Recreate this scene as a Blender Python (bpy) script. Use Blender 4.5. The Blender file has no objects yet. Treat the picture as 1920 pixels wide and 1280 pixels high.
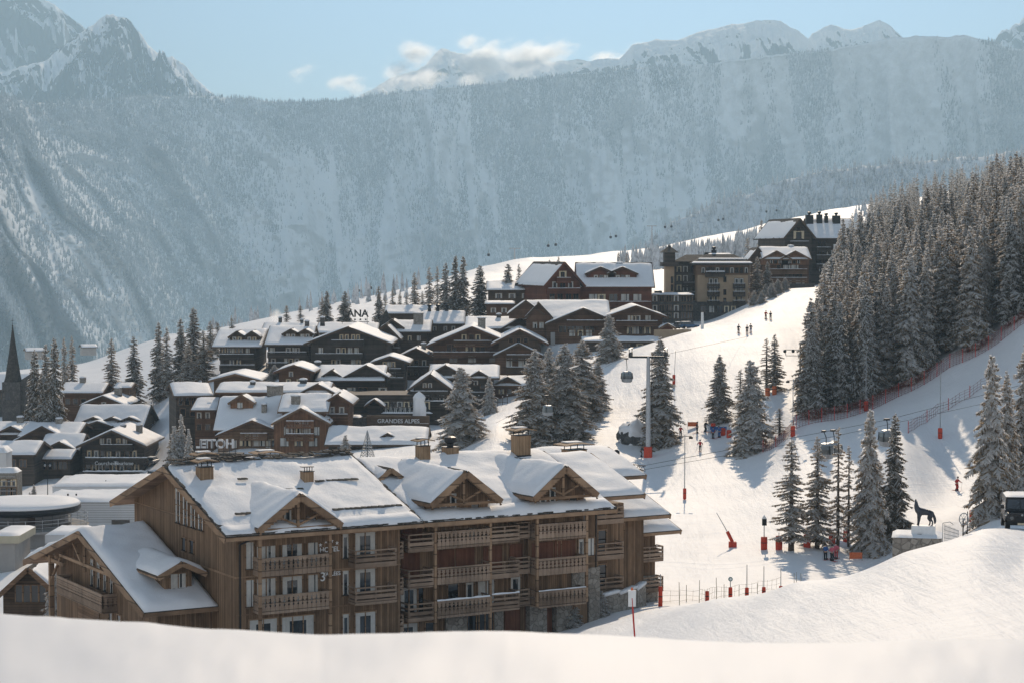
import bpy, bmesh, math, random
import numpy as np
from mathutils import Vector, Matrix, noise as mnoise

R = math.radians
C = bpy.context.scene.collection
SC = bpy.context.scene

# ------------------------------------------------------------------ camera, sky, sun, exposure
PITCH = math.atan(160 / 3840)
cam_d = bpy.data.cameras.new('camera')
cam = bpy.data.objects.new('camera', cam_d)
C.objects.link(cam)
cam_d.sensor_width = 36.0
cam_d.lens = 72.0
cam_d.clip_start = 0.3
cam_d.clip_end = 60000
cam_d.dof.use_dof = True
cam_d.dof.focus_distance = 190.0
cam_d.dof.aperture_fstop = 5.6
cam.location = (0, 0, 0)
cam.rotation_euler = (R(90) - PITCH, 0, 0)
SC.camera = cam

SUN_EL, SUN_AZ = 28.0, 5.0           # azimuth: degrees to the right of the view direction (+Y)
world = bpy.data.worlds.new('World')
SC.world = world
world.use_nodes = True
wn = world.node_tree
wn.nodes.clear()
sky = wn.nodes.new('ShaderNodeTexSky')
sky.sky_type = 'NISHITA'
sky.sun_disc = False
sky.sun_elevation = R(SUN_EL)
sky.sun_rotation = R(SUN_AZ)
sky.altitude = 1850
sky.air_density = 1.0
sky.dust_density = 0.1
sky.ozone_density = 1.6
bg = wn.nodes.new('ShaderNodeBackground')
bg.inputs['Strength'].default_value = 0.12
wo = wn.nodes.new('ShaderNodeOutputWorld')
# added shade fill: sky colour raised and warmed opposite the sun, darkened near it
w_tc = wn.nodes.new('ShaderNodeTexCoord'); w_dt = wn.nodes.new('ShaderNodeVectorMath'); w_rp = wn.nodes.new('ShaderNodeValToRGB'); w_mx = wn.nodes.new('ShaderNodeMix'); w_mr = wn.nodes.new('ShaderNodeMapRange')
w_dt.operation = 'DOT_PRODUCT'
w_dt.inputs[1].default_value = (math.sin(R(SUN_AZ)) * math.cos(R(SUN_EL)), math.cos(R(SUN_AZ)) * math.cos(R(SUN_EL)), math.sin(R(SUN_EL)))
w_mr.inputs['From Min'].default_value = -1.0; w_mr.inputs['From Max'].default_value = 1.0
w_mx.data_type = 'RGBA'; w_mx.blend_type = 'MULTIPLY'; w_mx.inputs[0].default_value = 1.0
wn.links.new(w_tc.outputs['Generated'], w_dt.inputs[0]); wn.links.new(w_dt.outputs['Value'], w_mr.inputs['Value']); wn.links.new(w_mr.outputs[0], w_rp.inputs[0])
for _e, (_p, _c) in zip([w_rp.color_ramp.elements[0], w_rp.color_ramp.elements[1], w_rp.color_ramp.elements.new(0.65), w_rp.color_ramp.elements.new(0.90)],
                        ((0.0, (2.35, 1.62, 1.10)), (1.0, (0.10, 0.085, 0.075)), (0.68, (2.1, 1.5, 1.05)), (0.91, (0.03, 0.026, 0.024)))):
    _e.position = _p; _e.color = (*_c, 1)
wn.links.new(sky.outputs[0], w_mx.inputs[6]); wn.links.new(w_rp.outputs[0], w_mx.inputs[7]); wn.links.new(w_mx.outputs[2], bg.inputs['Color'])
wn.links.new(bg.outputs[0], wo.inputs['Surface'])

sun_d = bpy.data.lights.new('sun', 'SUN')
sun_d.energy = 2.45
sun_d.angle = R(0.53)
sun_d.color = (1.0, 0.82, 0.62)
sun = bpy.data.objects.new('sun', sun_d)
C.objects.link(sun)
_sd = Vector((math.sin(R(SUN_AZ)) * math.cos(R(SUN_EL)), math.cos(R(SUN_AZ)) * math.cos(R(SUN_EL)), math.sin(R(SUN_EL))))
sun.rotation_euler = _sd.to_track_quat('Z', 'Y').to_euler()

SC.view_settings.view_transform = 'Standard'
SC.view_settings.look = 'None'
SC.view_settings.gamma = 1.0
SC.view_settings.exposure = 0.52
SC.render.engine = 'CYCLES'
SC.cycles.max_bounces = 6
SC.cycles.diffuse_bounces = 3
SC.cycles.glossy_bounces = 2
SC.cycles.transmission_bounces = 2
SC.cycles.transparent_max_bounces = 6
SC.cycles.volume_bounces = 2
SC.cycles.use_denoising = True
try:
    SC.cycles.denoiser = 'OPENIMAGEDENOISE'
except Exception:
    pass
SC.cycles.sample_clamp_indirect = 4.0


# ------------------------------------------------------------------ pixel <-> world (used to read distances off the photograph)
CP, SP = math.cos(PITCH), math.sin(PITCH)


def P(px, py, Y):
    u = (px - 960) / 3840.0
    v = (640 - py) / 3840.0
    dy = CP + v * SP
    dz = -SP + v * CP
    k = Y / dy
    return Vector((u * k, Y, dz * k))


def tanel(py):
    v = (640 - py) / 3840.0
    return (-SP + v * CP) / (CP + v * SP)


# ------------------------------------------------------------------ numpy noise
def _hash(ix, iy, seed):
    h = (ix.astype(np.int64) * 374761393 + iy.astype(np.int64) * 668265263 + seed * 1442695041) & 0xFFFFFFFF
    h = ((h ^ (h >> 13)) * 1274126177) & 0xFFFFFFFF
    h = (h ^ (h >> 16)) & 0xFFFFFFFF
    return h / 4294967295.0


def vnoise(x, y, seed=0):
    x = np.asarray(x, float); y = np.asarray(y, float)
    ix = np.floor(x); iy = np.floor(y)
    fx = x - ix; fy = y - iy
    fx = fx * fx * fx * (fx * (fx * 6 - 15) + 10); fy = fy * fy * fy * (fy * (fy * 6 - 15) + 10)
    a = _hash(ix, iy, seed); b = _hash(ix + 1, iy, seed); c = _hash(ix, iy + 1, seed); d = _hash(ix + 1, iy + 1, seed)
    return (a * (1 - fx) + b * fx) * (1 - fy) + (c * (1 - fx) + d * fx) * fy


def fbm(x, y, seed=0, oct=4, gain=0.5):
    s = 0; a = 1; t = 0
    for o in range(oct):
        s = s + a * (vnoise(x * 2 ** o + 17.3 * o, y * 2 ** o + 9.1 * o, seed + o) * 2 - 1)
        t += a; a *= gain
    return s / t


def ridged(x, y, seed=0, oct=5, gain=0.55):
    s = 0; a = 1; t = 0
    for o in range(oct):
        n = 1 - np.abs(vnoise(x * 2 ** o + 7.7 * o, y * 2 ** o + 3.1 * o, seed + o) * 2 - 1)
        s = s + a * n * n
        t += a; a *= gain
    return s / t


# ------------------------------------------------------------------ materials
MATS = {}


class NT:
    def __init__(s, name):
        s.m = bpy.data.materials.new(name); s.m.use_nodes = True
        s.t = s.m.node_tree; s.t.nodes.clear()
        s.out = s.t.nodes.new('ShaderNodeOutputMaterial')
        MATS[name] = s.m

    def n(s, typ, **kw):
        nd = s.t.nodes.new(typ)
        for k, v in kw.items():
            if k.startswith('i_'):
                nd.inputs[k[2:].replace('_', ' ')].default_value = v
            else:
                setattr(nd, k, v)
        return nd

    def l(s, a, b):
        s.t.links.new(a, b)

    def ramp(s, fac, pts):
        r = s.n('ShaderNodeValToRGB')
        e = r.color_ramp.elements
        while len(e) < len(pts):
            e.new(0.5)
        for el, (p, c) in zip(e, pts):
            el.position = p
            el.color = (c[0], c[1], c[2], 1) if hasattr(c, '__len__') else (c, c, c, 1)
        s.l(fac, r.inputs[0])
        return r.outputs[0]

    def noise(s, vec, scale, detail=4, rough=0.5, dist=0.0):
        n = s.n('ShaderNodeTexNoise')
        n.inputs['Scale'].default_value = scale; n.inputs['Detail'].default_value = detail
        n.inputs['Roughness'].default_value = rough; n.inputs['Distortion'].default_value = dist
        if vec is not None:
            s.l(vec, n.inputs['Vector'])
        return n.outputs[0]

    def mapping(s, vec, scale=(1, 1, 1), rot=(0, 0, 0)):
        m = s.n('ShaderNodeMapping')
        m.inputs['Scale'].default_value = scale; m.inputs['Rotation'].default_value = rot
        s.l(vec, m.inputs[0])
        return m.outputs[0]

    def mix(s, fac, a, b, blend='MIX'):
        m = s.n('ShaderNodeMix', data_type='RGBA', blend_type=blend)
        for sock, val in ((m.inputs[0], fac), (m.inputs[6], a), (m.inputs[7], b)):
            if hasattr(val, 'links') or isinstance(val, bpy.types.NodeSocket):
                s.l(val, sock)
            elif hasattr(val, '__len__'):
                sock.default_value = (val[0], val[1], val[2], 1)
            else:
                sock.default_value = val
        return m.outputs[2]

    def math(s, op, a, b=None):
        m = s.n('ShaderNodeMath', operation=op)
        for sock, val in ((m.inputs[0], a), (m.inputs[1], b)):
            if val is None:
                continue
            if isinstance(val, bpy.types.NodeSocket):
                s.l(val, sock)
            else:
                sock.default_value = val
        return m.outputs[0]

    def bump(s, h, strength=0.3, dist=0.05):
        b = s.n('ShaderNodeBump')
        b.inputs['Strength'].default_value = strength; b.inputs['Distance'].default_value = dist
        s.l(h, b.inputs['Height'])
        return b.outputs[0]

    def n_len(s, v):
        q = s.n('ShaderNodeVectorMath', operation='LENGTH'); s.l(v, q.inputs[0])
        return q.outputs['Value']

    def pbr(s, col, rough=0.7, metal=0.0, normal=None, spec=0.3):
        p = s.n('ShaderNodeBsdfPrincipled')
        for key, val in (('Base Color', col), ('Roughness', rough), ('Metallic', metal), ('Specular IOR Level', spec)):
            if isinstance(val, bpy.types.NodeSocket):
                s.l(val, p.inputs[key])
            elif hasattr(val, '__len__'):
                p.inputs[key].default_value = (val[0], val[1], val[2], 1)
            else:
                p.inputs[key].default_value = val
        if normal is not None:
            s.l(normal, p.inputs['Normal'])
        s.l(p.outputs[0], s.out.inputs['Surface'])
        return p


def mat_plain(name, col, rough=0.6, metal=0.0, var=0.15, scale=3.0, spec=0.3):
    t = NT(name)
    tc = t.n('ShaderNodeTexCoord').outputs['Object']
    n = t.noise(tc, scale, 5, 0.6)
    c2 = [max(0, x * (1 - var)) for x in col]; c1 = [min(1, x * (1 + var)) for x in col]
    t.pbr(t.ramp(n, [(0.3, c2), (0.7, c1)]), rough, metal, t.bump(n, 0.1, 0.02), spec)
    return t.m


def mat_snow(name, col=(0.86, 0.87, 0.90), scale=1.0, fine=True):
    t = NT(name)
    geo = t.n('ShaderNodeNewGeometry').outputs['Position']
    n1 = t.noise(geo, 0.5 * scale, 6, 0.55)
    n2 = t.noise(geo, 4.0 * scale, 4, 0.6)
    h = t.math('ADD', n1, t.math('MULTIPLY', n2, 0.35))
    c = t.ramp(n1, [(0.3, [x * 0.96 for x in col]), (0.7, col)])
    p = t.pbr(c, 0.65, 0, t.bump(h, 0.35, 0.25 / scale), 0.25)
    return t.m


def mat_piste(name):
    """groomed and skied snow: long shallow tracks over soft rolling noise"""
    t = NT(name)
    geo = t.n('ShaderNodeNewGeometry').outputs['Position']
    n1 = t.noise(geo, 0.12, 6, 0.6)
    tr = t.noise(t.mapping(geo, (0.9, 0.10, 0.4), (0, 0, R(25))), 1.1, 5, 0.65, 0.4)
    tr2 = t.noise(t.mapping(geo, (0.16, 1.2, 0.4), (0, 0, R(-12))), 0.9, 5, 0.65, 0.3)
    fine = t.noise(geo, 3.0, 4, 0.6)
    h = t.math('ADD', t.math('MULTIPLY', tr, 0.8), t.math('ADD', t.math('MULTIPLY', tr2, 0.8), t.math('MULTIPLY', fine, 0.25)))
    h = t.math('ADD', h, t.math('MULTIPLY', n1, 1.2))
    wv = t.n('ShaderNodeTexWave', wave_type='BANDS', bands_direction='X'); wv.inputs['Scale'].default_value = 0.55; wv.inputs['Distortion'].default_value = 9.0; wv.inputs['Detail'].default_value = 4.0; wv.inputs['Detail Scale'].default_value = 0.35
    t.l(t.mapping(geo, (0.35, 1.0, 1.0), (0, 0, R(38))), wv.inputs[0])
    wm_ = t.ramp(t.noise(geo, 0.05, 3, 0.5), [(0.42, 0.0), (0.58, 1.0)])
    h = t.math('ADD', h, t.math('MULTIPLY', t.math('MULTIPLY', wv.outputs[1], wm_), t.ramp(t.math('DIVIDE', t.n_len(geo), 400.0), [(0.35, 0.0), (0.55, 0.22)])))
    ln = t.n('ShaderNodeVectorMath', operation='LENGTH'); t.l(geo, ln.inputs[0])
    h = t.math('MULTIPLY', h, t.ramp(t.math('DIVIDE', ln.outputs['Value'], 200.0), [(0.08, 0.04), (0.5, 1.0)]))
    c = t.ramp(n1, [(0.3, (0.76, 0.755, 0.76)), (0.65, (0.83, 0.82, 0.82))])
    t.pbr(c, 0.6, 0, t.bump(h, 0.42, 0.40), 0.25)
    return t.m


def mat_wood(name, c1, c2, plank=0.16, axis='X', rough=0.75):
    """weathered boards: thin dark joints every plank, streaky grain, board-to-board tone"""
    t = NT(name)
    tc = t.n('ShaderNodeTexCoord').outputs['Object']
    sep = t.n('ShaderNodeSeparateXYZ'); t.l(tc, sep.inputs[0])
    if axis == 'V':       # upright boards on walls of any direction
        co = t.math('ADD', sep.outputs['X'], sep.outputs['Y'])
    else:
        co = sep.outputs['Z']
    q = t.math('DIVIDE', co, plank)
    fr = t.math('FRACT', q)
    joint = t.ramp(fr, [(0.0, 0.0), (0.09, 1.0), (0.93, 1.0), (1.0, 0.0)])
    wn_ = t.n('ShaderNodeTexWhiteNoise', noise_dimensions='1D')
    t.l(t.math('FLOOR', q), wn_.inputs['W'])
    sc = (9, 9, 0.5) if axis == 'V' else (0.5, 0.5, 9)
    grain = t.noise(t.mapping(tc, sc), 2.2, 5, 0.6)
    big = t.noise(tc, 0.35, 4, 0.6)
    f = t.math('ADD', t.math('MULTIPLY', wn_.outputs['Value'], 0.35), t.math('ADD', t.math('MULTIPLY', grain, 0.4), t.math('MULTIPLY', big, 0.35)))
    col = t.ramp(f, [(0.3, c1), (0.8, c2)])
    col = t.mix(joint, [x * 0.35 for x in c1], col)
    st = t.noise(t.mapping(tc, (0.5, 0.5, 0.22)), 0.8, 6, 0.7, 0.5)
    col = t.mix(1.0, col, t.ramp(st, [(0.30, 0.55), (0.52, 1.0), (0.70, 1.22)]), 'MULTIPLY')
    h = t.math('ADD', t.math('MULTIPLY', joint, 1.0), t.math('MULTIPLY', grain, 0.2))
    t.pbr(col, rough, 0, t.bump(h, 0.5, 0.03), 0.2)
    return t.m


def mat_stone(name, c1, c2, scale=1.6):
    t = NT(name)
    tc = t.n('ShaderNodeTexCoord').outputs['Object']
    v = t.n('ShaderNodeTexVoronoi', feature='DISTANCE_TO_EDGE'); v.inputs['Scale'].default_value = scale
    v2 = t.n('ShaderNodeTexVoronoi'); v2.inputs['Scale'].default_value = scale
    t.l(tc, v.inputs['Vector']); t.l(tc, v2.inputs['Vector'])
    e = t.ramp(v.outputs['Distance'], [(0.0, 0.0), (0.08, 1.0)])
    sp = t.n('ShaderNodeSeparateColor'); t.l(v2.outputs['Color'], sp.inputs[0])
    c = t.mix(sp.outputs[0], c1, c2)
    c = t.mix(e, [x * 0.5 for x in c1], c)
    n = t.noise(tc, 6, 4, 0.6)
    c = t.mix(0.35, c, t.ramp(n, [(0.3, [x * 0.6 for x in c1]), (0.7, c2)]))
    t.pbr(c, 0.9, 0, t.bump(t.math('ADD', e, n), 0.6, 0.06), 0.2)
    return t.m


def mat_glass(name, col, rough=0.05):
    t = NT(name)
    geo = t.n('ShaderNodeNewGeometry').outputs['Position']
    n = t.noise(geo, 0.7, 3, 0.5)
    c = t.ramp(n, [(0.35, [x * 0.6 for x in col]), (0.65, [x * 1.5 for x in col])])
    t.pbr(c, rough, 0, t.bump(n, 0.02, 0.05), 0.9)
    return t.m


mat_snow('snow'); mat_piste('piste_snow')
mat_snow('roof_snow', (0.83, 0.825, 0.83), 1.6)
mat_wood('wood_hotel', (0.118, 0.070, 0.040), (0.315, 0.198, 0.118), 0.19, 'V')
mat_wood('wood_hotel_flat', (0.17, 0.105, 0.066), (0.36, 0.235, 0.155), 0.21, 'H')
mat_wood('wood_balcony', (0.20, 0.135, 0.092), (0.40, 0.285, 0.205), 0.6, 'H')
mat_wood('wood_trim', (0.20, 0.12, 0.07), (0.40, 0.26, 0.16), 0.9, 'H')
mat_wood('wood_shutter', (0.13, 0.050, 0.028), (0.22, 0.092, 0.055), 0.12, 'V')
mat_wood('wood_dark', (0.042, 0.033, 0.027), (0.118, 0.092, 0.072), 0.25, 'H')
mat_wood('wood_dark_brown', (0.060, 0.039, 0.026), (0.155, 0.100, 0.064), 0.25, 'H')
mat_wood('wood_brown', (0.085, 0.044, 0.025), (0.19, 0.100, 0.057), 0.25, 'H')
mat_wood('wood_red', (0.105, 0.036, 0.019), (0.20, 0.076, 0.042), 0.25, 'H')
mat_wood('wood_tan', (0.15, 0.088, 0.050), (0.27, 0.165, 0.10), 0.25, 'H')
mat_wood('wood_orange', (0.17, 0.082, 0.042), (0.29, 0.15, 0.08), 0.22, 'V')
mat_wood('wood_chimney', (0.22, 0.135, 0.075), (0.42, 0.28, 0.17), 0.12, 'V')
mat_stone('stone', (0.22, 0.19, 0.16), (0.40, 0.36, 0.31), 2.2)
mat_stone('stone_dark', (0.07, 0.062, 0.056), (0.16, 0.145, 0.13), 1.8)
mat_stone('rock', (0.055, 0.052, 0.050), (0.17, 0.16, 0.15), 0.5)
mat_stone('slate', (0.035, 0.031, 0.028), (0.11, 0.095, 0.08), 2.6)
mat_plain('plaster_tan', (0.40, 0.29, 0.19), 0.85, 0, 0.12, 0.6)
mat_plain('plaster_grey', (0.34, 0.32, 0.30), 0.85, 0, 0.12, 0.6)
mat_plain('panel_white', (0.62, 0.61, 0.60), 0.55, 0, 0.06, 0.5)
mat_plain('panel_cream', (0.46, 0.41, 0.30), 0.6, 0, 0.1, 0.5)
mat_plain('curtain', (0.55, 0.53, 0.49), 0.9, 0, 0.12, 3.0)
mat_plain('curtain_warm', (0.66, 0.55, 0.38), 0.9, 0, 0.2, 2.0)
mat_plain('dark_metal', (0.022, 0.022, 0.024), 0.45, 0.3, 0.3, 4)
mat_plain('grey_metal', (0.33, 0.34, 0.35), 0.4, 0.6, 0.12, 3)
mat_plain('pylon_metal', (0.46, 0.46, 0.46), 0.5, 0.2, 0.10, 2)
mat_plain('red_pad', (0.56, 0.055, 0.022), 0.6, 0, 0.25, 5)
mat_plain('red_paint', (0.50, 0.035, 0.028), 0.5, 0, 0.15, 5)
mat_plain('net_red', (0.20, 0.022, 0.018), 0.7, 0, 0.3, 5)
mat_plain('orange_cloth', (0.66, 0.16, 0.055), 0.7, 0, 0.2, 5)
mat_plain('white_paint', (0.78, 0.77, 0.75), 0.5, 0, 0.06, 3)
mat_plain('black_paint', (0.010, 0.011, 0.012), 0.25, 0, 0.3, 3, 0.5)
mat_plain('wolf_bronze', (0.030, 0.034, 0.045), 0.42, 0.15, 0.6, 3.0, 0.5)
mat_plain('rubber', (0.015, 0.015, 0.015), 0.8, 0, 0.3, 5)
mat_plain('bamboo', (0.30, 0.27, 0.20), 0.7, 0, 0.2, 5)
mat_plain('skin', (0.52, 0.31, 0.22), 0.6, 0, 0.05, 5)
mat_plain('cloth_black', (0.018, 0.018, 0.022), 0.8, 0, 0.3, 8)
mat_plain('cloth_blue', (0.03, 0.10, 0.28), 0.8, 0, 0.2, 8)
mat_plain('cloth_red', (0.45, 0.035, 0.03), 0.8, 0, 0.2, 8)
mat_plain('cloth_pink', (0.60, 0.13, 0.17), 0.8, 0, 0.2, 8)
mat_plain('car_blue', (0.05, 0.12, 0.22), 0.3, 0.2, 0.1, 1, 0.5)
mat_plain('car_grey', (0.16, 0.16, 0.17), 0.3, 0.3, 0.1, 1, 0.5)
mat_plain('bark', (0.085, 0.058, 0.040), 0.9, 0, 0.35, 5)
mat_plain('letter_dark', (0.03, 0.028, 0.026), 0.6, 0, 0.1, 3)
mat_plain('canopy_green', (0.16, 0.25, 0.24), 0.6, 0, 0.1, 3)
mat_glass('glass', (0.030, 0.036, 0.042)); mat_glass('glass_dark', (0.012, 0.014, 0.018))
mat_glass('glass_cabin', (0.10, 0.11, 0.11), 0.08)


# ------------------------------------------------------------------ object helpers
def link(o, parent=None):
    C.objects.link(o)
    if parent is not None:
        o.parent = parent
    return o


def tag(o, label=None, cat=None, group=None, kind=None):
    if label: o['label'] = label
    if cat: o['category'] = cat
    if group: o['group'] = group
    if kind: o['kind'] = kind
    return o


def thing(name, loc, rz=0.0, label=None, cat=None, group=None):
    o = bpy.data.objects.new(name, None)
    o.empty_display_size = 0.5
    o.location = loc; o.rotation_euler = (0, 0, rz)
    link(o)
    return tag(o, label, cat, group)


class MB:
    """collects faces; build() makes ONE mesh object"""

    def __init__(s):
        s.v = []; s.f = []; s.mi = []; s.mats = []; s.m = 0

    def mat(s, name):
        if name not in s.mats:
            s.mats.append(name)
        s.m = s.mats.index(name)
        return s

    def add(s, vs, fs):
        b = len(s.v)
        s.v.extend([tuple(x) for x in vs])
        for f in fs:
            s.f.append(tuple(i + b for i in f)); s.mi.append(s.m)
        return s

    def box(s, x0, x1, y0, y1, z0, z1):
        v = [(x0, y0, z0), (x1, y0, z0), (x1, y1, z0), (x0, y1, z0), (x0, y0, z1), (x1, y0, z1), (x1, y1, z1), (x0, y1, z1)]
        return s.add(v, [(0, 3, 2, 1), (4, 5, 6, 7), (0, 1, 5, 4), (1, 2, 6, 5), (2, 3, 7, 6), (3, 0, 4, 7)])

    def prism(s, poly, d):
        n = len(poly); d = Vector(d)
        v = [Vector(p) for p in poly] + [Vector(p) + d for p in poly]
        fs = [tuple(range(n))[::-1], tuple(range(n, 2 * n))] + [(i, (i + 1) % n, (i + 1) % n + n, i + n) for i in range(n)]
        return s.add(v, fs)

    def tube(s, p0, p1, r0, r1=None, n=8):
        r1 = r0 if r1 is None else r1
        p0 = Vector(p0); p1 = Vector(p1); d = (p1 - p0)
        if d.length < 1e-6: return s
        d.normalize()
        a = d.orthogonal().normalized(); b = d.cross(a)
        v = []
        for p, r in ((p0, r0), (p1, r1)):
            for i in range(n):
                t = 2 * math.pi * i / n
                v.append(p + a * (math.cos(t) * r) + b * (math.sin(t) * r))
        fs = [(i, (i + 1) % n, (i + 1) % n + n, i + n) for i in range(n)] + [tuple(range(n))[::-1], tuple(range(n, 2 * n))]
        return s.add(v, fs)

    def beam(s, p0, p1, w, h, up=(0, 0, 1)):
        p0 = Vector(p0); p1 = Vector(p1); d = (p1 - p0).normalized()
        side = d.cross(Vector(up))
        if side.length < 1e-4: side = d.orthogonal()
        side.normalize(); u = side.cross(d)
        v = []
        for p in (p0, p1):
            for a, b in ((-1, -1), (1, -1), (1, 1), (-1, 1)):
                v.append(p + side * (a * w / 2) + u * (b * h / 2))
        return s.add(v, [(0, 1, 2, 3), (7, 6, 5, 4), (0, 4, 5, 1), (1, 5, 6, 2), (2, 6, 7, 3), (3, 7, 4, 0)])

    def lathe(s, prof, n=16, c=(0, 0, 0)):
        v = []; fs = []
        for r, z in prof:
            for i in range(n):
                t = 2 * math.pi * i / n
                v.append((c[0] + r * math.cos(t), c[1] + r * math.sin(t), c[2] + z))
        for k in range(len(prof) - 1):
            for i in range(n):
                j = (i + 1) % n
                fs.append((k * n + i, k * n + j, (k + 1) * n + j, (k + 1) * n + i))
        fs.append(tuple(range(n))[::-1]); fs.append(tuple(range((len(prof) - 1) * n, len(prof) * n)))
        return s.add(v, fs)

    def grid(s, pts):
        """pts: rows of points"""
        n = len(pts); m = len(pts[0])
        v = [p for row in pts for p in row]
        return s.add(v, [(i * m + j, i * m + j + 1, (i + 1) * m + j + 1, (i + 1) * m + j) for i in range(n - 1) for j in range(m - 1)])

    def mesh(s, name, smooth=False, fix=True):
        me = bpy.data.meshes.new(name)
        me.from_pydata([tuple(x) for x in s.v], [], s.f)
        for n in s.mats:
            me.materials.append(MATS[n])
        me.polygons.foreach_set('material_index', s.mi)
        if fix:
            bm = bmesh.new(); bm.from_mesh(me)
            bmesh.ops.recalc_face_normals(bm, faces=bm.faces)
            bm.to_mesh(me); bm.free()
        if smooth:
            me.polygons.foreach_set('use_smooth', [True] * len(me.polygons))
        me.update()
        return me

    def build(s, name, parent=None, smooth=False, bevel=0, fix=True):
        o = bpy.data.objects.new(name, s.mesh(name, smooth, fix))
        link(o, parent)
        if bevel:
            b = o.modifiers.new('bevel', 'BEVEL'); b.width = bevel; b.segments = 2; b.limit_method = 'ANGLE'
        return o


def np_mesh(name, verts, faces, mats, smooth=True, mi=None):
    """verts (N,3), faces (M,3|4) arrays"""
    verts = np.asarray(verts, np.float32); faces = np.asarray(faces, np.int32)
    k = faces.shape[1]
    me = bpy.data.meshes.new(name)
    me.vertices.add(len(verts)); me.vertices.foreach_set('co', verts.ravel())
    me.loops.add(faces.size); me.loops.foreach_set('vertex_index', faces.ravel())
    me.polygons.add(len(faces))
    me.polygons.foreach_set('loop_start', np.arange(0, faces.size, k, dtype=np.int32))
    for m in mats:
        me.materials.append(MATS[m])
    if mi is not None:
        me.polygons.foreach_set('material_index', np.asarray(mi, np.int32))
    me.polygons.foreach_set('use_smooth', np.full(len(faces), smooth))
    me.update(calc_edges=True)
    me.validate()
    return me


def grid_faces(n, m):
    i, j = np.meshgrid(np.arange(n - 1), np.arange(m - 1), indexing='ij')
    a = (i * m + j).ravel()
    return np.stack([a, a + 1, a + m + 1, a + m], 1)
# ------------------------------------------------------------------ terrain: heights read off the photograph (column, row, distance)
TP = []


def tp(*a):
    for px, py, Y in a:
        TP.append(((px - 960) / 3840.0, math.log(Y), tanel(py)))


# below the foreground crest (hidden), then the bank on the right
tp((-500, 1290, 16), (0, 1290, 16), (600, 1290, 16), (1200, 1280, 16), (1920, 1270, 16), (2400, 1270, 16))
tp((-500, 1420, 30), (0, 1420, 30), (600, 1400, 30), (1200, 1330, 30), (1920, 1290, 30), (2400, 1280, 30))
tp((-500, 1480, 60), (0, 1460, 60), (600, 1420, 60), (1000, 1410, 60), (1200, 1400, 60), (1500, 1400, 60), (1920, 1400, 60), (2400, 1380, 60))
tp((1920, 1204, 80), (1920, 1130, 90), (1920, 1052, 104), (1920, 990, 118), (2300, 1190, 80), (2250, 965, 118), (1850, 990, 117),
   (1700, 1202, 84), (1700, 1120, 97), (1700, 1034, 115), (1500, 1198, 92), (1500, 1142, 104), (1500, 1091, 117), (1440, 1110, 121),
   (1340, 1197, 103), (1340, 1127, 126), (1200, 1202, 117), (1210, 1166, 137), (1222, 1143, 152), (1000, 1260, 122), (1100, 1180, 150))
tp((1560, 1130, 140), (1700, 1100, 140), (1850, 1065, 142), (1990, 1020, 145), (2250, 1010, 145))
tp((0, 1330, 130), (300, 1290, 130), (500, 1260, 140), (700, 1235, 148), (900, 1215, 155), (1050, 1182, 165), (1215, 1134, 178))
tp((-400, 1230, 170), (0, 1210, 180), (400, 1190, 175), (-400, 1120, 215), (0, 1110, 215), (500, 1080, 215), (1000, 1070, 215))
# piste
tp((1350, 1108, 196), (1560, 1050, 219), (1750, 1005, 225), (1865, 968, 205), (2100, 930, 205), (1240, 1000, 236), (1285, 938, 270), (1500, 985, 240), (1650, 965, 250), (1800, 917, 256), (1950, 885, 250), (2200, 800, 240))
tp((1100, 960, 262), (1215, 858, 310), (1315, 842, 310), (1420, 835, 306), (1600, 850, 280), (1680, 880, 262), (1765, 822, 286), (1870, 770, 286), (1900, 700, 296), (2200, 600, 290))
tp((1500, 803, 302), (1600, 777, 306), (1690, 742, 311), (1780, 692, 313), (1920, 608, 312), (2200, 470, 310))
tp((1150, 770, 345), (1300, 700, 362), (1440, 738, 335), (1400, 622, 404), (1300, 632, 408), (1480, 582, 440), (1530, 546, 480), (1210, 660, 400))
tp((930, 800, 330), (900, 880, 290), (1010, 838, 320), (760, 870, 305), (860, 842, 318), (1080, 815, 325), (600, 900, 300))
# forest hill on the right
tp((1600, 715, 345), (1700, 660, 348), (1920, 530, 350), (2200, 400, 350), (1600, 560, 450), (1700, 520, 450), (1920, 430, 450), (2200, 300, 450))
tp((1640, 470, 600), (1760, 430, 620), (1920, 390, 640), (2200, 280, 640), (1640, 440, 720), (1760, 405, 750), (1920, 358, 770), (2200, 240, 780))
tp((1640, 480, 950), (1760, 450, 950), (1920, 400, 950), (2200, 330, 950))
# village
tp((560, 845, 352), (430, 852, 345), (730, 814, 362), (820, 806, 366), (850, 790, 385), (650, 790, 375), (205, 893, 385), (0, 900, 385), (-400, 930, 385), (330, 872, 375), (100, 985, 300), (300, 985, 300), (-400, 1000, 300), (150, 1050, 240))
tp((430, 702, 440), (600, 702, 432), (740, 725, 425), (900, 715, 425), (1000, 690, 425), (330, 732, 450), (280, 748, 470), (18, 792, 480), (150, 795, 440), (-400, 800, 480))
tp((480, 640, 520), (640, 622, 540), (800, 605, 540), (880, 596, 520), (1130, 605, 470), (1000, 640, 440), (1200, 645, 432), (1230, 605, 480), (1320, 603, 492), (1430, 556, 520), (1540, 532, 560), (1450, 545, 500))
tp((250, 690, 600), (60, 720, 600), (-400, 730, 600), (1130, 540, 560), (960, 570, 560), (1300, 520, 620), (1500, 500, 640))
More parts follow.
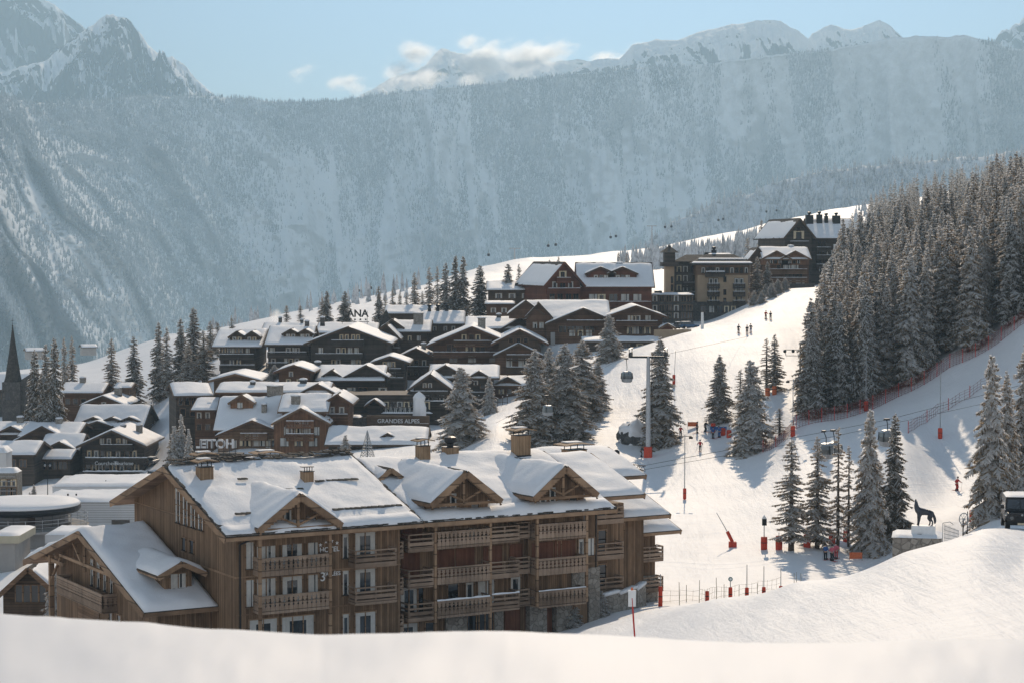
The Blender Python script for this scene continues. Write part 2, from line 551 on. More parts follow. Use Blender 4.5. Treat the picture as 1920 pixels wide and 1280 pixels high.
# the snowy shoulder behind the village and its edge to the valley
tp((-400, 700, 800), (60, 690, 760), (150, 684, 760), (230, 658, 820), (300, 645, 880), (400, 640, 900), (560, 603, 920), (700, 566, 960), (850, 522, 1010), (980, 493, 1060), (1250, 463, 1220), (1370, 440, 1300), (1500, 411, 1420), (1700, 379, 1620), (1920, 350, 1700), (2300, 300, 1700))
tp((1250, 490, 900), (1500, 470, 950), (1000, 520, 850))
tp((-400, 800, 1150), (60, 800, 1150), (300, 780, 1250), (560, 730, 1300), (850, 640, 1450), (1250, 560, 1750), (1500, 510, 1950), (1700, 480, 2150), (2300, 430, 2200))
for _px in (-500, 0, 500, 1000, 1500, 2000, 2500):
    tp((_px, 960, 2600), (_px, 960, 4000), (_px, 960, 6500))
TPA = np.array(TP)
KA = 9.0


def _phi(d2):
    return np.where(d2 > 1e-12, d2 * np.log(d2 + 1e-12), 0.0)


_c = np.stack([TPA[:, 0] * KA, TPA[:, 1] * 1.6], 1)
_n = len(_c)
_K = _phi(((_c[:, None] - _c[None]) ** 2).sum(-1)) + np.eye(_n) * 2e-3
_Pm = np.concatenate([np.ones((_n, 1)), _c], 1)
_A = np.block([[_K, _Pm], [_Pm.T, np.zeros((3, 3))]])
_w = np.linalg.solve(_A, np.concatenate([TPA[:, 2], np.zeros(3)]))

CREST = np.array([(-900, 1120), (-300, 1133), (0, 1144), (300, 1167), (600, 1185), (960, 1188), (1200, 1192), (1500, 1199), (1920, 1199), (2600, 1210)], float)


def ground_np(X, Y):
    X = np.asarray(X, float); Y = np.asarray(Y, float)
    r = np.sqrt(X * X + Y * Y) + 1e-6
    Yc = np.maximum(Y, 0.35 * r)
    a = np.clip(X / Yc, -0.36, 0.36)
    D = np.where(Y > 0.9 * r, Y, r)
    q = np.stack([a * KA, np.log(np.clip(D, 14, 6500)) * 1.6], -1)
    sh = q.shape[:-1]; q = q.reshape(-1, 2)
    out = np.empty(len(q))
    for i in range(0, len(q), 20000):
        qq = q[i:i + 20000]
        out[i:i + 20000] = _phi(((qq[:, None] - _c[None]) ** 2).sum(-1)) @ _w[:_n] + _w[_n] + qq @ _w[_n + 1:]
    t = out.reshape(sh)
    z = t * D
    # undulation, scaled to distance
    und = fbm(X / 23.0, Y / 23.0, 5, 4) * 0.55 + fbm(X / 7.0, Y / 7.0, 9, 3) * 0.16
    und = und * np.clip((D - 110) / 60, 0.22, 1.0)
    farw = np.clip((D - 620) / 300, 0, 1)
    z = z + und + farw * fbm(X / 60, Y / 60, 31, 4) * 3.0
    # foreground crest ten metres in front of the camera
    pxx = 960 + 3840 * a
    zc = np.interp(pxx, CREST[:, 0], CREST[:, 1])
    v = (640 - zc) / 3840.0
    tcr = (-SP + v * CP) / (CP + v * SP)
    zf = tcr * (np.minimum(D, 10.0) * 0.03 + 9.7) + fbm(X * 0.8, Y * 0.8, 3, 3) * 0.03 + fbm(X * 4, Y * 4, 13, 3) * 0.008
    past = np.maximum(D - 10.0, 0)
    zf = zf + tcr * past - past ** 2 * 0.05
    w = np.clip((D - 11) / 6.0, 0, 1); w = w * w * (3 - 2 * w)
    z = zf * (1 - w) + z * w
    # unseen hill behind the camera, its rise added to bounce light onto the facades
    side = np.clip((0.80 - Y / r) / 0.8, 0, 1); side = side * side * (3 - 2 * side)
    zh = -1.75 + np.maximum(r - 12, 0) * 0.20 * (1 - 0.35 * np.clip(r / 900, 0, 1))
    z = z * (1 - side) + zh * side
    return z


def ground(x, y):
    return float(ground_np(np.array([x]), np.array([y]))[0])


def at(px, Y, dz=0.0):
    """ground point seen in column px at distance Y"""
    x = (px - 960) / 3840.0 * Y * (CP / 1.0) / CP
    return Vector((x, Y, ground(x, Y) + dz))


# polar sheet round the camera: fine in front, coarse behind, out to the valley
_ang = np.concatenate([np.linspace(-180, -24, 40)[:-1], np.linspace(-24, 24, 520), np.linspace(24, 180, 40)[1:]])
_rad = np.concatenate([[0.6, 2, 4], np.linspace(5.5, 20, 60), np.geomspace(20.6, 1300, 420), np.geomspace(1320, 5600, 40)])
_A2, _R2 = np.meshgrid(np.radians(_ang), _rad, indexing='ij')
_X = np.sin(_A2) * _R2; _Y = np.cos(_A2) * _R2
_Z = ground_np(_X, _Y)
_me = np_mesh('snow_ground', np.stack([_X, _Y, _Z], -1).reshape(-1, 3), grid_faces(len(_ang), len(_rad))[:, ::-1], ['piste_snow'])
_o = link(bpy.data.objects.new('snow_ground', _me)); tag(_o, kind='structure')


# ------------------------------------------------------------------ mountains
def mat_mountain(name, rock, snow, lo, hi, scale):
    t = NT(name)
    g = t.n('ShaderNodeNewGeometry')
    sep = t.n('ShaderNodeSeparateXYZ'); t.l(g.outputs['Normal'], sep.inputs[0])
    n = t.noise(t.mapping(g.outputs['Position'], (1, 1, 0.35)), scale, 10, 0.68)
    n2 = t.noise(g.outputs['Position'], scale * 6, 6, 0.65)
    f = t.math('ADD', sep.outputs['Z'], t.math('MULTIPLY', t.math('SUBTRACT', n, 0.5), 0.75))
    f = t.math('ADD', f, t.math('MULTIPLY', t.math('SUBTRACT', n2, 0.5), 0.75))
    c = t.ramp(f, [(lo, rock), (hi, snow)])
    h = t.math('ADD', n, t.math('MULTIPLY', n2, 0.4))
    t.pbr(c, 0.8, 0, t.bump(h, 0.7, 30.0), 0.1)
    return t.m


mat_mountain('alpine_rock', (0.075, 0.072, 0.075), (0.82, 0.83, 0.86), 0.36, 0.56, 0.0035)
mat_mountain('alpine_snow', (0.10, 0.10, 0.105), (0.84, 0.84, 0.86), 0.10, 0.34, 0.0035)
mat_mountain('wall_snow', (0.46, 0.45, 0.44), (0.78, 0.78, 0.79), 0.10, 0.50, 0.006)


YSC = 0.80       # the far peaks stand this much nearer than first estimated


def strip(name, prof, base, n_a, n_s, mat, back, disp=None, jag=0.0, seed=0, jagscale=40.0, pexp=1.0):
    """mountain side: crest profile [(column, row, distance)], foot [(column, height z, distance)], then a back slope"""
    prof = np.array(prof, float); base = np.array(base, float)
    if mat.startswith('alpine'):
        prof[:, 2] *= YSC; base[:, 1:] *= YSC; back *= 0.35; jag *= YSC
    px = np.linspace(prof[0, 0], prof[-1, 0], n_a)
    py = np.interp(px, prof[:, 0], prof[:, 1]); Yc = np.interp(px, prof[:, 0], prof[:, 2])
    zb = np.interp(px, base[:, 0], base[:, 1]); Yb = np.interp(px, base[:, 0], base[:, 2])
    v = (640 - py) / 3840.0
    zc = (-SP + v * CP) / (CP + v * SP) * Yc
    if jag:
        zc = zc + jag * fbm(px / jagscale, px * 0 + seed, seed, 6, 0.6)
    s = np.concatenate([np.linspace(0, 1, n_s), 1 + np.linspace(0.08, 1, 10)])
    PX, S = np.meshgrid(px, s, indexing='ij')
    up = np.clip(S, 0, 1); dn = np.clip(S - 1, 0, 1)
    Z = zb[:, None] + (zc - zb)[:, None] * up ** pexp
    Yv = Yb[:, None] + (Yc - Yb)[:, None] * up
    if disp is not None:
        dY, dZ = disp(PX, up)
        Yv = Yv + dY * (1 - dn); Z = Z + dZ * (1 - dn)
    Yv = Yv + dn * back; Z = Z - dn * back * 0.7
    X = (PX - 960) / 3840.0 * (Yb[:, None] * 0.5 + Yc[:, None] * 0.5 + (Yv - (Yb[:, None] + Yc[:, None]) * 0.5))
    V = np.stack([X, Yv, Z], -1)
    me = np_mesh(name, V.reshape(-1, 3), grid_faces(n_a, len(s))[:, ::-1], [mat])
    o = link(bpy.data.objects.new(name, me)); tag(o, kind='structure')
    return o, V[:, :n_s], px, s[:n_s]


def wall_disp(PX, S):
    lw = np.clip((620 - PX) / 500, 0, 1)                  # the left spur, with slanting ribs
    g = PX + S * (60 + 330 * lw)
    r = ridged(g / 115.0, S * 1.3 + 3, 41, 5, 0.5)
    r2 = ridged(g / 34.0, S * 2.5 + 8, 47, 4, 0.5)
    env = np.sin(np.clip(S, 0, 1) * math.pi) ** 0.6
    dY = -(r - 0.45) * (300 + 560 * lw) * env - (r2 - 0.45) * (85 + 130 * lw) * env
    dY = dY * (1 - 0.65 * np.clip((PX - 1250) / 250, 0, 1))
    dZ = fbm(g / 60, S * 6, 55, 5) * 38 * env
    # a stepped cliff band in the middle of the wall
    return dY, dZ


WALL_CREST = [(-900, 60, 3900), (-300, 130, 4400), (-60, 160, 4900), (0, 176, 5200), (60, 196, 5600), (130, 190, 6000), (200, 187, 6400), (330, 180, 6900), (420, 184, 7200), (560, 192, 7400), (640, 189, 7450), (760, 172, 7500), (900, 158, 7500), (1000, 149, 7500), (1100, 136, 7500), (1200, 128, 7500), (1300, 123, 7500), (1400, 110, 7400), (1500, 99, 7400), (1600, 88, 7300), (1680, 69, 7200), (1800, 68, 7100), (1850, 80, 7000), (1890, 92, 6950), (1960, 88, 6900), (2300, 60, 6800), (2900, 40, 6600)]
WALL_FOOT = [(-900, -420, 2300), (0, -480, 3000), (200, -560, 4000), (400, -640, 5400), (600, -680, 6300), (960, -700, 6750), (1300, -700, 6950), (1500, -700, 6900), (1920, -700, 6550), (2900, -700, 6200)]
wall_o, WALL_V, WALL_PX, WALL_S = strip('mountain_side', WALL_CREST, WALL_FOOT, 620, 200, 'wall_snow', 1500, wall_disp, jag=10, seed=3, jagscale=25)


def peak_disp(seed, amp, k):
    def f(PX, S):
        env = np.clip((1 - S) * 5, 0, 1) ** 0.6 * np.clip(S * 8, 0, 1)
        r = ridged(PX / k + S * 0.9, S * 1.6 + seed, seed, 8, 0.58)
        q = fbm(PX / (k * 0.35), S * 7, seed + 3, 6, 0.6)
        return -(r - 0.45) * amp * env, q * amp * 0.20 * env
    return f


strip('mountain_peak', [(-900, -60, 11500), (-300, -110, 11500), (0, -20, 11500), (60, -12, 11500), (110, 10, 11500), (160, 52, 11500), (200, 95, 11500), (300, 190, 11500), (420, 330, 11500)],
      [(-900, 0, 9900), (420, 0, 9900)], 420, 130, 'alpine_rock', 2500, peak_disp(11, 950, 170), 34, 12, 36)
strip('mountain_peak', [(-500, 260, 10000), (-200, 170, 10000), (-60, 150, 10000), (30, 130, 10000), (95, 112, 10000), (140, 76, 10000), (180, 45, 10000), (205, 27, 10000), (222, 33, 10000), (245, 37, 10000), (268, 62, 10000), (282, 88, 10000), (315, 105, 10000), (345, 118, 10000), (375, 150, 10000), (408, 183, 10000), (470, 250, 10000)],
      [(-500, 60, 8600), (470, 60, 8600)], 560, 150, 'alpine_rock', 2000, peak_disp(21, 820, 110), 20, 22, 22)
strip('mountain_peak', [(1020, 200, 11000), (1075, 132, 11000), (1115, 112, 11000), (1160, 110, 11000), (1185, 84, 11000), (1230, 74, 11000), (1265, 76, 11000), (1310, 60, 11000), (1370, 47, 11000), (1430, 37, 11000), (1462, 40, 11000), (1490, 58, 11000), (1512, 72, 11000), (1530, 100, 11000), (1600, 180, 11000)],
      [(1020, 350, 10100), (1600, 350, 10100)], 420, 110, 'alpine_snow', 2000, peak_disp(31, 330, 120), 9, 32, 22)
strip('mountain_peak', [(1480, 120, 11500), (1520, 62, 11500), (1555, 46, 11500), (1590, 56, 11500), (1612, 52, 11500), (1645, 38, 11500), (1668, 52, 11500), (1690, 72, 11500), (1760, 130, 11500)],
      [(1480, 560, 10900), (1760, 560, 10900)], 300, 90, 'alpine_snow', 2000, peak_disp(37, 260, 90), 8, 35, 20)
strip('mountain_peak', [(1820, 130, 11600), (1850, 82, 11600), (1880, 58, 11600), (1905, 40, 11600), (1935, 12, 11600), (2100, -60, 11600), (2500, -20, 11600)],
      [(1820, 500, 10900), (2500, 500, 10900)], 300, 90, 'alpine_rock', 2000, peak_disp(43, 520, 90), 40, 41, 18)
strip('mountain_peak', [(560, 260, 17000), (690, 172, 17000), (740, 145, 17000), (790, 128, 17000), (815, 104, 17000), (828, 93, 17000), (850, 98, 17000), (880, 104, 17000), (920, 128, 17000), (1000, 118, 17000), (1080, 112, 17000), (1180, 130, 17000), (1300, 190, 17000)],
      [(560, 700, 15600), (1300, 700, 15600)], 420, 110, 'alpine_snow', 3000, peak_disp(51, 420, 120), 22, 45, 16)
# lighter forested spur between the shoulder and the wall, and its twin at the foot on the left
spur_o, SPUR_V, SPUR_PX, SPUR_S = strip('mountain_spur', [(1120, 520, 3300), (1200, 462, 3400), (1260, 418, 3450), (1330, 388, 3500), (1400, 362, 3550), (1500, 332, 3600), (1600, 312, 3650), (1750, 300, 3700), (1900, 286, 3700), (2400, 240, 3700)],
      [(1120, -420, 2700), (1500, -400, 2800), (2400, -300, 2800)], 300, 90, 'wall_snow', 1200,
      lambda PX, S: (-(ridged(PX / 90 + S, S * 1.5, 61, 4) - 0.45) * 160 * np.sin(np.clip(S, 0, 1) * math.pi) ** .6, 20 * fbm(PX / 40, S * 4, 63, 4) * np.sin(np.clip(S, 0, 1) * math.pi)), 8, 9, 30)


def mat_far_trees(name, dark, frost, scale, lo=0.40, hi=0.62):
    t = NT(name)
    g = t.n('ShaderNodeNewGeometry')
    n = t.noise(g.outputs['Position'], scale, 5, 0.65)
    n2 = t.noise(g.outputs['Position'], scale * 14, 2, 0.6)
    f = t.math('ADD', t.math('MULTIPLY', n, 0.55), t.math('MULTIPLY', n2, 0.45))
    t.pbr(t.ramp(f, [(lo, dark), (hi, frost)]), 0.9, 0, None, 0.1)
    return t.m


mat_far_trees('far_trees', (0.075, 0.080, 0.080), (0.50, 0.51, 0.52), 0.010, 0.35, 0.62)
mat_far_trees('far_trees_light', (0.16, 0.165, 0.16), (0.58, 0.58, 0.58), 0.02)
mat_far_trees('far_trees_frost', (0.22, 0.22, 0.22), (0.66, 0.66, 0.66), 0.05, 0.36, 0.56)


def cone_forest(name, pts, hts, mat, seed=1, spread=0.17):
    """many slim conifers as one mesh: two stacked ragged cones each"""
    rg = np.random.default_rng(seed)
    n = len(pts); k = 5
    th = np.arange(k) * 2 * math.pi / k
    rot = rg.uniform(0, 6.28, n)
    V = []; rad = hts * spread * rg.uniform(0.75, 1.25, n)
    for (zr, zt, rr) in ((0.06, 0.62, 1.0), (0.42, 1.0, 0.62)):
        ring = np.empty((n, k + 1, 3))
        wob = rg.uniform(0.7, 1.2, (n, k))
        ang = rot[:, None] + th[None]
        ring[:, :k, 0] = pts[:, 0:1] + np.cos(ang) * rad[:, None] * rr * wob
        ring[:, :k, 1] = pts[:, 1:2] + np.sin(ang) * rad[:, None] * rr * wob
        ring[:, :k, 2] = pts[:, 2:3] + hts[:, None] * (zr + rg.uniform(-0.05, 0.05, (n, k)))
        ring[:, k, 0] = pts[:, 0]; ring[:, k, 1] = pts[:, 1]; ring[:, k, 2] = pts[:, 2] + hts * zt
        V.append(ring)
    V = np.concatenate(V, 1).reshape(-1, 3)
    base = (np.arange(n) * 2 * (k + 1))[:, None]
    F = []
    for c in range(2):
        for i in range(k):
            F.append(np.concatenate([base + c * (k + 1) + i, base + c * (k + 1) + (i + 1) % k, base + c * (k + 1) + k], 1))
    F = np.concatenate(F, 0)
    me = np_mesh(name, V, F, [mat], smooth=False)
    o = link(bpy.data.objects.new(name, me)); tag(o, kind='stuff')
    return o


def scatter_on(V, n, seed, mask):
    """points on a strip's face (V: columns x steps x 3); mask(column fraction, s, rng) -> keep probability"""
    rg = np.random.default_rng(seed)
    na, ns = V.shape[:2]
    fa = rg.uniform(0, na - 1.001, n); fs = rg.uniform(0, 1, n) * (ns - 1.001)
    keep = rg.uniform(0, 1, n) < mask(fa / (na - 1), fs / (ns - 1))
    fa = fa[keep]; fs = fs[keep]
    ia = fa.astype(int); js = fs.astype(int); u = (fa - ia)[:, None]; w = (fs - js)[:, None]
    p = (V[ia, js] * (1 - u) + V[ia + 1, js] * u) * (1 - w) + (V[ia, js + 1] * (1 - u) + V[ia + 1, js + 1] * u) * w
    return p, rg


def wall_mask(fa, fs):
    px = -900 + fa * 3800
    lw = np.clip((620 - px) / 500, 0, 1)
    g = px + fs * (60 + 330 * lw)
    big = fbm(g / 75, fs * 2.0, 71, 5, 0.55)
    d = np.clip(0.55 + 2.6 * big, 0.06, 1.15) + 0.35 * fbm(g / 16, fs * 6, 75, 3)
    chute = ridged(g / 55 + 0.25 * fbm(g / 30, fs * 3, 77, 3), fs * 0.35 + 5, 79, 3, 0.5)
    d = d - 1.1 * np.clip((chute - 0.70) / 0.10, 0, 1) * np.clip((0.93 - fs) / 0.1, 0, 1) * np.clip((1400 - px) / 200, 0, 1)
    d = d + 0.35 * np.clip((fs - 0.80) / 0.15, 0, 1) * (px < 1350) - 0.35 * np.clip((px - 1450) / 300, 0, 1) * np.clip((fs - 0.72) / 0.2, 0, 1)
    d = d + 0.15 * lw
    d = np.where((px > -250) & (px < 2150), d, 0.0)
    vis = np.clip((fs - 0.10) / 0.05, 0, 1)
    return np.clip(d, 0, 1) ** 1.3 * vis


_p, _rg = scatter_on(WALL_V, 430000, 5, wall_mask)
cone_forest('far_forest', _p, _rg.uniform(8, 18, len(_p)) * (1 + 0.25 * np.clip((5200 - _p[:, 1]) / 2000, 0, 1)), 'far_trees', 2)
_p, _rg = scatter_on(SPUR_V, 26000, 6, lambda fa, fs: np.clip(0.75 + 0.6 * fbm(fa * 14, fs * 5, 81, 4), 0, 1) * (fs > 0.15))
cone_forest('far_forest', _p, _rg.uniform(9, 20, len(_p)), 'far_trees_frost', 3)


# ------------------------------------------------------------------ haze
def haze_box(x0, x1, y0, y1, z0, z1, dens):
    t = NT('haze')
    pv = t.n('ShaderNodeVolumePrincipled')
    pv.inputs['Color'].default_value = (0.54, 0.79, 0.98, 1)
    pv.inputs['Density'].default_value = dens
    pv.inputs['Anisotropy'].default_value = 0.28
    pv.inputs['Density Attribute'].default_value = ''
    t.l(pv.outputs[0], t.out.inputs['Volume'])
    try:
        t.m.cycles.homogeneous_volume = True
    except Exception:
        pass
    b = MB().mat('haze'); b.box(x0, x1, y0, y1, z0, z1)
    return tag(b.build('haze'), kind='stuff')


haze_box(-6500, 6500, -1500, 10050, -1250, 1560, 0.000098)
# ------------------------------------------------------------------ conifers
def mat_needles(name, c1, c2, frost):
    t = NT(name)
    g = t.n('ShaderNodeNewGeometry')
    oi = t.n('ShaderNodeObjectInfo')
    n = t.noise(g.outputs['Position'], 1.3, 4, 0.6)
    f = t.math('ADD', t.math('MULTIPLY', n, 0.8), t.math('MULTIPLY', oi.outputs['Random'], 0.25))
    c = t.ramp(f, [(0.3, c1), (0.75, c2)])
    n2 = t.noise(g.outputs['Position'], 5.0, 3, 0.7)
    c = t.mix(t.ramp(n2, [(0.40, 0.0), (0.60, frost)]), c, (0.70, 0.65, 0.58))
    p = t.pbr(c, 0.85, 0, None, 0.15)
    tr = t.n('ShaderNodeBsdfTranslucent')
    t.l(t.mix(1.0, c, (1.0, 0.80, 0.52), 'MULTIPLY'), tr.inputs[0])
    ad = t.n('ShaderNodeMixShader'); ad.inputs[0].default_value = 0.55
    t.l(p.outputs[0], ad.inputs[1]); t.l(tr.outputs[0], ad.inputs[2]); t.l(ad.outputs[0], t.out.inputs['Surface'])
    return t.m


def mat_tree_snow(name):
    t = NT(name)
    g = t.n('ShaderNodeNewGeometry')
    n = t.noise(g.outputs['Position'], 3.0, 4, 0.6)
    c = t.ramp(n, [(0.3, (0.80, 0.785, 0.77)), (0.7, (0.90, 0.89, 0.88))])
    p = t.pbr(c, 0.8, 0, None, 0.1)
    tr = t.n('ShaderNodeBsdfTranslucent'); t.l(c, tr.inputs[0])
    ad = t.n('ShaderNodeMixShader'); ad.inputs[0].default_value = 0.70
    t.l(p.outputs[0], ad.inputs[1]); t.l(tr.outputs[0], ad.inputs[2]); t.l(ad.outputs[0], t.out.inputs['Surface'])
    return t.m


mat_needles('needles', (0.080, 0.058, 0.032), (0.34, 0.235, 0.130), 0.70)
mat_needles('needles_dark', (0.034, 0.032, 0.022), (0.14, 0.105, 0.064), 0.45)
mat_needles('needles_bare', (0.10, 0.073, 0.046), (0.26, 0.18, 0.105), 0.7)
mat_tree_snow('tree_snow')


def spruce_crown(H, Rm, seed, gap, first, nb, snow, droop, dens=1.0, needles='needles', taper=0.72, low=False):
    """crown of a spruce: whorls of drooping boughs, each a ragged spray of needle faces carrying broken pads of snow"""
    rg = random.Random(seed)
    V = []; F = []; M = []

    def quad(a, b, c, d, m):
        i = len(V); V.extend((a, b, c, d)); F.append((i, i + 1, i + 2, i + 3)); M.append(m)

    def tri(a, b, c, m):
        i = len(V); V.extend((a, b, c)); F.append((i, i + 1, i + 2, i + 2)); M.append(m)

    z = first
    side_bias = rg.uniform(0, 6.28)
    while z < H * 0.985:
        f = (z - first) / (H - first)
        rmax = Rm * (1 - f) ** taper * (0.86 + 0.14 * math.sin(f * 23 + seed)) + 0.10
        if f < 0.12:
            rmax *= 0.72 + 2.3 * f
        n = max(4, int(nb * (0.55 + 0.45 * (1 - f)) * dens))
        a0 = rg.uniform(0, 6.28)
        for k in range(n):
            if rg.random() < 0.10: continue
            a = a0 + 6.283 * k / n + rg.uniform(-0.35, 0.35)
            L = rmax * rg.uniform(0.62, 1.12) * (1 + 0.10 * math.cos(a - side_bias))
            zz = z + rg.uniform(-gap * 0.55, gap * 0.55)
            dr = droop * rg.uniform(0.7, 1.35) * (1.0 if f < 0.75 else 0.35 - (f - 0.75) * 2.6)
            dx, dy = math.cos(a), math.sin(a); sx, sy = -dy, dx
            ns = 3 if (low or L < 0.9) else 4
            pts = []
            for i in range(ns + 1):
                t = i / ns
                r = L * t
                h = zz - dr * L * (t ** 1.25) + (0.10 * L * max(0, t - 0.7))
                pts.append((dx * r + sx * 0.05 * L * math.sin(t * 3 + k), dy * r + sy * 0.05 * L * math.sin(t * 3 + k), h))
            nt = 2 if (low or L < 1.0) else 3
            for i in range(ns):
                p, q = pts[i], pts[i + 1]
                for j in range(nt):
                    u0, u1 = j / nt, (j + 1.25) / nt
                    tm = (i + (u0 + u1) / 2) / ns
                    A = (p[0] + (q[0] - p[0]) * u0, p[1] + (q[1] - p[1]) * u0, p[2] + (q[2] - p[2]) * u0)
                    B = (p[0] + (q[0] - p[0]) * u1, p[1] + (q[1] - p[1]) * u1, p[2] + (q[2] - p[2]) * u1)
                    for sg in (-1, 1):
                        w = L * 0.34 * math.sin(math.pi * min(1, tm * 0.80 + 0.16)) * rg.uniform(0.55, 1.25) + 0.06
                        fw = w * rg.uniform(0.35, 0.9)
                        dn = w * rg.uniform(0.25, 0.75) + 0.04
                        T = (A[0] + sg * sx * w + dx * fw, A[1] + sg * sy * w + dy * fw, A[2] - dn)
                        tri(A, T, B, 0)
                        if not low and rg.random() < 0.6:      # hanging fringe
                            hh = rg.uniform(0.12, 0.34) * min(1.0, 0.4 + L * 0.3)
                            m_ = ((A[0] + T[0]) / 2, (A[1] + T[1]) / 2, (A[2] + T[2]) / 2 - hh)
                            tri(A, T, m_, 0)
                        if rg.random() < snow * 0.92:
                            k0 = rg.uniform(0.55, 0.98); th = rg.uniform(0.05, 0.13)
                            T2 = (A[0] + (T[0] - A[0]) * k0, A[1] + (T[1] - A[1]) * k0, A[2] + (T[2] - A[2]) * k0 + 0.03)
                            A2 = (A[0], A[1], A[2] + th); B2 = (B[0], B[1], B[2] + th)
                            tri(A2, T2, B2, 1)
                            if rg.random() < 0.9:                 # lip of the pad, so it has a front
                                T3 = (T2[0] + dx * 0.05, T2[1] + dy * 0.05, T2[2] - rg.uniform(0.14, 0.36))
                                tri(B2, T2, T3, 1)
                    if i == ns - 1 and j == nt - 1:
                        E_ = (q[0] + dx * 0.22 * min(L, 1.2), q[1] + dy * 0.22 * min(L, 1.2), q[2] - 0.10)
                        tri((q[0] + sx * .08, q[1] + sy * .08, q[2]), (q[0] - sx * .08, q[1] - sy * .08, q[2]), E_, 0)
                        if rg.random() < snow:
                            tri((q[0] + sx * .12, q[1] + sy * .12, q[2] + .05), (q[0] - sx * .12, q[1] - sy * .12, q[2] + .05), (E_[0], E_[1], E_[2] + .02), 1)
        z += gap * rg.uniform(0.75, 1.25) * (1.0 - 0.45 * f)
    # leader
    quad((0.04, 0, H * 0.96), (0, 0.04, H * 0.96), (0, 0, H * 1.02), (-0.03, 0, H * 0.97), 0)
    return V, F, M


def crown_mesh(name, needles, *a, **k):
    V, F, M = spruce_crown(*a, **k)
    F = [f if f[2] != f[3] else f[:3] for f in F]
    me = bpy.data.meshes.new(name)
    me.from_pydata(V, [], F)
    me.materials.append(MATS[needles]); me.materials.append(MATS['tree_snow'])
    me.polygons.foreach_set('material_index', M)
    me.update()
    return me


def trunk_mesh(H, r, seed, lean=0.0):
    b = MB().mat('bark')
    rg = random.Random(seed)
    prof = [(r * 1.35, -0.5), (r, 0.5), (r * 0.8, H * 0.3), (r * 0.5, H * 0.65), (r * 0.12, H * 0.98)]
    b.lathe(prof, 8)
    for i in range(14):        # dead stubs under the crown
        z = rg.uniform(0.06, 0.4) * H; a = rg.uniform(0, 6.28); l = rg.uniform(0.4, 1.1)
        b.tube((0, 0, z), (math.cos(a) * l, math.sin(a) * l, z - l * 0.25), 0.035, 0.01, 4)
    return b.mesh('trunk', True)


# kind: (crown mesh, trunk mesh, nominal height, nominal half width)
TK = {}


def tk(key, H, Rm, seed, gap, first, nb, snow, droop, dens=1.0, needles='needles', taper=0.72, r=0.22):
    TK[key] = (crown_mesh('crown', needles, H, Rm, seed, gap, first, nb, snow, droop, dens, needles, taper), trunk_mesh(H, r, seed), H, Rm)


tk('full_a', 18, 3.6, 1, 0.50, 0.9, 10, 0.60, 0.50)
tk('full_b', 18, 3.4, 2, 0.48, 0.8, 10, 0.70, 0.58)
tk('full_c', 18, 3.1, 3, 0.46, 1.2, 10, 0.52, 0.45, needles='needles_dark')
tk('full_d', 18, 2.7, 4, 0.46, 1.0, 9, 0.66, 0.52)
tk('dark_a', 18, 3.4, 5, 0.50, 0.9, 10, 0.30, 0.46, needles='needles_dark')
tk('dark_b', 18, 2.9, 6, 0.52, 1.3, 9, 0.36, 0.42, needles='needles_dark')
tk('slim_a', 18, 2.3, 7, 0.55, 1.6, 8, 0.50, 0.40, 0.85, 'needles_bare', 0.7)
tk('slim_b', 18, 1.9, 8, 0.62, 2.2, 7, 0.45, 0.38, 0.8, 'needles_bare', 0.65)
tk('bare_a', 18, 1.7, 9, 0.85, 2.6, 5, 0.35, 0.30, 0.8, 'needles_bare', 0.55)
tk('heavy_a', 10, 2.6, 10, 0.42, 0.4, 9, 0.92, 0.55)
tk('heavy_b', 14, 3.2, 12, 0.46, 0.5, 10, 0.85, 0.60)


def tree(kind, loc, H, W=None, rz=0, label=None, group=None, name='spruce_tree'):
    cr, tr, h0, w0 = TK[kind]
    s = H / h0
    sw = s if W is None else (W / 2) / w0
    t = thing(name, loc, rz, label, 'tree', group)
    t.scale = (sw, sw, s)
    c = bpy.data.objects.new('crown', cr); link(c, t)
    b = bpy.data.objects.new('trunk', tr); link(b, t)
    return t


def tree_px(kind, px, top, base, Y, wpx=None, label=None, group=None, sink=0.0):
    """tree standing on the ground in column px at distance Y, its top in row `top`"""
    p = at(px, Y)
    H = tanel(top) * Y - p.z
    W = None if wpx is None else wpx / 3840.0 * Y * 1.55
    return tree(kind, (p.x, p.y, p.z - sink), H, W, random.Random(px * 7 + top).uniform(0, 6.28), label, group)


# ------------------------------------------------------------------ the dense forest on the right
_rg = random.Random(77)
EDGE = [(1490, 306), (1600, 309), (1690, 314), (1780, 316), (1920, 315), (2200, 313)]
EP = np.array(EDGE, float)


def left_bound(Y):
    return np.interp(Y, [300, 350, 420, 500, 620, 760], [1516, 1530, 1556, 1585, 1622, 1640])


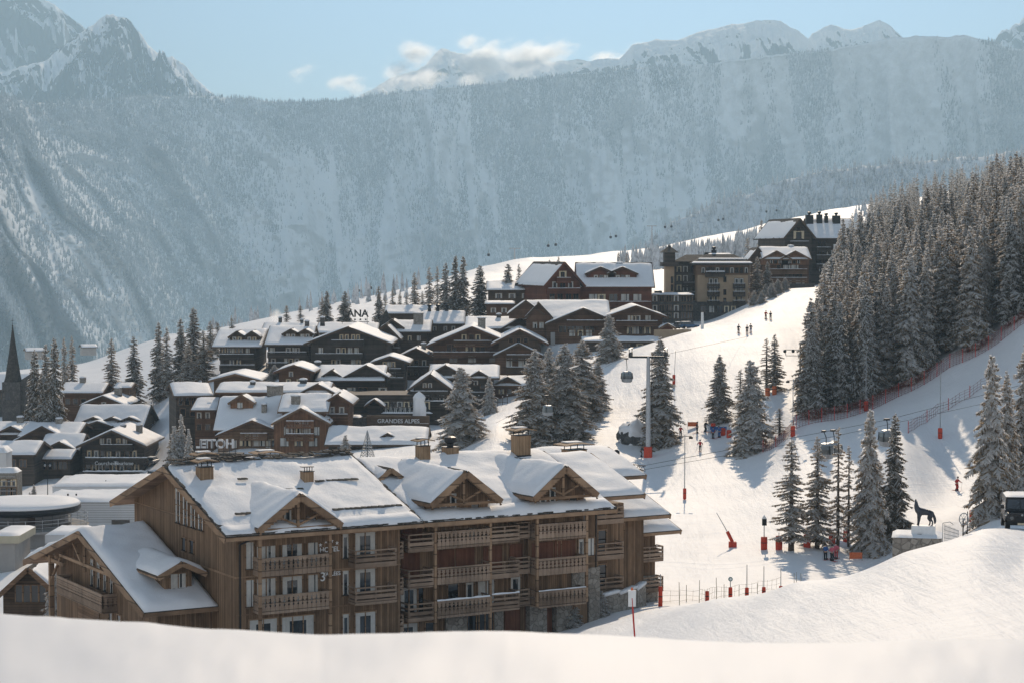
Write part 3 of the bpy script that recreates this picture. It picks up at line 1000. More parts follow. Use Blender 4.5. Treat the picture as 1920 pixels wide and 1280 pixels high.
cand = []
for i in range(60000):
    Y = 300 + 500 * _rg.random() ** 1.5
    px = _rg.uniform(1490, 2010)
    if px < left_bound(Y) or Y < np.interp(px, EP[:, 0], EP[:, 1]) + 1.5:
        continue
    x = (px - 960) / 3840 * Y
    sp = 3.6 if Y < 345 else (5.0 if Y < 430 else 7.0)
    if all((x - a) ** 2 + (Y - b) ** 2 > sp * sp for a, b, _ in cand[-1400:]):
        cand.append((x, Y, px))
    if len(cand) >= 560:
        break
cand.sort(key=lambda c: c[1])
FOREST = 'snow dusted spruces packed together in the forest right of the piste'
zc_ = ground_np(np.array([c[0] for c in cand]), np.array([c[1] for c in cand]))
_n_ind = 0
far_pts = []
for (x, Y, px), z in zip(cand, zc_):
    H = _rg.uniform(13.5, 22.5) * (0.80 if Y > 450 else (0.9 if Y > 380 else 1.0))
    if px < left_bound(Y) + 12: H *= 0.86
    if _n_ind < 205 and px < 1975:
        row = _rg.random()
        lit = Y > 520 or _rg.random() < 0.12  # true picks dark kinds; high on the hill their colour carries its shade
        kind = _rg.choice(['dark_a', 'dark_b', 'full_c']) if lit else _rg.choice(['full_a', 'full_b', 'full_d', 'full_c', 'slim_a', 'full_d'])
        tree(kind, (x, Y, z - 0.2), H, _rg.uniform(5.6, 8.4), _rg.uniform(0, 6.28), 'snow dusted spruce among many in the dense forest right of the piste', FOREST)
        _n_ind += 1
    else:
        far_pts.append((x, Y, z, H))

# the trees farther up that hill: one mass
_lo = [spruce_crown(18, 2.9, s, 0.62, 0.8, 8, 0.38, 0.5, 0.9, low=True) for s in (21, 22, 23)]
_V = []; _F = []; _M = []; _b = 0
for i, (x, Y, z, H) in enumerate(far_pts):
    V, F, M = _lo[i % 3]
    a = _rg.uniform(0, 6.28); s = H / 18; c_, s_ = math.cos(a) * s * 0.95, math.sin(a) * s * 0.95
    v = np.array(V)
    _V.append(np.stack([v[:, 0] * c_ - v[:, 1] * s_ + x, v[:, 0] * s_ + v[:, 1] * c_ + Y, v[:, 2] * s + z - 0.2], 1))
    _F.append(np.array(F) + _b); _M += M; _b += len(v)
_F = np.concatenate(_F)
_me = bpy.data.meshes.new('hill_forest')
_me.from_pydata(np.concatenate(_V).tolist(), [], [tuple(f) if f[2] != f[3] else tuple(f[:3]) for f in _F.tolist()])
for m in ('needles_dark', 'tree_snow'):  # dark needles put the shade of the upper hill into the colour
    _me.materials.append(MATS[m])
_me.polygons.foreach_set('material_index', _M); _me.update()
tag(link(bpy.data.objects.new('hill_forest', _me)), kind='stuff')

# frosted woods on the shoulder behind the village
_p = []
_r2 = np.random.default_rng(4)
for (x0, x1, Y0, Y1, n) in ((1150, 1250, 700, 860, 50), (1210, 1440, 700, 1000, 420), (1380, 1640, 750, 1150, 420), (1600, 1760, 1150, 1450, 190), (560, 800, 700, 860, 36), (380, 520, 760, 880, 20)):
    px = _r2.uniform(x0, x1, n); Y = _r2.uniform(Y0, Y1, n)
    x = (px - 960) / 3840 * Y
    _p.append(np.stack([x, Y, ground_np(x, Y) - 0.3], 1))
_p = np.concatenate(_p)
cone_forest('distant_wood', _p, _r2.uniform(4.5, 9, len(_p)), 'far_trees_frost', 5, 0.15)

# ------------------------------------------------------------------ single trees
def lone(kind, px, top, Y, w, label, group=None, sink=0.2):
    return tree_px(kind, px, top, None, Y, w, label, group, sink)


# in front of the village
lone('heavy_b', 865, 686, 322, 92, 'broad snowy spruce standing alone just left of the white snow lane by the village')
lone('full_a', 1003, 652, 318, 92, 'wide snowy spruce at the left end of the clump beside the village lane')
lone('full_b', 1058, 640, 321, 92, 'tall snowy spruce in the middle of the clump, behind the small gondola cabin')
lone('full_d', 1030, 648, 345, 60, 'snowy spruce half hidden at the back of the clump beside the lane')
lone('full_b', 1092, 634, 340, 84, 'tallest snowy spruce toward the right of the clump beside the lane')
lone('full_a', 1122, 676, 348, 48, 'short snowy spruce at the right end of the clump beside the piste')
lone('heavy_b', 1142, 588, 405, 54, 'small snow covered spruce in front of the gabled restaurant terrace')
lone('full_a', 1238, 630, 318, 76, 'big dark spruce just behind the grey lift pylon with the red base')
lone('heavy_a', 918, 702, 375, 30, 'small frosted spruce beside the black chalet above the snow lane')
# on the piste
G2 = None
lone('full_a', 1350, 662, 325, 52, 'pointed snowy spruce left of the thin tree on the middle of the piste')
lone('bare_a', 1389, 690, 321, 30, 'thin bare spruce squeezed between two fuller trees on the piste')
lone('heavy_b', 1408, 672, 303, 82, 'broad snow laden spruce with a clear trunk casting a shadow on the piste')
lone('bare_a', 1438, 632, 338, 26, 'thin bare tree with an orange pad round its foot, upper piste')
lone('slim_a', 1453, 624, 337, 36, 'slim spruce with an orange pad round its foot, upper piste')
lone('bare_a', 1463, 762, 305, 26, 'small reddish bare tree at the end of the red net on the piste')
lone('slim_b', 1486, 820, 224, 66, 'see-through spruce at the left end of the row on the lower piste')
lone('slim_a', 1535, 814, 226, 62, 'narrow spruce second from the left in the row on the lower piste')
lone('bare_a', 1574, 797, 228, 34, 'very thin tall spruce between the narrow spruce and the pair of big ones')
lone('bare_a', 1594, 832, 231, 28, 'thinnest bare spruce right beside the very thin tall one on the lower piste')
lone('bare_a', 1618, 852, 229, 26, 'bare spruce trunk standing close to the big snowy spruce on the lower piste')
lone('heavy_b', 1634, 764, 226, 72, 'big snow laden spruce under the pale gondola cabin on the lower piste')
lone('dark_a', 1680, 770, 231, 58, 'big ragged dark spruce just left of the wolf statue')
lone('slim_b', 1652, 862, 233, 40, 'low leaning spruce filling the gap between the two big spruces on the lower piste')
lone('heavy_b', 1862, 662, 206, 84, 'tall heavily snowed spruce behind the parked off-road car')
lone('full_b', 1890, 690, 214, 60, 'second tall snowy spruce close behind the parked off-road car')
lone('full_b', 1925, 640, 222, 74, 'snowy spruce cut off by the right edge behind the parked car')
lone('heavy_a', 1915, 892, 203, 60, 'small bushy snow laden spruce right behind the parked car')
lone('full_d', 1934, 720, 240, 60, 'slender snowy spruce farther back at the right edge')
# left village
lone('dark_a', 63, 652, 415, 46, 'dark spruce in the church clump, nearest to the church tower')
lone('dark_b', 84, 640, 409, 48, 'dark spruce in the middle of the church clump')
lone('dark_a', 101, 630, 405, 52, 'largest dark spruce at the front of the church clump')
lone('slim_a', 119, 630, 455, 26, 'thin spruce right of the church clump, left one of the pair')
lone('slim_a', 134, 628, 460, 28, 'thin spruce right of the church clump, right one of the pair')
lone('slim_a', 208, 632, 468, 38, 'open branched spruce on the snow slope above the village roofs')
lone('dark_b', 250, 627, 462, 40, 'dark spruce with drooping tip above the little shed by the village street')
lone('dark_b', 297, 600, 455, 36, 'dark spruce at the left end of the tree row beside the large dark hotel')
lone('slim_a', 312, 612, 452, 34, 'brownish spruce in the tree row beside the large dark hotel')
lone('dark_b', 338, 594, 462, 36, 'tall narrow spruce at the back of the row beside the large dark hotel')
lone('dark_a', 362, 574, 452, 46, 'tallest dark spruce of the row beside the large dark hotel')
lone('slim_a', 352, 640, 438, 38, 'sunlit brown spruce at the front of the row beside the large dark hotel')
lone('slim_a', 381, 618, 442, 44, 'sunlit brown spruce nearest the end wall of the large dark hotel')
lone('slim_a', 394, 600, 480, 30, 'slender spruce peeping above the others beside the dark hotel end wall')
lone('slim_b', 408, 603, 486, 24, 'slender spruce just above the roof end of the dark hotel')
lone('heavy_a', 325, 795, 350, 46, 'small frosted spruce on the village street beside the mirrored roof letters')
lone('heavy_a', 647, 812, 318, 32, 'short frosted fir in front of the low snowy roof with the tiny gable')
lone('heavy_a', 100, 1062, 186, 56, 'snow covered young spruce under the porch of the wooden annexe')
lone('heavy_a', 338, 772, 352, 32, 'frosted young spruce at the foot of the bracketed street wing')
lone('heavy_a', 352, 800, 340, 26, 'small frosted fir just left of the mirrored roof letters')
# behind the roofs
lone('slim_a', 434, 590, 540, 16, 'tiny spruce left of the smoke above the dark hotel roof')
lone('slim_b', 537, 571, 545, 18, 'small bare spruce beside the smoke behind the dark hotel roof')
lone('slim_b', 563, 571, 545, 18, 'small spruce right of the smoke behind the dark hotel roof')
lone('dark_b', 613, 543, 528, 30, 'dark spruce of the pair left of the roof letters, left one')
lone('slim_a', 604, 556, 533, 22, 'brown spruce tucked left of the pair by the roof letters')
lone('dark_b', 647, 543, 526, 34, 'dark spruce of the pair left of the roof letters, right one')
lone('dark_b', 710, 534, 520, 24, 'dark spruce between the roof letters and the little turret')
lone('slim_b', 722, 552, 525, 18, 'thin spruce left of the little turret on the village roofs')
for i, (px, top) in enumerate([(736, 538), (750, 545), (762, 548), (792, 545)]):
    lone('slim_a', px, top, 545 + 3 * i, 18, 'small spruce in the even row above the turret roof', 'small spruces above the turret roof')
lone('slim_a', 777, 509, 520, 30, 'brown spruce at the left of the tall ridge clump')
lone('slim_a', 805, 499, 516, 30, 'tall brown spruce between the ridge clump and its left neighbour')
lone('slim_b', 820, 497, 530, 18, 'thin lone spruce just left of the tall dark ridge clump')
lone('dark_b', 836, 489, 505, 36, 'broad dark spruce at the left of the tall dark ridge clump')
lone('dark_a', 854, 477, 500, 36, 'tallest dark spruce in the ridge clump')
lone('dark_b', 869, 477, 498, 36, 'twin dark spruce beside the tallest in the ridge clump')
lone('dark_a', 900, 495, 490, 50, 'separate dark spruce right of the tall ridge clump')
lone('dark_b', 953, 492, 488, 44, 'dark spruce in front of the long low roof left of the red brown chalet')
lone('slim_a', 973, 493, 545, 20, 'small spruce right behind the long low roof')
lone('slim_b', 994, 505, 550, 14, 'tiny spruce behind the long low roof, left of the red brown chalet')
lone('slim_b', 1008, 505, 555, 14, 'tiny spruce nearer to the red brown chalet gable')
lone('slim_a', 1030, 486, 560, 22, 'spruce rising just left of the red brown chalet gable top')
lone('slim_a', 1047, 480, 565, 18, 'spruce rising behind the red brown chalet gable top')
lone('slim_b', 1160, 472, 560, 12, 'tiny tree top behind the red brown chalet roof')
lone('slim_b', 1175, 473, 560, 12, 'tiny twin tree top behind the red brown chalet roof')
lone('slim_b', 1427, 410, 600, 20, 'thin spruce of the pair left of the tall chalet with roof chimneys')
lone('dark_b', 1440, 411, 598, 24, 'dark spruce of the pair left of the tall chalet with roof chimneys')
lone('bare_a', 1402, 445, 545, 20, 'bare brown tree right of the tan stone hotel')
lone('slim_a', 1419, 480, 498, 30, 'brown spruce between the tan hotel and the orange brown chalet')
lone('dark_b', 1439, 488, 492, 24, 'dark spruce in front of the orange brown chalet')
# ------------------------------------------------------------------ building kit
_wcache = {}


def win_mesh(w, h, style, fmat):
    """one window facing -y, its sill at z = 0: frame, sashes, glass and what hangs behind it"""
    w = round(w, 1); h = round(h, 1)
    key = (w, h, style, fmat)
    if key in _wcache:
        return _wcache[key]
    b = MB().mat(fmat)
    x0, x1 = -w / 2, w / 2
    fr = 0.09 if w > 0.7 else 0.07
    b.box(x0 - fr, x0, -0.09, 0.04, -fr, h + fr); b.box(x1, x1 + fr, -0.09, 0.04, -fr, h + fr)
    b.box(x0, x1, -0.09, 0.04, h, h + fr); b.box(x0 - 0.02, x1 + 0.02, -0.16, 0.04, -fr, 0.0)
    n = 2 if w > 1.0 else 1
    if w > 2.2: n = 3
    for i in range(1, n):
        xx = x0 + w * i / n
        b.box(xx - 0.04, xx + 0.04, -0.07, 0.03, 0, h)
    if style.endswith('x'):
        b.box(x0, x1, -0.065, 0.03, h * 0.5 - 0.03, h * 0.5 + 0.03)
    st = style.rstrip('x')
    b.mat('glass_dark' if st in ('dark', 'door') else 'glass')
    b.box(x0, x1, -0.02, 0.02, 0, h)
    if st in ('cur', 'warm'):
        b.mat('curtain_warm' if st == 'warm' else 'curtain')
        for sgn in (-1, 1):
            k = 5; a = x0 if sgn < 0 else x1
            ww = w * 0.24
            for i in range(k):                     # folds
                u0 = a - sgn * ww * i / k; u1 = a - sgn * ww * (i + 1) / k
                d0 = -0.030 - 0.014 * (i % 2); d1 = -0.030 - 0.014 * ((i + 1) % 2)
                lo = 0.03 + 0.10 * h * (i / k) ** 2
                b.add([(u0, d0, lo), (u1, d1, lo), (u1, d1, h), (u0, d0, h)], [(0, 1, 2, 3)])
        b.box(x0, x1, -0.034, -0.022, h * 0.86, h)
    if st == 'white':
        b.mat('curtain')
        k = 8
        for i in range(k):
            if i == 5: continue
            u0 = x0 + w * i / k; u1 = x0 + w * (i + 1) / k
            d0 = -0.030 - 0.012 * (i % 2); d1 = -0.030 - 0.012 * ((i + 1) % 2)
            b.add([(u0, d0, 0.02), (u1, d1, 0.02), (u1, d1, h), (u0, d0, h)], [(0, 1, 2, 3)])
    me = b.mesh('window', fix=False)
    _wcache[key] = me
    return me


def balcony_mb(x0, x1, y, depth, z, style, wood='wood_balcony', h=1.05, snow=0.0, ends=True):
    """balcony hung on a wall at y, slab top at z"""
    b = MB().mat(wood)
    yo = y - depth
    b.box(x0, x1, yo, y - 0.003, z - 0.22, z)
    def run(p0, p1):
        p0 = Vector(p0); p1 = Vector(p1); L = (p1 - p0).length; d = (p1 - p0) / L
        nrm = Vector((d.y, -d.x, 0))
        b.beam(p0 + Vector((0, 0, h)), p1 + Vector((0, 0, h)), 0.14, 0.09)
        if style == 'board':
            b.beam(p0 + Vector((0, 0, 0.04)), p1 + Vector((0, 0, 0.04)), 0.10, 0.12)
            n = max(2, round(L / 0.36)); w = L / n
            for i in range(n):
                a = i * w + 0.012; c = (i + 1) * w - 0.012
                zs = [(0.0, -0.26), (0, 0.26), (0.075, 0.36), (0, 0.46), (0.0, 0.50), (0.11, 0.62), (0.0, 0.74), (0.075, 0.82), (0, 0.90), (0, h - 0.05)]
                poly = [(a + e, q) for e, q in zs] + [(c - e, q) for e, q in zs[::-1]]
                b.prism([p0 + d * u + Vector((0, 0, q)) + nrm * 0.045 for u, q in poly], nrm * 0.035)
        else:
            for zz, hh in ((0.02, 0.30), (0.40, 0.26), (0.76, 0.16)):
                b.beam(p0 + Vector((0, 0, zz)), p1 + Vector((0, 0, zz)), 0.06, hh)
            n = max(1, round(L / 1.5))
            for i in range(n + 1):
                q = p0 + d * (L * i / n)
                b.beam(q + Vector((0, 0, -0.2)) - nrm * 0.05, q + Vector((0, 0, h)) - nrm * 0.05, 0.10, 0.10, (1, 0, 0))
    run((x0, yo, z), (x1, yo, z))
    if ends:
        run((x0, y - 0.02, z), (x0, yo + 0.05, z)); run((x1, yo + 0.05, z), (x1, y - 0.02, z))
    if snow:
        b.mat('roof_snow')
        n = max(3, int((x1 - x0) / 0.4)); rg = random.Random(int(x0 * 31 + z * 17))
        rows = []
        for k, dy in enumerate((-0.09, -0.05, 0.05, 0.09)):
            rows.append([(x0 + (x1 - x0) * i / n, yo + dy, z + h + 0.045 + (0 if k in (0, 3) else snow * rg.uniform(0.5, 1.2))) for i in range(n + 1)])
        b.grid(rows)
    return b


def chevron(half, zr, slope, t):
    """roof cross-section as (across, height) points: top line then underside"""
    ze = zr - half * slope
    return [(-half, ze), (0, zr), (half, ze), (half, ze - t), (0, zr - t), (-half, ze - t)]


def gable_roof(parent, axis, c, half, zr, slope, a0, a1, t=0.28, fascia='wood_trim', snow=0.45, seed=1, res=0.55, asym=None, bare=0.0, guard=False, name='roof', trim=True):
    """gable roof; axis 'x' or 'y' is the direction of the ridge, c the ridge's other coordinate, a0..a1 its run.
    Snow lies on it as a displaced sheet with rounded irregular edges (child: snow_cover)."""
    b = MB().mat('slate')
    hl, hr = (half, half) if asym is None else asym
    mp = (lambda a, v, z: (a, c + v, z)) if axis == 'x' else (lambda a, v, z: (c + v, a, z))
    zl, zrr = zr - hl * slope, zr - hr * slope
    sec = [(-hl, zl), (0, zr), (hr, zrr), (hr, zrr - t), (0, zr - t), (-hl, zl - t)]
    dirv = (a1 - a0, 0, 0) if axis == 'x' else (0, a1 - a0, 0)
    b.prism([mp(a0, v, z) for v, z in sec], dirv)
    b.mat(fascia)
    # barge boards on both gables, eave boards
    if trim:
        for a in (a0, a1):
            s = -1 if a == a0 else 1
            for v0, z0, v1, z1 in ((-hl, zl, 0, zr), (0, zr, hr, zrr)):
                aa = a + s * 0.05
                b.beam(mp(aa, v0, z0 - t * 0.5 - 0.07), mp(aa, v1, z1 - t * 0.5 - 0.07), 0.08, t + 0.16)
        for v, z in ((-hl, zl), (hr, zrr)):
            sg = -1 if v < 0 else 1
            b.beam(mp(a0 + 0.02, v + sg * 0.045, z - t * 0.62), mp(a1 - 0.02, v + sg * 0.045, z - t * 0.62), 0.08, t * 0.9)
    # soffit boards, a hair under the slab
    b.mat('wood_hotel_flat' if fascia in ('wood_trim', 'wood_balcony') else 'wood_dark_brown')
    for v0, z0, v1, z1 in ((-hl, zl, 0, zr), (0, zr, hr, zrr)):
        b.add([mp(a0, v0, z0 - t - 0.004), mp(a1, v0, z0 - t - 0.004), mp(a1, v1, z1 - t - 0.004), mp(a0, v1, z1 - t - 0.004)], [(0, 1, 2, 3)])
    ro = b.build(name, parent)
    if snow:
        L = abs(a1 - a0)
        na = max(4, int(L / res)); nv = max(6, int((hl + hr) / res))
        if nv % 2: nv += 1
        A = np.linspace(a0 + 0.05, a1 - 0.05, na + 1)
        Vv = np.unique(np.concatenate([np.linspace(-hl + 0.03, 0, nv // 2 + 1), np.linspace(0, hr - 0.03, nv // 2 + 1)]))
        AA, VV = np.meshgrid(A, Vv, indexing='ij')
        wob = fbm(AA * 0.9 + seed * 13, VV * 0.9, seed, 3)
        base = zr - np.sqrt(VV ** 2 + 0.16) * slope + 0.02
        de = np.minimum(np.minimum(AA - A[0], A[-1] - AA), np.minimum(VV + hl - 0.03, hr - 0.03 - VV))
        edge = np.clip(de / 0.55, 0, 1); edge = np.sqrt(1 - (1 - edge) ** 2)
        th = snow * (0.80 + 0.55 * fbm(AA * 0.28 + seed, VV * 0.28, seed + 5, 4) + 0.12 * wob)
        th = th * (0.30 + 0.70 * edge)
        if bare:
            m = fbm(AA * 0.45 + seed * 3, VV * 0.9 + seed, seed + 9, 4)
            th = th * np.clip((m + 1.05 - bare * 1.15) / 0.22, -0.3, 1)
        if guard:                # snow broken along a guard rail near the eave
            for vg in (-hl + 1.5, hr - 1.5):
                th = np.where(np.abs(VV - vg) < res * 0.45, th * 0.35, th)
        Zt = base + th
        ex = np.clip(1 - de / 0.3, 0, 1)
        sgnv = np.sign(VV)
        VV2 = VV + sgnv * 0.10 * wob * ex
        rows = [[mp(AA[i, j], VV2[i, j], Zt[i, j]) for j in range(len(Vv))] for i in range(len(A))]
        s = MB().mat('roof_snow'); s.grid(rows)
        n = len(A); m_ = len(Vv)
        ring = [(i, 0) for i in range(n)] + [(n - 1, j) for j in range(1, m_)] + [(i, m_ - 1) for i in range(n - 2, -1, -1)] + [(0, j) for j in range(m_ - 2, 0, -1)]
        k0 = len(s.v)
        lo = [mp(AA[i, j], VV[i, j], zr - abs(VV[i, j]) * slope - 0.03) for i, j in ring]
        s.v.extend(lo)
        idx = [i * m_ + j for i, j in ring]
        q = len(ring)
        for i in range(q):
            s.f.append((idx[i], idx[(i + 1) % q], k0 + (i + 1) % q, k0 + i)); s.mi.append(0)
        so = s.build('snow_cover', ro, smooth=True)
    return ro


def flat_snow(b, x0, x1, y0, y1, z, th, seed=1, res=0.6):
    n = max(3, int((x1 - x0) / res)); m = max(3, int((y1 - y0) / res))
    xs = np.linspace(x0, x1, n + 1); ys = np.linspace(y0, y1, m + 1)
    XX, YY = np.meshgrid(xs, ys, indexing='ij')
    de = np.minimum(np.minimum(XX - x0, x1 - XX), np.minimum(YY - y0, y1 - YY))
    e = np.clip(de / 0.4, 0, 1)
    Z = z + th * (0.2 + 0.8 * np.sqrt(1 - (1 - e) ** 2)) * (0.85 + 0.4 * fbm(XX * 0.4, YY * 0.4, seed, 4))
    Z[0, :] = Z[-1, :] = z - 0.01; Z[:, 0] = Z[:, -1] = z - 0.01
    b.mat('roof_snow').grid([[(XX[i, j], YY[i, j], Z[i, j]) for j in range(m + 1)] for i in range(n + 1)])
    return b


def chimney(parent, x, y, z0, z1, w=0.9, d=0.9, mat='wood_chimney', cap='slab', name='chimney'):
    b = MB().mat(mat)
    b.box(x - w / 2, x + w / 2, y - d / 2, y + d / 2, z0, z1)
    b.mat('dark_metal'); b.box(x - w / 2 - 0.04, x + w / 2 + 0.04, y - d / 2 - 0.04, y + d / 2 + 0.04, z0, z0 + 0.55)
    b.box(x - w / 2 - 0.05, x + w / 2 + 0.05, y - d / 2 - 0.05, y + d / 2 + 0.05, z1, z1 + 0.06)
    o = b.build(name, parent)
    k = MB()
    if cap == 'slab':
        k.mat('dark_metal')
        for sx in (-1, 1):
            for sy in (-1, 1):
                k.box(x + sx * w * 0.38 - 0.03, x + sx * w * 0.38 + 0.03, y + sy * d * 0.38 - 0.03, y + sy * d * 0.38 + 0.03, z1 + 0.06, z1 + 0.40)
        k.mat('wood_chimney')
        e = w * 0.82
        k.prism([(x - e, y - d * 0.8, z1 + 0.40), (x, y - d * 0.8, z1 + 0.56), (x + e, y - d * 0.8, z1 + 0.40), (x + e, y - d * 0.8, z1 + 0.48), (x, y - d * 0.8, z1 + 0.64), (x - e, y - d * 0.8, z1 + 0.48)], (0, d * 1.6, 0))
        k.mat('roof_snow'); k.box(x - e * 0.5, x + e * 0.6, y, y + d * 0.7, z1 + 0.60, z1 + 0.68)
    elif cap == 'crown':
        k.mat('dark_metal')
        for i in range(4):
            xx = x - w * 0.4 + w * 0.8 * i / 3
            k.tube((xx, y - d * 0.3, z1), (xx, y - d * 0.3, z1 + 0.35), 0.035, 0.035, 5)
        k.box(x - w * 0.6, x + w * 0.6, y - d * 0.4, y + d * 0.4, z1 + 0.35, z1 + 0.40)
    elif cap == 'cowl':
        k.mat('dark_metal').lathe([(0.28, z1 + 0.05), (0.28, z1 + 0.3), (0.5, z1 + 0.45), (0.5, z1 + 0.85), (0.2, z1 + 0.95)], 10, (x, y, 0))
    elif cap == 'snow':
        k.mat('roof_snow').lathe([(w * 0.62, z1 + 0.05), (w * 0.66, z1 + 0.22), (w * 0.4, z1 + 0.38), (0.02, z1 + 0.43)], 8, (x, y, 0))
    if k.v:
        k.build('chimney_cap', o)
    return o


class Bld:
    """a building whose front (local -y) spans columns px0..px1 of the photograph at distance Y"""

    def __init__(s, name, label, px0, px1, Y, D, rz=0.0, wall='wood_dark', cat='building', group=None, frame='wood_trim', origin=None, W=None):
        s.Y = Y; s.rz = R(rz); s.wall = wall; s.frame = frame; s.D = D
        s.pxc = (px0 + px1) / 2
        s.W = (px1 - px0) / 3840.0 * Y / max(0.3, math.cos(s.rz)) if W is None else W
        x = (s.pxc - 960) / 3840.0 * Y
        cs = [ground(x + math.cos(s.rz) * a - math.sin(s.rz) * b_, Y + math.sin(s.rz) * a + math.cos(s.rz) * b_) for a in (-s.W / 2, 0, s.W / 2) for b_ in (0, D)]
        s.gz = min(cs) - 0.3
        s.root = thing(name, (x, Y, s.gz), s.rz, label, cat, group)
        s.seed = int(abs(px0) * 3 + Y) % 997

    def lx(s, px): return (px - s.pxc) / 3840.0 * s.Y / max(0.3, math.cos(s.rz))
    def lz(s, py, dy=0.0): return tanel(py) * (s.Y + dy) - s.gz

    def body(s, eave, apex, ridge='y', os_=1.0, of=1.2, snow=0.45, fascia='wood_dark_brown', t=0.28, bare=0.0, x0=None, x1=None, y0=0.0, y1=None, z0=0.0, res=0.6, wallname='wall', guard=False):
        """eave / apex: rows in the photograph where eave and ridge stand"""
        snow = snow * 0.58; bare = max(bare, 0.19)
        x0 = -s.W / 2 if x0 is None else x0; x1 = s.W / 2 if x1 is None else x1
        y1 = s.D if y1 is None else y1
        if ridge == 'y':
            c = (x0 + x1) / 2; half = (x1 - x0) / 2
            ze = s.lz(eave, y0 - of); zr = s.lz(apex, y0 - of)
            slope = (zr - ze) / (half + os_)
            zw = zr - half * slope - t
            poly = [(x0, y0, z0), (x1, y0, z0), (x1, y0, zw), (c, y0, zr - t - 0.02), (x0, y0, zw)]
            MB().mat(s.wall).prism(poly, (0, y1 - y0, 0)).build(wallname, s.root)
            ro = gable_roof(s.root, 'y', c, half + os_, zr, slope, y0 - of, y1 + of, t, fascia, snow, s.seed, res, bare=bare, guard=guard)
        else:
            c = (y0 + y1) / 2; half = (y1 - y0) / 2
            ze = s.lz(eave, y0 - of); zr = s.lz(apex, c)
            slope = (zr - ze) / (half + of)
            zw = zr - half * slope - t
            poly = [(x0, y0, z0), (x0, y1, z0), (x0, y1, zw), (x0, c, zr - t - 0.02), (x0, y0, zw)]
            MB().mat(s.wall).prism(poly, (x1 - x0, 0, 0)).build(wallname, s.root)
            ro = gable_roof(s.root, 'x', c, half + of, zr, slope, x0 - os_, x1 + os_, t, fascia, snow, s.seed, res, bare=bare, guard=guard)
        s.zr, s.zw, s.slope, s.c, s.ridge, s.half, s.of = zr, zw, slope, c, ridge, half, of
        return ro

    def win(s, x, z, w, h, style='cur', y=0.0, face='f', parent=None):
        o = bpy.data.objects.new('window', win_mesh(w, h, style, s.frame)); link(o, parent or s.root)
        if face == 'f': o.location = (x, y - 0.003, z)
        elif face == 'l': o.location = (y - 0.003, x, z); o.rotation_euler = (0, 0, -math.pi / 2)
        elif face == 'r': o.location = (y + 0.003, x, z); o.rotation_euler = (0, 0, math.pi / 2)
        return o

    def row(s, py, pxs, w, h, style='cur', y=0.0):
        """windows whose centres stand in row py and columns pxs"""
        for i, px in enumerate(pxs):
            st = style if isinstance(style, str) else style[i % len(style)]
            s.win(s.lx(px), s.lz(py, y) - h / 2, w, h, st, y)

    def balc(s, px0, px1, rail, depth=1.2, y=0.0, style='plank', wood=None, snow=0.10, h=1.0):
        z = s.lz(rail, y - depth) - h
        return balcony_mb(s.lx(px0), s.lx(px1), y, depth, z, style, wood or s.wall, h, snow).build('balcony', s.root)

    def cross(s, px, apex, half, rise, y0, y1, wallmat=None, of=0.7, snow=0.35, down=1.0, wins=None, fascia='wood_dark_brown', t=0.22, name='dormer', os_=0.35):
        """gabled dormer or cross gable facing the front; apex row read at its face; the roof runs from y0 back to y1"""
        snow = snow * 0.65
        xc = s.lx(px); zr = s.lz(apex, y0)
        slope = rise / half
        zw = zr - (half - os_) * slope - t
        d = MB().mat(wallmat or s.wall)
        hw = half - os_
        d.prism([(xc - hw, y0, zw - down), (xc + hw, y0, zw - down), (xc + hw, y0, zw), (xc, y0, zr - t - 0.02), (xc - hw, y0, zw)], (0, y1 - y0, 0))
        do = d.build(name, s.root)
        gable_roof(do, 'y', xc, half, zr, slope, y0 - of, y1, t, fascia, snow, s.seed + int(px), 0.4, name='dormer_roof')
        for (dx, dz, w, h, st) in wins or []:
            s.win(xc + dx, zw + dz, w, h, st, y0, parent=do)
        return do

    def chim(s, px, top, y, w=0.9, mat='stone_dark', cap='snow', hgt=1.8):
        z1 = s.lz(top, y)
        return chimney(s.root, s.lx(px), y, z1 - hgt, z1, w, w, mat, cap)


def text_mesh(txt, size, mat, depth=0.06, bold=0.0):
    cu = bpy.data.curves.new('lettering', 'FONT')
    cu.body = txt; cu.size = size; cu.extrude = depth; cu.offset = bold * size; cu.align_x = 'CENTER'; cu.align_y = 'CENTER'
    tmp = bpy.data.objects.new('tmp', cu); C.objects.link(tmp)
    dg = bpy.context.evaluated_depsgraph_get()
    me = bpy.data.meshes.new_from_object(tmp.evaluated_get(dg))
    bpy.data.objects.remove(tmp); bpy.data.curves.remove(cu)
    me.materials.clear(); me.materials.append(MATS[mat])
    return me


def letters(txt, size, mat, parent, loc, rz=0.0, depth=0.06, name='lettering', bold=0.0):
    o = bpy.data.objects.new(name, text_mesh(txt, size, mat, depth, bold)); link(o, parent)
    o.location = loc; o.rotation_euler = (math.pi / 2, 0, rz)
    return o


# ------------------------------------------------------------------ the wooden hotel in the foreground
HA = R(30)
HX, HY, HZ = -20.3, 150.0, -30.3
hot = Bld('hotel', 'long brown timber hotel with carved balconies and snowy gabled roofs below the foreground bank', 440, 440.01, 150, 22, 30, 'wood_hotel', 'hotel', frame='wood_trim')
H_ = hot.root
H_.location = (HX, HY, HZ)
ZE, ZR, SL = 10.1, 14.0, 0.32
# W1: the gabled front block
MB().mat('wood_hotel').prism([(0, 0, -1), (0, 22, -1), (0, 22, ZE + .05), (0, 11, ZR - 0.36), (0, 0, ZE + .05)], (13.5, 0, 0)).build('wall', H_)
gable_roof(H_, 'x', 11, 12.6, ZR, SL, -1.5, 14.7, 0.34, 'wood_trim', 0.42, 5, 0.40, guard=True, bare=0.16)
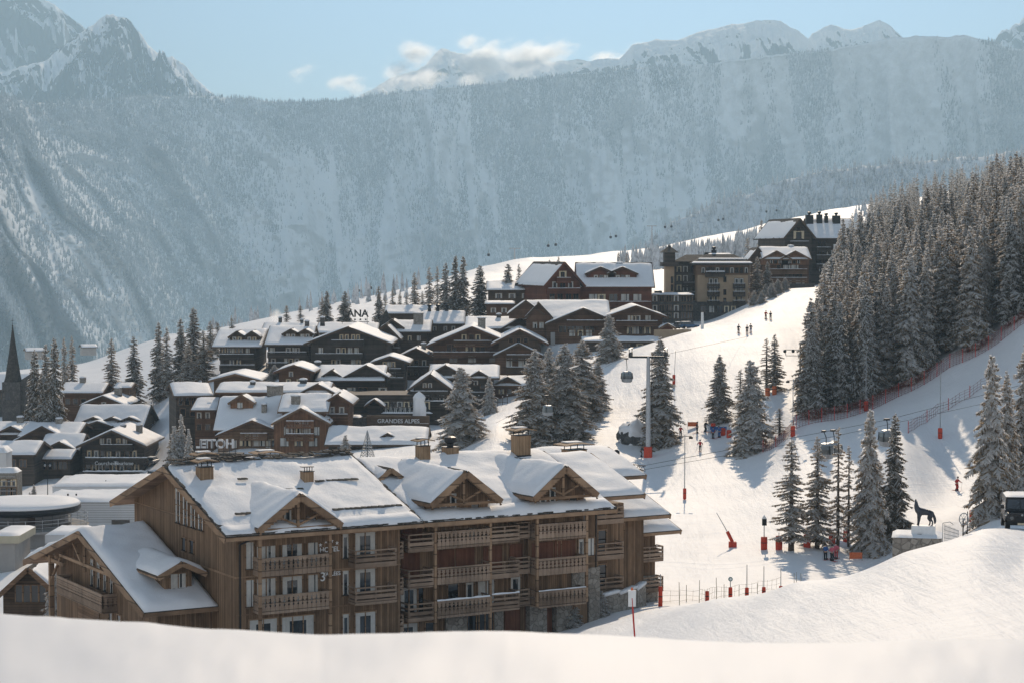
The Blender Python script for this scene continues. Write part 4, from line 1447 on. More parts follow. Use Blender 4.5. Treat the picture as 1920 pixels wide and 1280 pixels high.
# section two and three, roof half a metre lower
MB().mat('wood_hotel').prism([(13.5, 1.5, -1), (13.5, 22, -1), (13.5, 22, ZE - .4), (13.5, 11, ZR - 0.9), (13.5, 1.5, ZE - .2)], (12.0, 0, 0)).build('wall', H_)
MB().mat('wood_hotel').prism([(25.5, 1.0, 2.4), (25.5, 22, 2.4), (25.5, 22, ZE - .4), (25.5, 11, ZR - 0.9), (25.5, 1.0, ZE - .3)], (6.6, 0, 0)).build('wall', H_)
gable_roof(H_, 'x', 11.2, 11.7, ZR - 0.45, SL, 14.75, 33.0, 0.34, 'wood_trim', 0.44, 9, 0.40, guard=True, bare=0.18)
# stepped blocks at the right end
MB().mat('wood_hotel').box(32.1, 37.0, 4.6, 20, -1, ZE - .6).build('wall', H_)
gable_roof(H_, 'x', 11.5, 8.6, ZR - 0.9, SL, 33.1, 38.0, 0.30, 'wood_trim', 0.45, 13, 0.45, bare=0.05)
MB().mat('wood_hotel').box(37.0, 41.3, 8.0, 18, -1, 7.7).build('wall', H_)
gable_roof(H_, 'x', 13.0, 6.6, 10.2, 0.34, 38.05, 43.0, 0.30, 'wood_trim', 0.42, 17, 0.4)
MB().mat('wood_hotel').box(41.3, 44.2, 10.5, 18, 2.0, 5.7).build('wall', H_)
gable_roof(H_, 'x', 14.5, 5.4, 7.9, 0.34, 41.4, 46.0, 0.28, 'wood_trim', 0.40, 19, 0.4)
MB().mat('wood_hotel').box(35.6, 44.0, 15.5, 25, -1, ZE - .1).build('wall', H_)
gable_roof(H_, 'x', 20.2, 6.4, 12.6, 0.32, 35.0, 45.4, 0.30, 'wood_trim', 0.42, 23, 0.45)
# rubble stone base of the right part
for x0, x1, y0, y1, z0, z1 in ((18.2, 20.1, 1.3, 1.6, -1, 2.25), (22.6, 23.4, 1.3, 1.6, -1, 2.25), (25.6, 27.2, 0.85, 1.6, -1, 2.42), (28.1, 29.6, 0.85, 1.6, -1, 2.42), (31.2, 32.25, 0.85, 1.6, -1, 4.9), (29.6, 31.197, 0.87, 1.6, 2.6, 4.9), (41.3, 44.4, 10.3, 18.2, -1, 2.0)):
    MB().mat('stone').box(x0, x1, y0, y1, z0, z1).build('stone_base', H_)
MB().mat('wood_shutter').box(25.5, 32.1, 1.55, 2.2, -1, 2.42).build('wall', H_)
# posts and beams on the facade
b = MB().mat('wood_trim')
for x, y in ((1.3, -1.35), (6.95, -1.35)):
    b.box(x - .11, x + .11, y - .11, y + .11, -1, ZE - 0.25)
b.beam((0.2, -1.35, ZE - .42), (13.4, -1.35, ZE - .42), 0.2, 0.26)
for x, y in ((16.5, -0.1), (21.4, -0.1), (25.55, -0.35), (30.2, -0.35)):
    b.box(x - .10, x + .10, y - .10, y + .10, -1 if x < 25 else 2.4, ZE - .55)
b.beam((16.2, -0.1, ZE - .66), (25.3, -0.1, ZE - .66), 0.18, 0.24); b.beam((25.3, -0.35, ZE - 0.42), (30.5, -0.35, ZE - .42), 0.18, 0.2)
for z in (6.6, 3.8):
    b.box(-0.03, 13.53, -0.035, -0.004, z, z + 0.10); 
b.box(-0.035, -0.004, 0.0, 21.9, 6.55, 6.7); b.box(-0.035, -0.004, 0, 21.9, 9.9, 10.03)
b.box(25.48, 32.13, 0.965, 0.997, 5.15, 5.3)
b.build('timber_frame', H_)
# corner downpipes
b = MB().mat('dark_metal')
b.tube((0.25, -0.09, -0.5), (0.25, -0.09, 9.1), 0.06); b.tube((0.25, -0.09, 9.1), (1.4, -1.0, 9.75), 0.06); b.tube((31.9, 0.9, 2), (31.9, 0.9, 9.2), 0.05)
b.build('downpipe', H_)

# balconies
for z, sn in ((7.05, 0), (4.25, 0)):
    balcony_mb(1.35, 6.9, 0, 1.35, z, 'board').build('balcony', H_)
    balcony_mb(9.1, 12.5, 0, 1.3, z - 0.05, 'plank', h=1.1).build('balcony', H_)
    balcony_mb(12.75, 13.8, 1.4, 1.3, z + 0.2, 'plank', h=1.1).build('balcony', H_)
balcony_mb(12.75, 13.8, 1.4, 1.3, 1.6, 'plank', h=1.1).build('balcony', H_)
for k, z in enumerate((7.85, 5.05, 2.45)):
    sn = 0.12 if k == 2 else 0.0
    balcony_mb(14.2, 16.35, 1.5, 1.6, z - 0.15, 'plank', h=1.15).build('balcony', H_)
    balcony_mb(16.6, 21.3, 1.5, 1.7, z, 'board', snow=sn, ends=False).build('balcony', H_)
    balcony_mb(21.5, 24.1, 1.5, 1.5, z, 'plank', h=1.1, snow=sn).build('balcony', H_)
    balcony_mb(24.15, 25.4, 1.5, 0.9, z + 0.1, 'plank', h=1.1).build('balcony', H_)
    balcony_mb(25.65, 30.1, 1.0, 1.4, z + 0.05, 'board', snow=sn * 0.6).build('balcony', H_)
for z in (8.2, 5.2, 2.3):
    balcony_mb(32.7, 36.2, 4.6, 1.2, z, 'plank', h=1.15).build('balcony', H_)
for z in (3.6, 0.9):
    balcony_mb(41.5, 44.3, 10.5, 1.1, z, 'plank', h=1.1).build('balcony', H_)


def hw(x, z, w, h, st, y=0.0, face='f', parent=None):
    return hot.win(x, z, w, h, st, y, face, parent)


# W1 windows
for z in (7.12, 4.32):
    hw(1.05, z + .1, 0.6, 2.0, 'white'); hw(2.35, z, 1.5, 2.1, 'white'); hw(4.45, z, 1.6, 2.1, 'cur'); hw(6.15, z, 0.8, 2.1, 'white')
    hw(8.85, z + 0.3, 0.5, 1.9, 'cur'); hw(10.5, z + .3, 1.7, 1.9, 'cur')
hw(2.1, 1.0, 2.2, 2.4, 'cur'); hw(4.9, 1.0, 2.6, 2.4, 'cur'); hw(8.85, 1.2, .5, 2.0, 'cur'); hw(10.5, 1.2, 1.7, 2.0, 'cur')
# gable side windows: four tall ones stepping with the roof, two small below
for y, zt in ((7.0, 11.55), (8.6, 12.0), (10.2, 12.45), (11.8, 12.75)):
    hw(y, 9.35, 1.05, zt - 9.35 - 0.55, 'curx', 0.0, 'l')
hw(8.9, 7.35, 0.8, 1.0, 'dark', 0, 'l'); hw(10.6, 7.35, 0.8, 1.0, 'dark', 0, 'l')
# section two: closed shutters and a few windows
for x0, x1, z in ((14.3, 16.0, 5.1), (17.3, 20.9, 5.1), (21.6, 23.4, 5.1), (14.3, 16.2, 7.9), (26.0, 30.0, 7.95), (25.8, 30.0, 5.15), (24.0, 25.3, 5.1)):
    yy = 1.5 if x0 < 25.5 else 1.0
    n = 2 if x1 - x0 > 2.4 else 1
    for i in range(n):
        a = x0 + (x1 - x0) * i / n; c_ = x0 + (x1 - x0) * (i + 1) / n
        MB().mat('wood_shutter').box(a + .06, c_ - .06, yy - 0.07, yy - 0.004, z, z + 2.15).build('shutter', H_)
for x0, x1 in ((23.6, 25.0), (27.25, 28.0)):
    MB().mat('wood_shutter').box(x0, x1, 1.40, 1.497, -0.6, 2.1).build('door', H_)
for x, z, w, h, st in ((20.6, 7.95, .5, 2.0, 'white'), (15.0, 2.5, 1.5, 2.1, 'cur'), (16.0, 2.5, .5, 2.1, 'dark'), (18.9, 2.5, .9, 2.1, 'dark'), (20.4, 2.5, .7, 2.1, 'cur'), (21.9, 2.6, 1.5, 2.2, 'white'), (24.6, 2.7, .9, 2.0, 'cur'), (14.9, -.5, 1.7, 2.2, 'cur'), (16.9, -.6, .9, 2.2, 'dark'), (20.7, -.6, 1.0, 2.4, 'dark'), (21.8, -.6, 1.5, 2.5, 'door')):
    hw(x, z, w, h, st, 1.5)
for x, z, w, h, st in ((28.6, 7.95, .35, 2.1, 'cur'), (28.4, 5.2, .35, 2.1, 'cur'), (30.7, 8.6, .7, .9, 'cur'), (31.3, 5.9, .9, 1.4, 'white'), (30.5, 5.7, .5, 1.6, 'cur')):
    hw(x, z, w, h, st, 1.0)
for x, z, y in ((38.6, 4.9, 8.0), (38.4, 1.2, 8.0), (38.8, 6.6, 8.0)):
    hw(x, z, .8, 1.3 if z < 6 else .6, 'dark', y)
for z in (8.3, 5.3, 2.4):
    hw(34.4, z, 1.6, 2.0, 'dark', 4.6)
# garage door in the stone
b = MB().mat('wood_hotel').box(29.65, 31.15, 1.0, 1.2, -1, 2.1); b.build('garage_door', H_)


def truss_gable(xc, half, zbase, zapex, yf, yb, seed):
    """open timber gable on the facade: roof, king post, struts, glazed wall set back"""
    slope = (zapex - zbase) / half
    g = MB().mat('wood_hotel')
    hw_ = half - 0.45
    yw = yf + 0.9
    zw = zapex - hw_ * slope - 0.34
    g.prism([(xc - hw_, yw, ZE - 1.2), (xc + hw_, yw, ZE - 1.2), (xc + hw_, yw, zw), (xc, yw, zapex - 0.36), (xc - hw_, yw, zw)], (0, yb - yw - 0.5, 0))
    go = g.build('gable', H_)
    gable_roof(go, 'y', xc, half, zapex, slope, yf - 0.5, yb, 0.30, 'wood_trim', 0.45, seed, 0.35, name='gable_roof', bare=0.08)
    f = MB().mat('wood_trim')
    zt = zbase - 0.25
    f.beam((xc - half + 0.3, yf, zt), (xc + half - 0.3, yf, zt), 0.2, 0.22)
    f.beam((xc, yf, zt), (xc, yf, zapex - 0.4), 0.2, 0.2, (0, 1, 0))
    for s in (-1, 1):
        f.beam((xc + s * 0.05, yf, zt + 0.25), (xc + s * half * 0.52, yf, zapex - half * 0.52 * slope - 0.42), 0.16, 0.16, (0, 1, 0))
        f.beam((xc + s * (half - 0.25), yf - 0.2, zbase - 0.32), (xc, yf - 0.2, zapex - 0.45), 0.14, 0.20, (0, 1, 0))
    # scalloped inner barge board
    for s in (-1, 1):
        for i in range(14):
            t = (i + 0.5) / 14
            x = xc + s * half * t; z = zapex - half * t * slope - 0.52
            f.beam((x - 0.08, yf - 0.56, z), (x + 0.08, yf - 0.56, z), 0.04, 0.12)
    f.build('truss', go)
    hot.win(xc - 1.35, ZE - 0.1, 0.7, 1.0, 'cur', yw, parent=go)
    hot.win(xc - 0.45, ZE + 0.15, 0.6, 1.5, 'cur', yw, parent=go)
    hot.win(xc + 1.5, ZE - 0.1, 0.7, 0.9, 'dark', yw, parent=go)
    return go


truss_gable(4.35, 3.35, ZE + .35, ZE + 2.75, -1.35, 8.5, 31)
truss_gable(19.0, 3.15, ZE + 1.15, ZE + 3.55, -0.1, 10.2, 33)
truss_gable(27.95, 3.0, ZE + 1.15, ZE + 3.5, -0.35, 10.2, 37)
# little eyebrow gable on the section-two roof beside the verge
hot.D = 22
g = MB().mat('wood_trim'); g.prism([(15.2, 7.4, 11.0), (17.0, 7.4, 11.0), (17.0, 7.4, 12.45), (16.1, 7.4, 13.1), (15.2, 7.4, 12.45)], (0, 2.2, 0)); go = g.build('dormer', H_)
gable_roof(go, 'y', 16.1, 1.35, 13.35, 0.72, 6.7, 10.4, 0.2, 'wood_trim', 0.3, 41, 0.3, name='dormer_roof')

# chimneys on the roofs
chimney(H_, 0.7, 8.0, 12.2, 14.1, 1.05, 1.05, 'wood_chimney', 'slab')
chimney(H_, 8.5, 6.2, 11.6, 13.5, 0.8, 0.8, 'wood_chimney', 'crown')
chimney(H_, 20.9, 10.4, 12.6, 14.6, 0.95, 0.9, 'wood_chimney', 'slab')
chimney(H_, 23.8, 11.0, 12.6, 14.3, 1.1, 1.0, 'wood_chimney', 'cowl')
chimney(H_, 30.2, 10.2, 12.9, 15.1, 1.25, 1.2, 'wood_chimney', 'slab')
chimney(H_, 38.5, 15.0, 11.4, 13.1, 1.8, 1.4, 'wood_chimney', 'slab')
chimney(H_, 11.2, 20.5, 11.2, 13.2, 1.5, 1.3, 'wood_chimney', 'slab')
chimney(H_, 2.7, 13.2, 12.6, 14.1, 1.2, 1.0, 'wood_chimney', 'slab')
# bare slates showing along the ridge and in broken rows
rg = random.Random(5)
b = MB().mat('slate')
def slate(x, y, z, w, d):
    a = rg.uniform(-0.12, 0.12)
    b.add([(x, y, z), (x + w, y + a, z + rg.uniform(-.03, .03)), (x + w, y + d + a, z + 0.06), (x, y + d, z + 0.09), (x, y, z - .06), (x + w, y + a, z - .06), (x + w, y + d + a, z - .02), (x, y + d, z - .02)], [(0, 1, 2, 3), (7, 6, 5, 4), (0, 4, 5, 1), (1, 5, 6, 2), (2, 6, 7, 3), (3, 7, 4, 0)])
x = -1.2
while x < 14.2:
    w = rg.uniform(0.4, 0.9)
    for r_ in range(2):
        slate(x + rg.uniform(-.1, .1), 10.75 - r_ * 0.55, ZR + 0.40 - r_ * 0.12 + rg.uniform(-.05, .08), w * 0.95, 0.5)
    if rg.random() < 0.5: slate(x, 10.4, ZR + .56, w * 0.8, 0.5)
    x += w
b.build('ridge_slates', H_)
for x0, x1, y, zo in ((5.2, 7.4, 4.4, .62), (9.0, 12.2, 5.6, .60), (8.2, 13.8, 0.7, .52), (0.4, 1.6, 1.0, .55), (3.0, 3.6, 6.8, .6)):
    x = x0; b = MB().mat('slate')
    while x < x1:
        w = rg.uniform(.3, .6)
        z = ZR - abs(y - 11) * SL + zo - 0.12
        slate(x, y, z, w * .95, .25); x += w
    b.build('slate_row', H_)

# ragged slate ends showing at eaves and verges
def slate_line(p0, p1, name='slate_edge'):
    global b
    b = MB().mat('slate'); p0 = Vector(p0); p1 = Vector(p1); L = (p1 - p0).length; u = 0
    while u < L:
        w = rg.uniform(.25, .6); q = p0.lerp(p1, u / L); q2 = p0.lerp(p1, min(1, (u + w) / L))
        o_ = rg.uniform(-.06, .10)
        d = (p1 - p0).normalized(); n_ = Vector((d.y, -d.x, 0)) if abs(d.x) > .5 else Vector((-1 if p0.x < 5 else 1, 0, 0))
        v = [q - n_ * .55, q2 - n_ * .55, q2 + n_ * o_, q + n_ * o_]
        b.add([x + Vector((0, 0, h_)) for h_ in (0.0, .07 + rg.uniform(0, .05)) for x in v], [(0, 3, 2, 1), (4, 5, 6, 7), (0, 1, 5, 4), (1, 2, 6, 5), (2, 3, 7, 6), (3, 0, 4, 7)])
        u += w
    b.build(name, H_)
ye, ze_ = 11 - 12.6, ZR - 12.6 * SL
slate_line((-1.5, ye, ze_ + .03), (14.7, ye, ze_ + .03)); slate_line((-1.52, ye, ze_ + .03), (-1.52, 11, ZR + .03)); slate_line((14.72, ye, ze_ + .03), (14.72, 11, ZR + .03))
slate_line((14.8, 11.2 - 11.7, ZR - .45 - 11.7 * SL + .03), (33.0, 11.2 - 11.7, ZR - .45 - 11.7 * SL + .03))
# lettering on the facade: stars, HOTEL, LES, 3 VALLEES
sg = MB().mat('white_paint')
for i, (x, z) in enumerate(((6.75, 8.62), (7.2, 8.84), (7.68, 8.86), (8.12, 8.68))):
    pts = []
    for k in range(10):
        r_ = 0.16 if k % 2 == 0 else 0.065
        a = math.pi / 2 + k * math.pi / 5
        pts.append((x + r_ * math.cos(a), -0.07, z + r_ * math.sin(a)))
    sg.prism(pts, (0, -0.03, 0))
sg.build('star_row', H_)
letters('HOTEL', 0.52, 'white_paint', H_, (7.5, -0.08, 8.22), 0, 0.02, bold=.01)
letters('LES', 0.36, 'white_paint', H_, (7.3, -0.08, 7.0), 0, 0.02, bold=.01)
letters('VALLÉES', 0.40, 'white_paint', H_, (7.66, -0.08, 6.36), 0, 0.02, bold=.01)
letters('3', 0.95, 'white_paint', H_, (6.93, -0.11, 6.18), 0, 0.02, bold=.01)

# snow capped wall in front, terrace wall on the right
w_ = thing('stone_wall', at(690, 146), R(8), 'low rubble wall with a cap of snow in front of the hotel balconies', 'wall')
b = MB().mat('stone').box(-4, 2.4, -.3, .3, -1, 1.35); b.build('wall_body', w_)
flat_snow(MB(), -4.05, 2.45, -.4, .4, 1.355, .35, 4, .3).build('snow_cover', w_, True)
w_ = thing('stone_wall', at(1182, 172), R(38), 'curved rubble terrace wall with snow on top at the right corner of the hotel', 'wall')
b = MB().mat('stone')
pts = [(-4.5, -1.0), (-2, -.8), (0.5, -.1), (2.6, 1.2)]
for (xa, ya), (xb, yb) in zip(pts, pts[1:]):
    b.beam((xa, ya, 0.5), (xb, yb, 0.7), 0.5, 2.2)
b.build('wall_body', w_)
b = MB().mat('roof_snow')
for (xa, ya), (xb, yb) in zip(pts, pts[1:]):
    b.beam((xa, ya, 1.68), (xb, yb, 1.88), 0.6, 0.22)
b.build('snow_cover', w_, True)
for px, Yb, lab in ((1075, 166, 'snow dusted shrub by the garage door of the timber hotel'), (1128, 168, 'snow dusted shrub beside the terrace wall of the timber hotel')):
    p = at(px, Yb)
    s_ = thing('shrub', p, 0, lab, 'shrub')
    c_ = bpy.data.objects.new('foliage', TK['heavy_a'][0]); link(c_, s_); c_.scale = (.5, .5, .22)

# ------------------------------------------------------------------ the annexe with its own broad gable
an = thing('annexe_building', (HX, HY, HZ), HA, 'low timber annexe with broad snowy gable roof leaning on the left end of the hotel', 'building')
AZR, ASL = 8.35, 0.285
MB().mat('wood_hotel').prism([(-4.3, 5.0, -1), (-4.3, 29.5, -1), (-4.3, 29.5, AZR - 11.3 * ASL - .1), (-4.3, 18.6, AZR - .36), (-4.3, 5.0, AZR - 13.6 * ASL - .34)], (4.29, 0, 0)).build('wall', an)
gable_roof(an, 'x', 18.6, 15, AZR, ASL, -5.9, -0.02, 0.34, 'wood_trim', 0.55, 51, 0.4, asym=(15.1, 15.0), bare=0.03)
b = MB().mat('wood_trim')
b.box(-5.6, -5.2, 27.2, 27.6, -1, AZR - 9 * ASL - .5)                      # big corner post
b.beam((-5.4, 24.0, 4.9), (-5.4, 31.5, 4.9), .24, .3); b.beam((-5.4, 27.4, 3.2), (-5.4, 24.6, 5.6), .18, .18); b.beam((-5.4, 18.6, 5.0), (-5.4, 18.6, 7.9), .2, .2)
b.beam((-5.4, 12.0, 5.6), (-5.4, 25, 5.6), .2, .24); b.beam((-5.4, 21.5, 7.0), (-5.4, 19.0, 5.4), .16, .16)
b.build('timber_frame', an)
# balcony on the gable, facing left
bo = balcony_mb(-25.5, -14.0, 0, 1.2, 2.6, 'board', h=1.2).build('balcony', an); bo.location = (-4.3, 0, 0); bo.rotation_euler = (0, 0, -math.pi / 2)
for y in (15.2, 16.8, 18.4, 20.0):
    o = bpy.data.objects.new('window', win_mesh(0.8, 2.2, 'cur', 'wood_trim')); link(o, an); o.location = (-4.304, y, 3.6); o.rotation_euler = (0, 0, -math.pi / 2)
for y in (13.5, 15.5):
    o = bpy.data.objects.new('window', win_mesh(0.9, 2.4, 'dark', 'wood_trim')); link(o, an); o.location = (-4.304, y, -.2); o.rotation_euler = (0, 0, -math.pi / 2)
for y0, y1 in ((8.5, 12.4), (18.2, 23.6)):
    MB().mat('wood_tan').box(-4.38, -4.304, y0, y1, -.6, 2.1).build('garage_door', an)
for x, st in ((-3.2, 'dark'), (-1.2, 'white')):
    o = bpy.data.objects.new('window', win_mesh(1.4, 1.6, st, 'wood_trim')); link(o, an); o.location = (x, 4.997, 0.2)
g = MB().mat('wood_hotel'); g.prism([(-3.3, 6.2, 4.3), (-1.1, 6.2, 4.3), (-1.1, 6.2, 6.35), (-2.2, 6.2, 7.1), (-3.3, 6.2, 6.35)], (0, 6.5, 0)); go = g.build('dormer', an)
gable_roof(go, 'y', -2.2, 1.95, 7.35, 0.5, 5.3, 13.5, 0.22, 'wood_trim', 0.4, 53, 0.35, name='dormer_roof')
o = bpy.data.objects.new('window', win_mesh(1.2, 1.1, 'white', 'wood_trim')); link(o, go); o.location = (-2.2, 6.197, 5.2)
# ------------------------------------------------------------------ the village
# "dark" hotel terrace in the middle: big dark chalet with the broad gable
B = Bld('chalet_hotel', 'large black timber hotel with the broadest front gable and three balconies above the village', 578, 728, 432, 26, 0, 'wood_dark', 'hotel', frame='wood_trim')
B.body(644, 612, 'y', 1.3, 1.6, 0.45, 'wood_dark_brown', x0=B.lx(582), x1=B.lx(724))
B.row(632, (640, 650, 662, 671), .8, 1.1, 'warm'); B.row(657, (601, 634, 644, 656, 668), .9, 1.2, ['white', 'cur', 'warm', 'white']); B.row(678, (625, 634, 662, 672), .9, 1.0, ['warm', 'cur', 'white'])
B.balc(622, 682, 638, 1.2); B.balc(592, 680, 663, 1.2); B.balc(592, 690, 684, 1.2)
B2 = B
B = Bld('chalet_hotel', 'black timber wing with eave balconies joining the broad black gable to its end block', 502, 580, 434, 18, 0, 'wood_dark', 'hotel', frame='wood_trim')
B.body(646, 611, 'x', 0.6, 1.6, 0.5, 'wood_dark_brown')
B.row(657, (510, 540, 552, 557), 1.0, 1.2, ['white', 'cur']); B.row(677, (512, 537, 545, 556), 1.0, 1.2, ['cur', 'white', 'warm']); B.row(693, (510, 540), 1.0, 1.1, 'cur')
B.balc(502, 575, 660, 1.2); B.balc(500, 540, 680, 1.2)
for px in (543, 570):
    B.cross(px, 616, 1.9, 1.1, 2.2, 8.0, 'wood_dark_brown', wins=[(-.6, -.95, .8, .9, 'white'), (.5, -.95, .8, .9, 'cur')])
B.chim(568, 603, 8.5); B.chim(596, 596, 10.5)
B = Bld('chalet_hotel', 'black timber end block with two dormers and three balcony floors beside the spruce row', 412, 478, 436, 20, 0, 'wood_dark', 'hotel', frame='wood_trim')
B.body(650, 617, 'x', 1.6, 1.4, 0.5, 'wood_dark_brown')
B.row(656, (419, 429, 437, 444, 451, 464), .8, 1.2, ['warm', 'cur', 'white']); B.row(679, (434, 447), .9, 1.4, ['cur', 'warm']); B.row(697, (434, 447, 463), .9, 1.2, 'dark')
B.balc(412, 476, 664, 1.0); B.balc(412, 478, 684, 1.0); B.balc(412, 478, 703, 1.0)
for px in (442, 470):
    B.cross(px, 620, 1.9, 1.3, 2.0, 8.0, 'wood_dark_brown', wins=[(-.6, -.95, .8, .9, 'cur'), (.5, -.95, .8, .9, 'warm')])

# long snowy roofs behind the black gable
B = Bld('chalet', 'long snow roof with a balcony of letters on it, behind the broad black gable', 600, 700, 470, 14, 0, 'wood_dark', 'building')
B.body(624, 605, 'x', 1.0, 1.0, 0.5)
lo = thing('roof_lettering', B.root.location + Vector((B.lx(662), 4.0, B.lz(605, 7) + 0.55)), 0, 'dark roof letters standing above a line of small stars', 'sign')
letters('LANA', 2.3, 'letter_dark', lo, (0.2, 0, 1.6), 0, 0.15, bold=.03)
for i in range(5):
    x = -2.4 + i * 1.25
    pts = []
    for k in range(10):
        r_ = 0.36 if k % 2 == 0 else 0.15
        a = math.pi / 2 + k * math.pi / 5
        pts.append((x + r_ * math.cos(a), 0, 0.25 + r_ * math.sin(a)))
    MB().mat('letter_dark').prism(pts, (0, 0.12, 0)).build('star', lo)
MB().mat('dark_metal').box(-3.2, 3.4, .05, .14, -.35, -.2).box(-2.9, -2.8, .05, .14, -.8, 2.2).box(2.9, 3.0, .05, .14, -.8, 2.2).build('sign_frame', lo)
B = Bld('chalet', 'low snow roof with small ridge chimneys far behind the black wing', 498, 590, 490, 12, 0, 'wood_dark', 'building')
B.body(622, 605, 'x', 1.0, 1.0, 0.5); B.chim(520, 596, 6, .8); B.chim(562, 600, 5, .7)

# cluster with the turret, upper middle
B = Bld('chalet', 'dark chalet with steep front gable left of the cluster with the pointed turret', 702, 762, 455, 16, 0, 'wood_dark_brown', 'chalet')
B.body(636, 607, 'y', 0.8, 1.0, .45, x1=B.lx(745)); B.row(645, (716, 728, 735), .8, 1.2, 'cur'); B.row(664, (716, 724, 731), .8, 1.1, 'white'); B.balc(703, 750, 652, 1.0)
B = Bld('chalet', 'dark chalet with a tall square chimney between the turret and the twin brown gables', 738, 800, 466, 14, 0, 'wood_dark_brown', 'chalet')
B.body(622, 600, 'x', 1.0, 1.0, .45); B.row(634, (752, 768, 785), .8, 1.1, ['white', 'warm']); B.chim(783, 588, 4, 2.2, 'stone', 'snow', 4.5); B.cross(735, 598, 2.8, 2.0, .5, 9, 'wood_dark')
B = Bld('chalet', 'snow roofed chalet with a row of round ridge chimneys right of the turret', 796, 864, 475, 14, 0, 'wood_dark_brown', 'chalet')
B.body(607, 583, 'x', 1.0, 1.0, .45); B.row(616, (815, 835, 850), .8, 1.1, 'cur')
for px in (803, 819, 836): B.chim(px, 578, 6.5, .8, 'dark_metal', 'cowl')
B = Bld('chalet', 'long pale snow roof along the skyline behind the pointed turret', 728, 858, 505, 12, 0, 'wood_dark_brown', 'chalet')
B.body(588, 573, 'x', 1.0, 1.0, .5)
t_ = thing('turret', at(724, 478), 0, 'small dark pointed turret roof standing among the village roofs', 'tower')
zt = tanel(581) * 478 - t_.location.z
MB().mat('wood_dark').lathe([(2.0, -1), (2.0, zt - 5.2)], 10).build('turret_wall', t_)
MB().mat('slate').lathe([(2.8, zt - 5.2), (1.4, zt - 2.4), (.06, zt)], 10).build('turret_roof', t_)

# twin brown gables
B = Bld('chalet_hotel', 'large brown chalet with wide low gable and long balconies, above the black chalet', 806, 970, 425, 24, 0, 'wood_brown', 'hotel')
B.body(648, 612, 'y', 1.4, 1.6, .45, 'wood_brown', x0=B.lx(812), x1=B.lx(958))
B.row(632, (870, 884, 896), 1.0, 1.1, ['warm', 'dark']); B.row(652, (846, 882, 900), [1.5, 2.0, 1.3][1], 1.4, ['dark', 'warm', 'dark']); B.row(673, (850, 885, 925), 1.6, 1.3, ['dark', 'white', 'dark']); B.row(694, (850, 880, 930), 1.2, 1.3, 'dark')
B.balc(851, 922, 639, 1.4); B.balc(806, 945, 660, 1.4); B.balc(806, 945, 683, 1.4)
B.chim(902, 597, 9, 1.6, 'stone', 'snow', 3)
B = Bld('chalet_hotel', 'narrower brown chalet gable joined to the right of the wide low brown gable', 930, 1016, 421, 20, 0, 'wood_dark_brown', 'hotel')
B.body(645, 617, 'y', 1.6, 1.2, .45, 'wood_brown', x0=B.lx(935), x1=B.lx(1014))
B.row(638, (958, 972, 986), .8, 1.0, 'dark'); B.row(657, (952, 974), [1.2], 1.5, 'cur') if False else None
B.cross(972, 643, 5.2, 2.6, -2.4, 4, 'wood_brown', wins=[(-1.9, -2.2, 1.2, 1.9, 'white'), (.9, -2.2, 1.8, 1.9, 'white')], down=7)
B.balc(950, 1000, 665, 1.1, -2.4, 'plank'); B.balc(950, 1000, 688, 1.1, -2.4, 'plank')
B = Bld('chalet', 'snow roofed chalet with small chimney peeping over the twin brown gables', 880, 1010, 447, 16, 0, 'wood_dark_brown', 'chalet')
B.body(616, 594, 'x', 1.0, 1.2, .5); B.cross(975, 596, 6, 3.3, -.5, 10, 'wood_dark_brown', wins=[(-1, -1.4, .8, 1, 'cur'), (1, -1.4, .8, 1, 'cur')]); B.chim(994, 594, 2, 1.5, 'stone', 'snow', 2.6); B.chim(935, 590, 7, 1.0)

B = Bld('chalet', 'brown chalet wedged between the wide brown gable and the little black two storey gable', 748, 812, 438, 12, 0, 'wood_dark_brown', 'chalet')
B.body(672, 652, 'y', .9, 1.2, .4, 'wood_brown'); B.row(680, (765, 780, 795), .9, 1.2, ['warm', 'dark', 'cur']); B.row(698, (765, 780, 795), .9, 1.2, 'dark'); B.balc(752, 808, 687, 1.0); B.chim(792, 645, 6, 1.0, 'stone', 'snow', 2)
B = Bld('chalet', 'small tan chalet with a snowy ridge at the right foot of the wide brown gable', 925, 985, 398, 10, 0, 'wood_brown', 'chalet')
B.body(722, 704, 'x', .8, 1.2, .45, 'wood_tan'); B.row(733, (940, 955, 970), 1.0, 1.1, ['warm', 'dark', 'white']); B.cross(952, 705, 2.6, 1.5, -.3, 5, 'wood_brown')
F_ = thing('picket_fence', at(915, 388), R(3), 'row of tall snow capped posts behind the white lane above the lone spruce', 'fence')
for i in range(9):
    MB().mat('wood_dark_brown').box(-3.6 + i * .9, -3.48 + i * .9, 0, .12, -.5, 1.9 + .3 * (i % 3)).mat('roof_snow').box(-3.63 + i * .9, -3.45 + i * .9, -.03, .15, 1.903 + .3 * (i % 3), 2.05 + .3 * (i % 3)).build('post', F_)
b = MB().mat('wood_dark_brown')
for z in (.5, 1.2): b.beam((-3.6, -.03, z), (3.8, -.03, z), .05, .1)
b.build('rail', F_)
